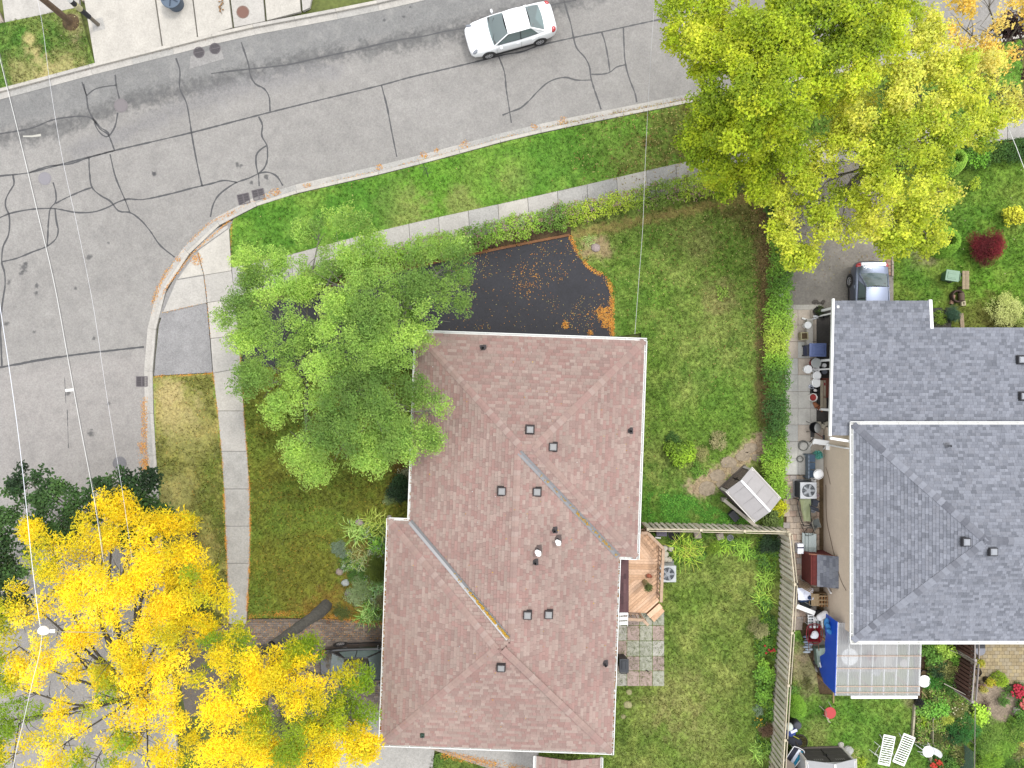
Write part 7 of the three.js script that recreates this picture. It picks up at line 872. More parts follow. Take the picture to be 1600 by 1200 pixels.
{ const t = thing('crumpled_tarp', 'crumpled white and blue plastic sheet below the red shed', 'tarp', at(1257, 927, .4)); const g = new THREE.PlaneGeometry(.78, .62, 14, 12).rotateX(-Math.PI / 2), q = g.attributes.position; for (let i = 0; i < q.count; i++) q.setY(i, .3 + .22 * fbm(q.getX(i) * 5 + 4, q.getZ(i) * 5, 191, 3)); g.computeVertexNormals(); part('sheet', g, plain(226, 230, 244, { side: THREE.DoubleSide }), t); part('fold', move(new THREE.SphereGeometry(.3, 12, 8).scale(1.15, .4, .3), 0, .28, .36, .15), plain(34, 70, 116), t); part('fold', move(new THREE.SphereGeometry(.14, 12, 8).scale(1, .5, .8), .26, .36, .2), plain(60, 84, 130), t); }
{ const t = thing('wooden_crates', 'light wooden crate of offcuts between the white sheet and the wall', 'crate', at(1278, 937, .5)), w1 = plain(226, 196, 152), w2 = plain(214, 160, 104); part('panel', heap(4, i => RB(.12, .02, .62, .005, -.3 + i * .09, .42 + (i % 2) * .02, 0)), w1, t); part('slat', heap(6, i => B(.04, .05, .6, .08 + i * .07, .4 + (i % 2) * .08, .04)), w2, t); part('slat', heap(3, i => B(.45, .05, .05, .22, .5, -.22 + i * .2)), w1, t); part('side', [B(.95, .36, .03, .05, .18, -.3), B(.95, .36, .03, .05, .18, .3), B(.03, .36, .6, -.42, .18, 0), B(.03, .36, .6, .5, .18, 0)], plain(196, 164, 120), t); }
{ const t = thing('dark_cart', 'dark cart under the white sheet beside the long white board', 'cart', at(1260, 943, .3)); part('tray', RB(.62, .16, .5, .04, 0, .22, 0, .4), plain(26, 40, 44), t); part('handle', rod([-.3, .32, -.2], [.36, .4, .14], .02), plain(176, 176, 170), t); for (const s of [-1, 1]) part('wheel', C(.11, .11, .06, .1, .11, s * .24, 14, Math.PI / 2), rubber, t); }
{ const t = thing('white_board', 'long white board lying across the clutter above the blue tarpaulin', 'board'); part('timber', beam(W(1245, 947, .7), W(1273, 958, .75), .22, .06), mat([.62, .62, .6]), t); }
{ const t = thing('propane_tank', 'white gas cylinder lying beside the top of the blue tarpaulin', 'gas cylinder'); const c = W(1285, 962, .75); part('tank', move(new THREE.CapsuleGeometry(.17, .34, 6, 18), c.x, c.y, c.z, .5, 0, Math.PI / 2 - .15), mat([.66, .66, .67], { roughness: .4 }), t); part('collar', move(new THREE.TorusGeometry(.09, .02, 6, 16), c.x - .34, c.y, c.z + .18, .5 + Math.PI / 2), whiteTrim, t); part('stand', B(.4, c.y - .15, .2, c.x, (c.y - .15) / 2, c.z), plain(90, 90, 92), t); }
{ const t = thing('rolled_mats', 'row of grey and white rolled mats above the red wheelbarrow', 'rolls'), c = W(1272, 972, .5); for (let i = 0; i < 4; i++) part('roll', move(new THREE.CylinderGeometry(.07, .07, .58, 14), c.x - .18 + i * .19, .48 + (i % 2) * .04, c.z, 0, Math.PI / 2), i % 2 ? mat([.58, .58, .57]) : plain(196, 206, 206), t); part('rack', [B(.8, .03, .5, c.x + .1, .38, c.z), ...[[-.2, -.2], [.45, -.2], [-.2, .2], [.45, .2]].map(([x, z]) => C(.02, .02, .36, c.x + x, .2, c.z + z, 8))], plain(96, 100, 104), t); }
{ const t = thing('step_ladder', 'small white step ladder left of the rolled mats', 'ladder'), a = W(1262.5, 960, .6), b = W(1263, 976, .5); part('rail', [beam(a, b, .03, .05), beam(a.clone().add(v3(.26, 0, 0)), b.clone().add(v3(.26, 0, 0)), .03, .05)], mat([.66, .66, .66]), t); for (let i = 0; i < 4; i++) { const p = a.clone().lerp(b, .1 + i * .27); part('rung', B(.26, .03, .05, p.x + .13, p.y, p.z), mat([.6, .6, .6]), t); } part('leg', [rod([a.x, .55, a.z], [a.x, .1, a.z], .02), rod([b.x, .5, b.z], [b.x, .1, b.z], .02)], mat([.6, .6, .6]), t); }
{ const t = thing('wheelbarrow', 'red wheelbarrow holding a white bag beside the blue tarpaulin', 'wheelbarrow', at(1270, 988, .5)), red = plain(176, 36, 52, { side: THREE.DoubleSide, roughness: .45 }); const g = new THREE.BoxGeometry(.62, .3, .84, 1, 1, 1), q = g.attributes.position; for (let i = 0; i < q.count; i++) if (q.getY(i) < 0) { q.setX(i, q.getX(i) * .6); q.setZ(i, q.getZ(i) * .66); } const idx = Array.from(g.index.array); idx.splice(12, 6); g.setIndex(idx); g.computeVertexNormals(); part('tray', g.translate(0, .42, 0), red, t); part('rim', TB([[-.31, .57, -.42], [.31, .57, -.42], [.31, .57, .42], [-.31, .57, .42]], .022, 40, 6, true), red, t); part('handle', [rod([-.22, .3, -.2], [-.26, .52, .9], .02), rod([.22, .3, -.2], [.26, .52, .9], .02)], plain(150, 110, 80), t); part('wheel', C(.19, .19, .08, 0, .19, -.5, 20, 0, Math.PI / 2), rubber, t); part('white_bag', [S(.19, .06, .5, .08, 1, .7, 1.1, 12), S(.15, -.04, .52, .16, 1, .6, .8, 10)], plain(232, 232, 236), t); part('leg', [rod([-.2, .3, .3], [-.2, 0, .36], .018), rod([.2, .3, .3], [.2, 0, .36], .018)], black, t); }
bucket('yellow basket beside the red wheelbarrow', at(1281, 982, .6), .2, .3, [222, 184, 92], { fill: [236, 206, 130] });
{ const t = thing('bottle_stack', 'stack of pale blue bottles on a concrete tile below the wheelbarrow', 'bottles', at(1270, 1008, .35)); for (let i = 0; i < 7; i++) part('bottle', move(L([[0, 0], [.055, 0], [.06, .03], [.06, .26], [.025, .34], [.02, .38], [0, .38]], 0, 0, 0, 14), -.1 + (i % 2) * .12, .12, -.4 + i * .13, 0, 0, 1.45), plain(170 + i * 6, 192 + i * 4, 222), t); part('tile', RB(.4, .06, .5, .01, -.16, .03, 0), conc[4], t); part('plank', B(.22, .05, 1.3, .22, .05, .2), plain(150, 130, 116), t); }
// ------------------------------------------------------------------ beside the deck
airCon('air conditioner outside the deck railing', at(1043, 896, .85), 0, {}); { const t = thing('rock_pile', 'pale rocks piled outside the deck railing above the air conditioner', 'rocks', at(1043, 866, .25)); for (let i = 0; i < 9; i++) { const g = new THREE.IcosahedronGeometry(.13 + R() * .08, 1); part('rock', g.scale(1, .7, 1).translate((R() - .5) * .5, .1 + R() * .12, (R() - .5) * .7), plain(214, 206, 188), t); } }
potRound('plant pot with a cream rim on the deck boards', 1009, 912, 1.1, .17, [206, 200, 140], { plant: [A(80, 90, 30), A(110, 120, 50)] }).position.y = .78; { const t = thing('clay_pig_pot', 'small clay ornament on the deck above the cream pot', 'ornament', at(1014, 900, .95, .78)); part('body', [S(.11, 0, .12, 0, 1.2, .8, 1, 12), S(.06, .12, .14, .04, 1, 1, 1, 9)], plain(206, 116, 84), t); t.name = numbered('clay_ornament'); }
bucket('black square-ish tub under the fence beside the deck', at(1053, 835, .45), .28, .34, [34, 34, 38], { name: 'tub', cat: 'tub', fill: [20, 20, 24] }); { const t = thing('storage_crate', 'grey lidded crate under the fence beside the black tub', 'crate', at(1034, 832, .5)); part('body', RB(.5, .34, .36, .03, 0, .17, 0), plain(92, 88, 104), t); part('lid', [RB(.54, .05, .4, .02, 0, .36, 0), RB(.4, .03, .05, .01, 0, .39, .06), RB(.4, .03, .05, .01, 0, .39, -.08)], plain(130, 124, 140), t); const s = thing('wood_offcut', 'short white strip of wood in the grass by the deck corner', 'board', at(1028, 840, .15)); part('timber', RB(.3, .05, .07, .008, 0, .04, 0, -.1), mat([.6, .6, .58]), s); }
bucket('grey pail under the fence, right of the pale blocks', at(1141, 840, .35), .15, .26, [186, 190, 190], { fill: [120, 124, 122] }); [['left pale block under the fence below the daylilies', 1090, 836], ['right pale block under the fence below the daylilies', 1125, 838]].forEach(([l, u, v]) => { const t = thing('concrete_block', l, 'block', at(u, v, .25)); part('block', RB(.36, .2, .34, .03, 0, .1, 0, R()), conc[4], t); part('top_face', RB(.3, .02, .28, .01, 0, .205, 0), conc[4], t); });
wheelieBin('black wheeled bin half under the eave on the patio squares', at(974, 1038, 1.0), Math.PI / 2, [50, 52, 58], { lid: [62, 66, 74], w: .42, d: .62 }); { const t = thing('hose_nozzle', 'small dark tool lying on the patio squares', 'tool', at(1011, 1048, .15, .14)); part('grip', [RB(.16, .03, .05, .01, 0, .02, 0, -.4), RB(.05, .03, .09, .01, .05, .02, .03, .4)], plain(54, 44, 44), t); t.name = numbered('hand_tool'); }
[['largest of the pale round stepping stones under the east eave', 981, 1101, .22], ['pale stepping stone nearest the patio squares', 983, 1081, .16], ['small pale stepping stone, lowest of the three', 974, 1119, .13]].forEach(([l, u, v, r]) => stone(l, u, v, r, [198, 192, 140], .25, 'stepping_stone'));
// ------------------------------------------------------------------ loose stones
stone('pink-grey stone at the top of the front bed', 562, 816, .2, [206, 188, 182]); stone('small pale block beside the roof corner above the front bed', 609, 808, .13, [212, 204, 190]); stone('pink-grey stone on the left edge of the front bed', 531, 893, .2, [190, 172, 160]); stone('pale blue-white stone on the left edge of the front bed', 540, 910, .2, [206, 212, 208]); stone('grey stone below the pale one on the front bed edge', 545, 926, .19, [170, 160, 154]); stone('small rock beside the driveway corner on the back lawn', 931, 387, .24, [206, 186, 180], .45); stone('small pale stone near the leaning trunk', 526, 960, .1, [190, 180, 150]); stone('grey stone against the brick edge near the leaning trunk', 513, 972, .1, [150, 120, 100]);
{ const fl = [[1104, 762, .5], [1122, 742, .42], [1139, 722, .45], [1150, 735, .3], [1160, 712, .4], [1172, 700, .4], [1182, 715, .3], [1128, 756, .3]]; const t = thing('stone_path', null, null, [0, 0, 0]); t.userData.kind = 'structure'; for (const [u, v, r] of fl) { const c = toXZ(u, v), pts = []; for (let i = 0; i < 8; i++) { const a = i / 8 * 6.283, k = r * (.75 + .4 * R()); pts.push([c[0] + Math.cos(a) * k, c[1] + Math.sin(a) * k * .8]); } part('flagstone', prism(pts, .08, .15, .012), mapMat(grainy(A(196, 178, 152), .25, .3, 1, 128, 201)), t, { ox: R() * 9 }); } }
// ------------------------------------------------------------------ right-hand lawn
wheelieBin('pale green wheeled bin lying on the right lawn', v3(0, 0, 0), 0, [104, 146, 116], { lid: [150, 190, 158], w: .5, d: .62 }); { const t = scene.children[scene.children.length - 1]; t.position.copy(at(1483, 432, .5, .12)); t.rotation.set(0, Math.PI - .15, 0); t.children.forEach(c => { c.scale.y = .62; }); }
{ const t = thing('park_bench', 'weathered plank bench end behind the green bin on the right lawn', 'bench', at(1507, 438, .45), 0), m = mapMat(grainy(A(196, 176, 142), .3, .3, .6, 128, 205)); for (let i = 0; i < 2; i++) part('seat_plank', RB(.17, .05, .95, .012, -.09 + i * .18, .42, 0), m, t); for (const z of [-.36, .36]) part('support', B(.3, .4, .08, 0, .2, z), plain(120, 104, 84), t); }
{ const t = thing('flower_urn', 'dark well-like planter with a wooden barrel beside the carport shrub', 'planter', at(1497, 463, .3)), m = plain(120, 98, 78); part('ring', L([[.26, 0], [.32, .02], [.33, .3], [.28, .32], [.24, .28], [.24, .05]], -.05, 0, 0, 22), plain(96, 72, 60, { side: THREE.DoubleSide }), t); part('barrel', move(C(.14, .14, .4, 0, 0, 0, 16), .12, .26, .05, 0, Math.PI / 2.2), m, t); const k = thing('garden_block', 'pink brick leaning beside the dark planter', 'block', at(1488, 468, .2)); part('block', RB(.16, .14, .5, .03, 0, .08, 0, -.25), plain(206, 160, 134), k); const c = thing('garden_block', 'cream concrete block below the dark planter', 'block', at(1505, 474, .25)); part('block', RB(.24, .18, .26, .03, 0, .09, 0, .1), plain(226, 214, 176), c); part('hollow', RB(.08, .02, .14, .005, 0, .175, 0, .1), plain(120, 104, 84), c); part('slab', B(.2, .05, .8, 0, .02, .9, .08), plain(214, 190, 160), c); }
{ const t = thing('brick_edging', null, null); t.userData.kind = 'structure'; const m = [A(206, 160, 134), A(190, 146, 122), A(216, 186, 160)].map(c => mat(c)); for (let v = 384; v < 426; v += 5.2) part('brick', prism(xz([[1384, v], [1391, v], [1391, v + 4.8], [1384, v + 4.8]]), .05, .17 + R() * .01, .008), pick(m), t); for (let v = 378; v < 424; v += 9) part('edging_block', prism(xz([[1392, v], [1395.4, v], [1395.4, v + 8.6], [1392, v + 8.6]]), .05, .2, .01), conc[4], t); }
// ------------------------------------------------------------------ neighbour's rear garden
{ const t = plasticChair('red-seated round chair on the rear garden lawn', at(1296, 1113, .55), Math.PI * .12, [.5, .47, .42], { seat: [232, 66, 66] }); t.scale.setScalar(1.12); t.children[0].scale.set(1.15, 1.05, 1.15); }
lounger('white slatted lounger lying left of its twin near the bottom edge', at(1384, 1171, .4), -Math.PI / 2 - .2 + .02, {}); { const a = scene.children[scene.children.length - 1]; a.rotation.y = Math.PI / 2 - .2; } { const b = copyOf(scene.children[scene.children.length - 1], at(1411, 1170, .4), Math.PI / 2 - .38, 'white slatted lounger tilted more steeply, right of its twin', 'white loungers on the rear garden lawn'); b.scale.set(1.02, 1, 1.05); } scene.children[scene.children.length - 2].userData.group = 'white loungers on the rear garden lawn';
{ const t = framedChair('white folding frame lying behind the left lounger', at(1372, 1172, .3), 2.6, [232, 236, 228]); plasticChair('white plastic armchair beside the raised bed', at(1447, 1171, .45), Math.PI + .5, [.72, .72, .72], { solid: 1 }).scale.setScalar(1.25); const l = thing('folded_frame', 'white folded leg frame in the grass left of the armchair', 'frame'); part('bar', [rod(W(1436, 1162, .2), W(1446, 1167, .5), .02), rod(W(1434, 1174, .2), W(1444, 1176, .5), .02), rod(W(1436, 1162, .2), W(1450, 1163, .4), .02)], whiteTrim, l); }
{ const t = thing('garden_kerb', 'narrow pale timber edging between the lawn and the raised bed', 'edging'), m = mapMat(grainy(A(216, 206, 176), .2, .2, .7, 128, 211)); for (const [a, b] of [[[1429, 1100], [1427.5, 1118]], [[1427.5, 1118.6], [1426, 1138]], [[1426, 1138.6], [1424.5, 1157]], [[1454, 1181], [1450, 1240]]]) part('timber', beam(W(...a, .2), W(...b, .2), .09, .18), m, t); const f = thing('raised_bed', 'low wire-edged frame of the raised bed beside the armchair', 'planter frame'), w = plain(176, 170, 140); part('edge_board', [beam(W(1456, 1120, .35), W(1456, 1161, .35), .04, .25)], w, f); part('edge_board', [beam(W(1427, 1158, .3), W(1456, 1161, .3), .04, .22)], w, f); for (const [u, v] of [[1456, 1120], [1456, 1161]]) part('stake', B(.05, .5, .05, ...W(u, v, .35).toArray()), w, f); }
potRound('black pot at the top end of the timber edging', 1437, 1098, .4, .2, [50, 46, 42], { plant: [A(20, 24, 16)] }); potRound('dark grey pot beside the white round fan', 1455, 1052, .4, .18, [92, 86, 86], { fill: [50, 44, 42] }); potRound('brown pot behind the white round fan', 1444, 1053, .35, .17, [70, 52, 50]);
{ const t = thing('sun_hat_bowl', 'white round dish with a spiral rim at the canopy corner', 'dish', at(1445, 1065, .5)); part('dish', L([[0, .34], [.1, .36], [.12, .42], [.16, .4], [.3, .36], [.32, .34], [.28, .3], [0, .28]], 0, 0, 0, 28), mat([.68, .68, .68], { roughness: .4 }), t); part('stand', C(.06, .1, .28, 0, .14, 0, 14), mat([.5, .5, .5]), t); t.name = numbered('white_dish'); }
{ const t = thing('garden_cane', 'pale cane leaning across the plants to the brown fence', 'cane'); part('cane', rod(W(1475, 1068, .8), W(1514, 1088, 1.5), .022), plain(214, 206, 190), t); const q = thing('garden_cane', 'upper pale cane across the plants below the gutter', 'cane'); part('cane', rod(W(1485, 1016, .9), W(1509, 1025, 1.2), .02), plain(180, 176, 150), q); const c = thing('garden_cane', 'short tan stick at the right foot of the canopy', 'cane'); part('cane', rod(W(1440, 1080, .4), W(1449, 1091, .2), .025), plain(200, 170, 120), c); }
{ const t = thing('rubbish_heap', 'bagged bin and blue sack heaped by the fence near the bottom', 'sacks', at(1242, 1146, .6)); part('white_sack', S(.2, -.3, .5, -.35, 1, .9, 1.1, 12), plain(206, 214, 206), t); part('grey_tub', L([[0, 0], [.2, 0], [.22, .5], [.16, .58], [0, .6]], .12, 0, -.42, 18), plain(96, 100, 110), t); part('blue_sack', [S(.24, -.22, .48, -.05, 1.1, .7, .9, 12), S(.16, .0, .45, -.2, 1, .7, .9, 10)], plain(44, 76, 160), t); part('white_flap', RB(.34, .03, .14, .01, -.12, .66, -.2, .4), plain(214, 218, 236), t); part('dark_sheet', [move(new THREE.SphereGeometry(.42, 14, 10).scale(1.2, .5, .7), 0, .3, .42, -.5)], plain(30, 36, 52), t); part('strap', rod([-.15, .62, .05], [.18, .56, .24], .02), plain(206, 206, 30), t); }
{ const t = thing('bicycle_wheel', 'dry round basket with a dark hoop against the dark shed', 'basket', at(1254, 1160, .6)); part('hoop', [TO(.28, .03, -.03, .46, -.04, Math.PI / 2 - .35), TO(.3, .018, -.06, .5, -.08, Math.PI / 2 - .5)], plain(60, 50, 40), t); part('basket', L([[0, .1], [.2, .12], [.25, .42], [.23, .42], [.18, .2], [0, .16]], 0, 0, 0, 20), plain(130, 118, 70, { side: THREE.DoubleSide }), t); part('dried_stems', heap(26, i => rod([.18 * Math.cos(i * 2.4) * R(), .2, .18 * Math.sin(i * 2.4) * R()], [.22 * Math.cos(i * 2.4), .46, .22 * Math.sin(i * 2.4)], .008, 4)), plain(168, 160, 96), t, { kind: 'stuff' }); t.name = numbered('round_basket'); }
{ const t = thing('deck_chair', 'blue and white deck chair between the fence and the dark shed', 'chair', at(1240, 1182, .5), -.5), m = mat([.6, .6, .62]); part('frame', [TB([[-.3, .5, -.5], [0, .5, -.55], [.3, .5, -.5], [.34, .4, .2], [.34, .3, .6]], .022, 24, 6), TB([[-.3, .5, -.5], [-.3, .4, .2], [-.28, .3, .6]], .022, 14, 6), ...[[-.3, -.4], [.3, -.4], [-.28, .55], [.34, .55]].map(([x, z]) => rod([x, 0, z], [x, .42, z], .018))], m, t); part('seat', plate([[-.28, .44, -.45], [0, .44, -.48], [-.02, .32, .55], [-.27, .32, .55]], .015), plain(40, 44, 66), t); part('seat', plate([[.02, .44, -.48], [.16, .44, -.47], [.17, .32, .55], [0, .32, .55]], .015), plain(222, 226, 240), t); part('seat', plate([[.18, .45, -.47], [.31, .44, -.45], [.33, .32, .55], [.19, .32, .55]], .015), plain(40, 176, 220), t); const w = thing('plywood_sheet', 'brown panel leaning at the bottom edge beside the deck chair', 'panel'); part('panel', plate([W(1227, 1185, .9), W(1241, 1194, .9), W(1248, 1230, .7), W(1227, 1230, .7)], .03), plain(160, 146, 132), w); }
stone('white rock right of the dark shed', 1325, 1172, .26, [222, 222, 216]); stone('small white rock above the dark shed corner', 1313, 1163, .16, [228, 224, 212]); bladePlant('dry grassy clump right of the white rock by the dark shed', 1334, 1180, .4, [A(150, 150, 80), A(180, 170, 110), A(120, 140, 60)], { n: 40, w: .02 }); shrub('green_shrub', 'yellow-green plant at the bottom edge right of the dark shed', 'plant', 1345, 1196, .4, .35, YG, { leaf: 'hedge' }); shrub('garden_plant', 'small leafy weed at the foot of the slatted fence above the cone shrub', 'plant', 1240, 1078, .3, .25, GR, { leaf: 'hedgeBig', dens: 300 }); shrub('garden_plant', 'dull green mound on the lawn edge left of the canopy', 'plant', 1262, 1068, .25, .3, OL, { leaf: 'tiny' });
// past the brown fence
potRound('yellow-leaved plant in a pot at the fence gap', 1531, 1036, .5, .2, [110, 80, 60], { plant: [A(206, 206, 50), A(180, 170, 40), A(226, 214, 90)] }); potRound('yellow flowering pot beside the lime-green pot', 1547, 1066, .5, .2, [60, 56, 40], { plant: [A(226, 216, 50), A(206, 196, 40)] }); shrub('lime_plant', 'round lime-green potted plant at the edge of the brick patio', 'plant', 1568, 1065, .8, .34, [A(120, 160, 20), A(160, 190, 36), A(180, 206, 50)], { leaf: 'tiny', dens: 1500, smooth: 1 }); potRound('dark barrel planter against the far side of the brown fence', 1528, 1051, .5, .2, [30, 28, 30], { fill: [16, 14, 14] }); potRound('small pot with yellow leaves at the patio corner', 1536, 1077, .3, .14, [120, 96, 70], { plant: [A(206, 196, 90)] }); bucket('pale grey tub against the fence under the gutter', at(1531, 1016, .5), .24, .4, [170, 172, 184], { lid: 1 }); wheelieBin('dark bin in the corner under the gutter past the brown fence', at(1530, 1005, .9), 0, [50, 50, 56], { w: .4, d: .4, h: .8 });
{ const t = thing('stepping_plank', 'pink paving strip at the foot of the brown fence', 'paving', at(1533, 1071, .15)); part('paver', RB(.55, .06, .16, .01, 0, .03, 0), plain(206, 166, 150), t); }
stone('white round stone by the pink flowers', 1588, 1109, .2, [236, 228, 222]); stone('white stone lower along the flower border', 1588, 1144, .2, [226, 216, 208]); bladePlant('yellow spiky plant near the right edge at the bottom', 1592, 1163, .4, [A(206, 196, 80), A(190, 150, 60), A(150, 150, 50)]); shrub('brown_shrub', 'dark withered plant in the bare earth past the brown fence', 'plant', 1540, 1107, .3, .4, [A(80, 66, 54), A(110, 90, 74)], { leaf: 'needle', dens: 260 });
// top edge: round bin and a fallen leaf bunch
{ const t = bucket('blue-grey round bin cut by the top edge on the pavement', at(266, -4, .8, .14), .48, .62, [98, 118, 142], { lid: 1, lidTone: [120, 138, 158], noHandle: 1, name: 'round_bin', cat: 'bin' }); part('lid_rib', [B(.86, .03, .03, 0, .665, 0, .3), B(.86, .03, .03, 0, .665, 0, 1.5), B(.86, .03, .03, 0, .665, 0, 2.6)], plain(70, 86, 110), t); const q = thing('fallen_branch', 'dry brown leafy twig lying on the far pavement slabs', 'twig', at(346, 10, .15, .14)); part('twig', heap(7, i => rod([(R() - .5) * .15, .02, -.35 + i * .1], [(R() - .5) * .3, .05, -.2 + i * .1], .01, 4)), plain(140, 96, 50), q); part('dry_leaf', heap(9, i => B(.1, .01, .06, (R() - .5) * .2, .04 + R() * .03, -.3 + i * .07, R() * 6, R() - .5)), plain(176, 128, 70), q, { kind: 'stuff' }); }
{ const t = thing('young_tree', 'bare sapling standing in the grass verge by the street', 'sapling', at(669, 276, .1, .1)); part('stem', taper([v3(0, 0, 0), v3(.02, .8, 0), v3(-.02, 1.7, -.1)], .025, .01, 6), plain(110, 120, 110), t); part('twig', heap(10, i => rod([0, .5 + i * .12, 0], [.25 * Math.cos(i * 2.4), .75 + i * .12, .25 * Math.sin(i * 2.4)], .008, 4)), plain(110, 116, 104), t, { kind: 'stuff' }); const s = thing('ground_rod', 'thin dark twig bush standing by the sidewalk edge near the hedge', 'twigs', at(913, 318, .3)); part('twig', heap(12, i => rod([0, 0, 0], [.3 * Math.cos(i * 2.4), .5 + R() * .4, .3 * Math.sin(i * 2.4)], .008, 4)), plain(120, 90, 80), s); s.name = numbered('bare_twig_bush'); }
// ------------------------------------------------------------------ fallen leaves
{
  const lg = leafCluster(1, 0, 1, .62, 301, { up: 3 }), lm = new THREE.MeshStandardMaterial({ color: 0xffffff, roughness: .9, side: THREE.DoubleSide });
  const OR = [A(238, 170, 66, 1.45), A(244, 188, 86, 1.45), A(226, 150, 52, 1.4), A(232, 170, 84, 1.4), A(206, 126, 44, 1.4)], YL = [A(214, 200, 110), A(230, 218, 140), A(196, 176, 100), A(186, 150, 90), A(170, 120, 70)], GD = [A(244, 200, 40), A(236, 180, 50), A(222, 160, 40)];
  const put = (items, x, y, z, s, pal) => { const c = pick(pal), g = .8 + .6 * R(); items.push({ p: [x, y, z], ry: R() * 6.28, rx: (R() - .5) * .7, rz: (R() - .5) * .7, s: s * (.7 + .6 * R()), c: [c[0] * g, c[1] * g, c[2] * g] }); };
  const along = (items, line, w, dens, s, pal, y, h = .12, clump = .5) => { const pts = resample(line.map(([u, v]) => { const p = W(u, v, h); return [p.x, p.z]; }), .1); for (let i = 0; i + 1 < pts.length; i++) { const a = pts[i], b = pts[i + 1], l = Math.hypot(b[0] - a[0], b[1] - a[1]); const k = vnoise(a[0] * 1.7 + a[1] * 2.3, 3, 311) > clump ? 1 : .3; for (let n = dens * w * l * k; n > R(); n--) { const t = R(), d = (R() + R() - 1) * w; put(items, a[0] + (b[0] - a[0]) * t - (b[1] - a[1]) / l * d, y + R() * .025, a[1] + (b[1] - a[1]) * t + (b[0] - a[0]) / l * d, s, pal); } } };
  const area = (items, poly, n, s, pal, y, f) => { const q = xz(poly), [a, b, c, d] = bounds(q); for (let i = 0; i < n; i++) { const x = a + R() * (b - a), z = c + R() * (d - c); if (!inside(x, z, q) || (f && R() > f(x, z))) continue; put(items, x, y + R() * .02, z, s, pal); } };
  const blob = (items, u, v, r, n, s, pal, y) => { const c = toXZ(u, v); for (let i = 0; i < n; i++) { const a = R() * 6.28, q = r * Math.sqrt(R()) * (.6 + .8 * vnoise(Math.cos(a) * 2 + u, Math.sin(a) * 2, 313)); put(items, c[0] + Math.cos(a) * q, y + R() * .03, c[1] + Math.sin(a) * q * .9, s, pal); } };
  let it = [];
  along(it, NS_R.slice(3), .07, 1500, .05, OR, .13); along(it, NS_L.slice(4), .06, 1400, .05, OR, .13); along(it, [[241, 588], [290, 586], [333, 583]], .07, 1600, .05, OR, .14); along(it, NS_L.slice(0, 4), .03, 900, .05, OR, .14); along(it, [[362, 345], [361, 400]], .05, 900, .05, OR, .14); along(it, [[254, 489], [323, 473]], .03, 700, .05, OR, .14);
  along(it, [[350, 762], [352, 822], [355, 880], [357, 950]], .1, 1400, .05, OR, .13); along(it, [[390, 764], [391, 822], [390, 880], [386, 950]], .09, 1400, .05, OR, .13);
  scatterCopies('fallen_leaves', lg, lm, it, 'orange leaf litter edging the concrete walk and corner slabs', 'leaves'); it = [];
  along(it, KERB_S.slice(11, 18).map(([u, v]) => [u - 8, v - 7]), .09, 700, .05, OR, .02, 0); along(it, [[262, 420], [245, 455], [236, 480]], .1, 900, .05, OR, .02, 0); along(it, [[226, 620], [226, 680], [230, 740]], .22, 900, .055, OR, .012, 0, .3); along(it, [[222, 690], [226, 735]], .3, 900, .055, OR, .012, 0, .2); along(it, KERB_S.slice(3, 10).map(([u, v]) => [u, v - 6]), .08, 380, .06, [...OR, ...YL], .02, 0, .62); along(it, [[870, 196], [960, 178], [1040, 162], [1110, 148], [1180, 134]], .16, 480, .06, [...YL, A(190, 130, 70)], .02, 0, .2); along(it, KERB_N.slice(1, 6).map(([u, v]) => [u, v + 7]), .05, 260, .06, [A(160, 110, 80), A(190, 130, 90), A(120, 84, 70)], .02, 0, .6); along(it, [[250, 470], [262, 448], [280, 424], [300, 398], [330, 370], [360, 344]], .07, 1200, .05, OR, .145, .12, .4);
  for (const [u, v, r] of [[592, 260, .35], [662, 242, .4], [682, 234, .2], [726, 226, .5], [835, 196, .3], [880, 188, .4], [480, 289, .35], [430, 300, .5], [415, 310, .4], [362, 335, .45], [308, 405, .35], [277, 405, .25], [350, 345, .35], [320, 372, .3]]) blob(it, u, v, r * .55, 170 * r, .055, OR, .02);
  blob(it, 308, 405, .3, 200, .05, OR, .14); scatterCopies('fallen_leaves', lg, lm, it, 'orange and tan leaves gathered in the street gutters', 'leaves'); it = [];
  along(it, [[890, 369], [907, 403], [925, 422], [948, 434], [955, 455], [957, 480], [957, 525]], .14, 1500, .055, OR, .135, .12, .2); along(it, [[948, 434], [955, 455], [955, 480], [956, 525]], .2, 900, .055, OR, .135, .12, .2); blob(it, 944, 490, .45, 700, .055, OR, .135); blob(it, 950, 505, .35, 400, .055, OR, .135); blob(it, 883, 508, .2, 170, .055, OR, .135); blob(it, 922, 520, .14, 90, .055, OR, .135);
  along(it, [[490, 452], [600, 427], [720, 400], [800, 384], [892, 367]], .09, 900, .055, [...OR, A(150, 100, 60)], .13, .12, .3); area(it, [[700, 405], [892, 372], [950, 435], [955, 520], [700, 515]], 2600, .06, [...OR, ...YL], .13, (x, z) => .15 + .85 * smooth(.5, .75, fbm(x * .7, z * .7, 317, 3))); for (const [u, v] of [[815, 440], [830, 450], [825, 432], [860, 425]]) blob(it, u, v, .8, 45, .06, OR, .13);
  scatterCopies('fallen_leaves', lg, lm, it, 'orange leaves scattered over the black driveway and heaped on its right edge', 'leaves'); it = [];
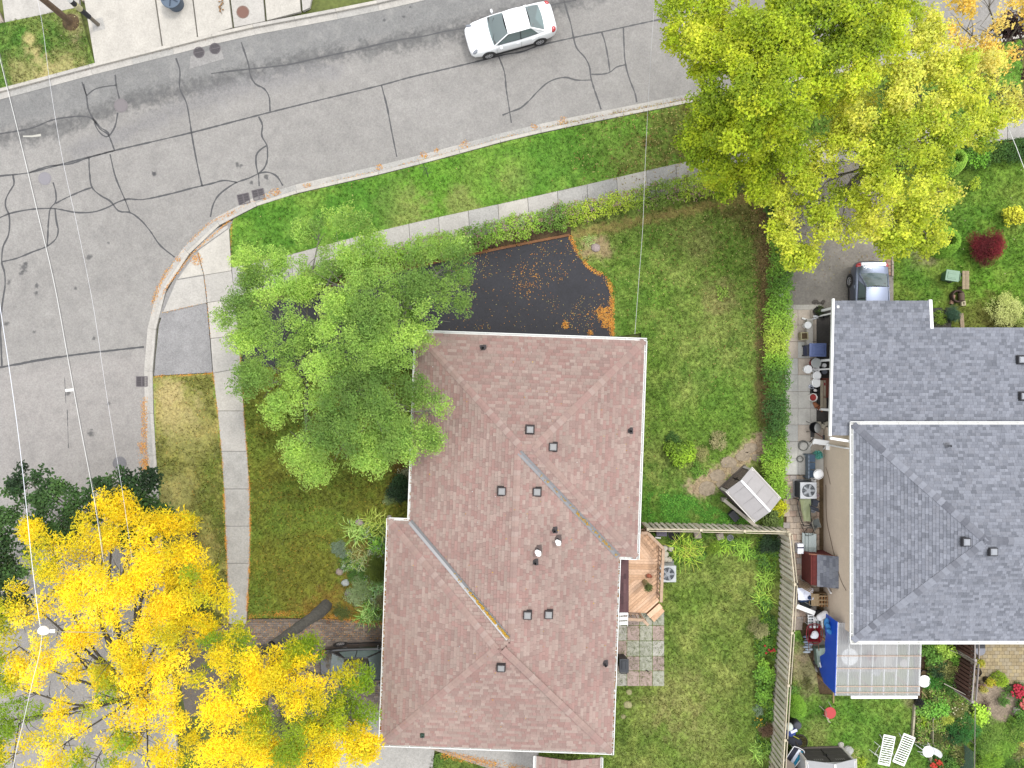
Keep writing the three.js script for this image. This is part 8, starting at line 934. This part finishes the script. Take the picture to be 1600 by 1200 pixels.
  area(it, LAWNS.verge, 3600, .085, YL, .15, (x, z) => smooth(1, 9, x) * .9 + .04); area(it, [[880, 195], [1120, 150], [1120, 285], [900, 290]], 1500, .09, YL, .15, (x, z) => .3 + .5 * smooth(4, 9, x)); area(it, LAWNS.back, 5200, .08, YL, .15, (x, z) => { const d = Math.hypot(x - 12.8, z + 9) / 9; return clamp(1.1 - d) * .9 + .03; }); area(it, [[1172, 310], [1204, 308], [1202, 700], [1186, 700]], 3600, .07, [A(150, 110, 70), A(180, 140, 90), A(120, 84, 60), A(206, 180, 120)], .13, (x, z) => .75 * (1 - smooth(-4, 3.5, z)) + .1);
  area(it, LAWNS.north, 500, .08, [A(214, 206, 150), A(226, 216, 170), A(190, 160, 100)], .15, (x, z) => smooth(-26, -20, x)); area(it, LAWNS.east, 220, .09, [A(226, 222, 170), A(206, 210, 120)], .15); area(it, WALK_N.slice(5).concat(WALK_S.slice(5).reverse()), 900, .06, [A(170, 150, 120), A(150, 130, 100), A(200, 180, 130)], .145); area(it, [[1230, 250], [1394, 244], [1390, 400], [1230, 470]], 1500, .07, [...YL, A(170, 150, 120)], .13, (x, z) => .3 + .5 * smooth(-5, -10, z));
  scatterCopies('fallen_leaves', lg, lm, it, 'pale yellow leaves dropped on the verge and back lawn near the big trees', 'leaves'); it = [];
  area(it, LAWNS.front, 4600, .05, [...OR, A(190, 150, 50), A(210, 186, 70), A(200, 180, 60)], .15, (x, z) => .25 + .75 * smooth(.42, .7, fbm(x * .8, z * .8, 319, 3)) * smooth(-2, 8, z)); area(it, LAWNS.corner, 900, .05, OR, .15, (x, z) => .3 + .6 * smooth(4, 10, z)); area(it, [[388, 962], [600, 968], [602, 1000], [388, 1000]], 4200, .05, OR, .135, (x, z) => .9 - .7 * smooth(11, 12.2, z)); along(it, [[390, 963], [440, 958], [500, 962], [560, 970], [604, 974]], .2, 1100, .05, OR, .135, .12, .2); area(it, [[0, 900], [260, 900], [600, 1060], [590, 1200], [0, 1200]], 3000, .05, GD, .14, () => .5); area(it, [[530, 880], [600, 850], [600, 960], [540, 960]], 1500, .05, [A(190, 110, 50), A(206, 130, 60), A(160, 96, 50)], .13); along(it, [[690, 1178], [760, 1190], [830, 1206]], .25, 900, .06, OR, .14, .12, .1);
  scatterCopies('fallen_leaves', lg, lm, it, 'orange leaf litter over the front lawn, bed and brick drive', 'leaves'); it = [];
  // a few leaves resting on the brown roof
  area(it, [[660, 540], [1000, 545], [990, 860], [965, 1160], [610, 1150], [615, 830], [650, 810]], 130, .07, [...GD, A(236, 230, 226), A(230, 190, 150)], 0); const hy = (x, z) => { const k = Math.PI * 2.05 / 180, O = W(651.5, 520, 3.55), dx = x - O.x, dz = z - O.z, a = dx * Math.cos(k) + dz * Math.sin(k), b = -dx * Math.sin(k) + dz * Math.cos(k), h = [Math.min(a, 10.7 - a, b, 10.17 - b), Math.min(a + 1, 9.85 - a, b - 8.87, 19.4 - b)]; if (b > 5 && b < 14) h.push(Math.min(a, 9.85 - a)); return 3.55 + .3 * Math.max(...h); };
  it = it.map(q => ({ ...q, p: [q.p[0] * .88, 0, q.p[2] * .88] })).filter(q => hy(q.p[0], q.p[2]) > 3.6).map(q => ({ ...q, p: [q.p[0], hy(q.p[0], q.p[2]) + .035, q.p[2]] })); scatterCopies('fallen_leaves', lg, lm, it, 'few leaves resting on the brown shingle roof', 'leaves');
  const edging = thing('driveway_edging', 'brown timber edging between the black driveway and the hedge', 'edging'); for (const [a, b] of [[[488, 453], [560, 437]], [[562, 436.5], [640, 419]], [[642, 418.5], [720, 401]], [[722, 400.5], [806, 383]], [[808, 382.5], [890, 367]]]) part('timber', beam(W(...a, .16).setY(.13), W(...b, .16).setY(.13), .12, .12), mapMat(grainy(A(166, 116, 76), .3, .3, .7, 128, 331)), edging);
}
renderer.render(scene, camera);
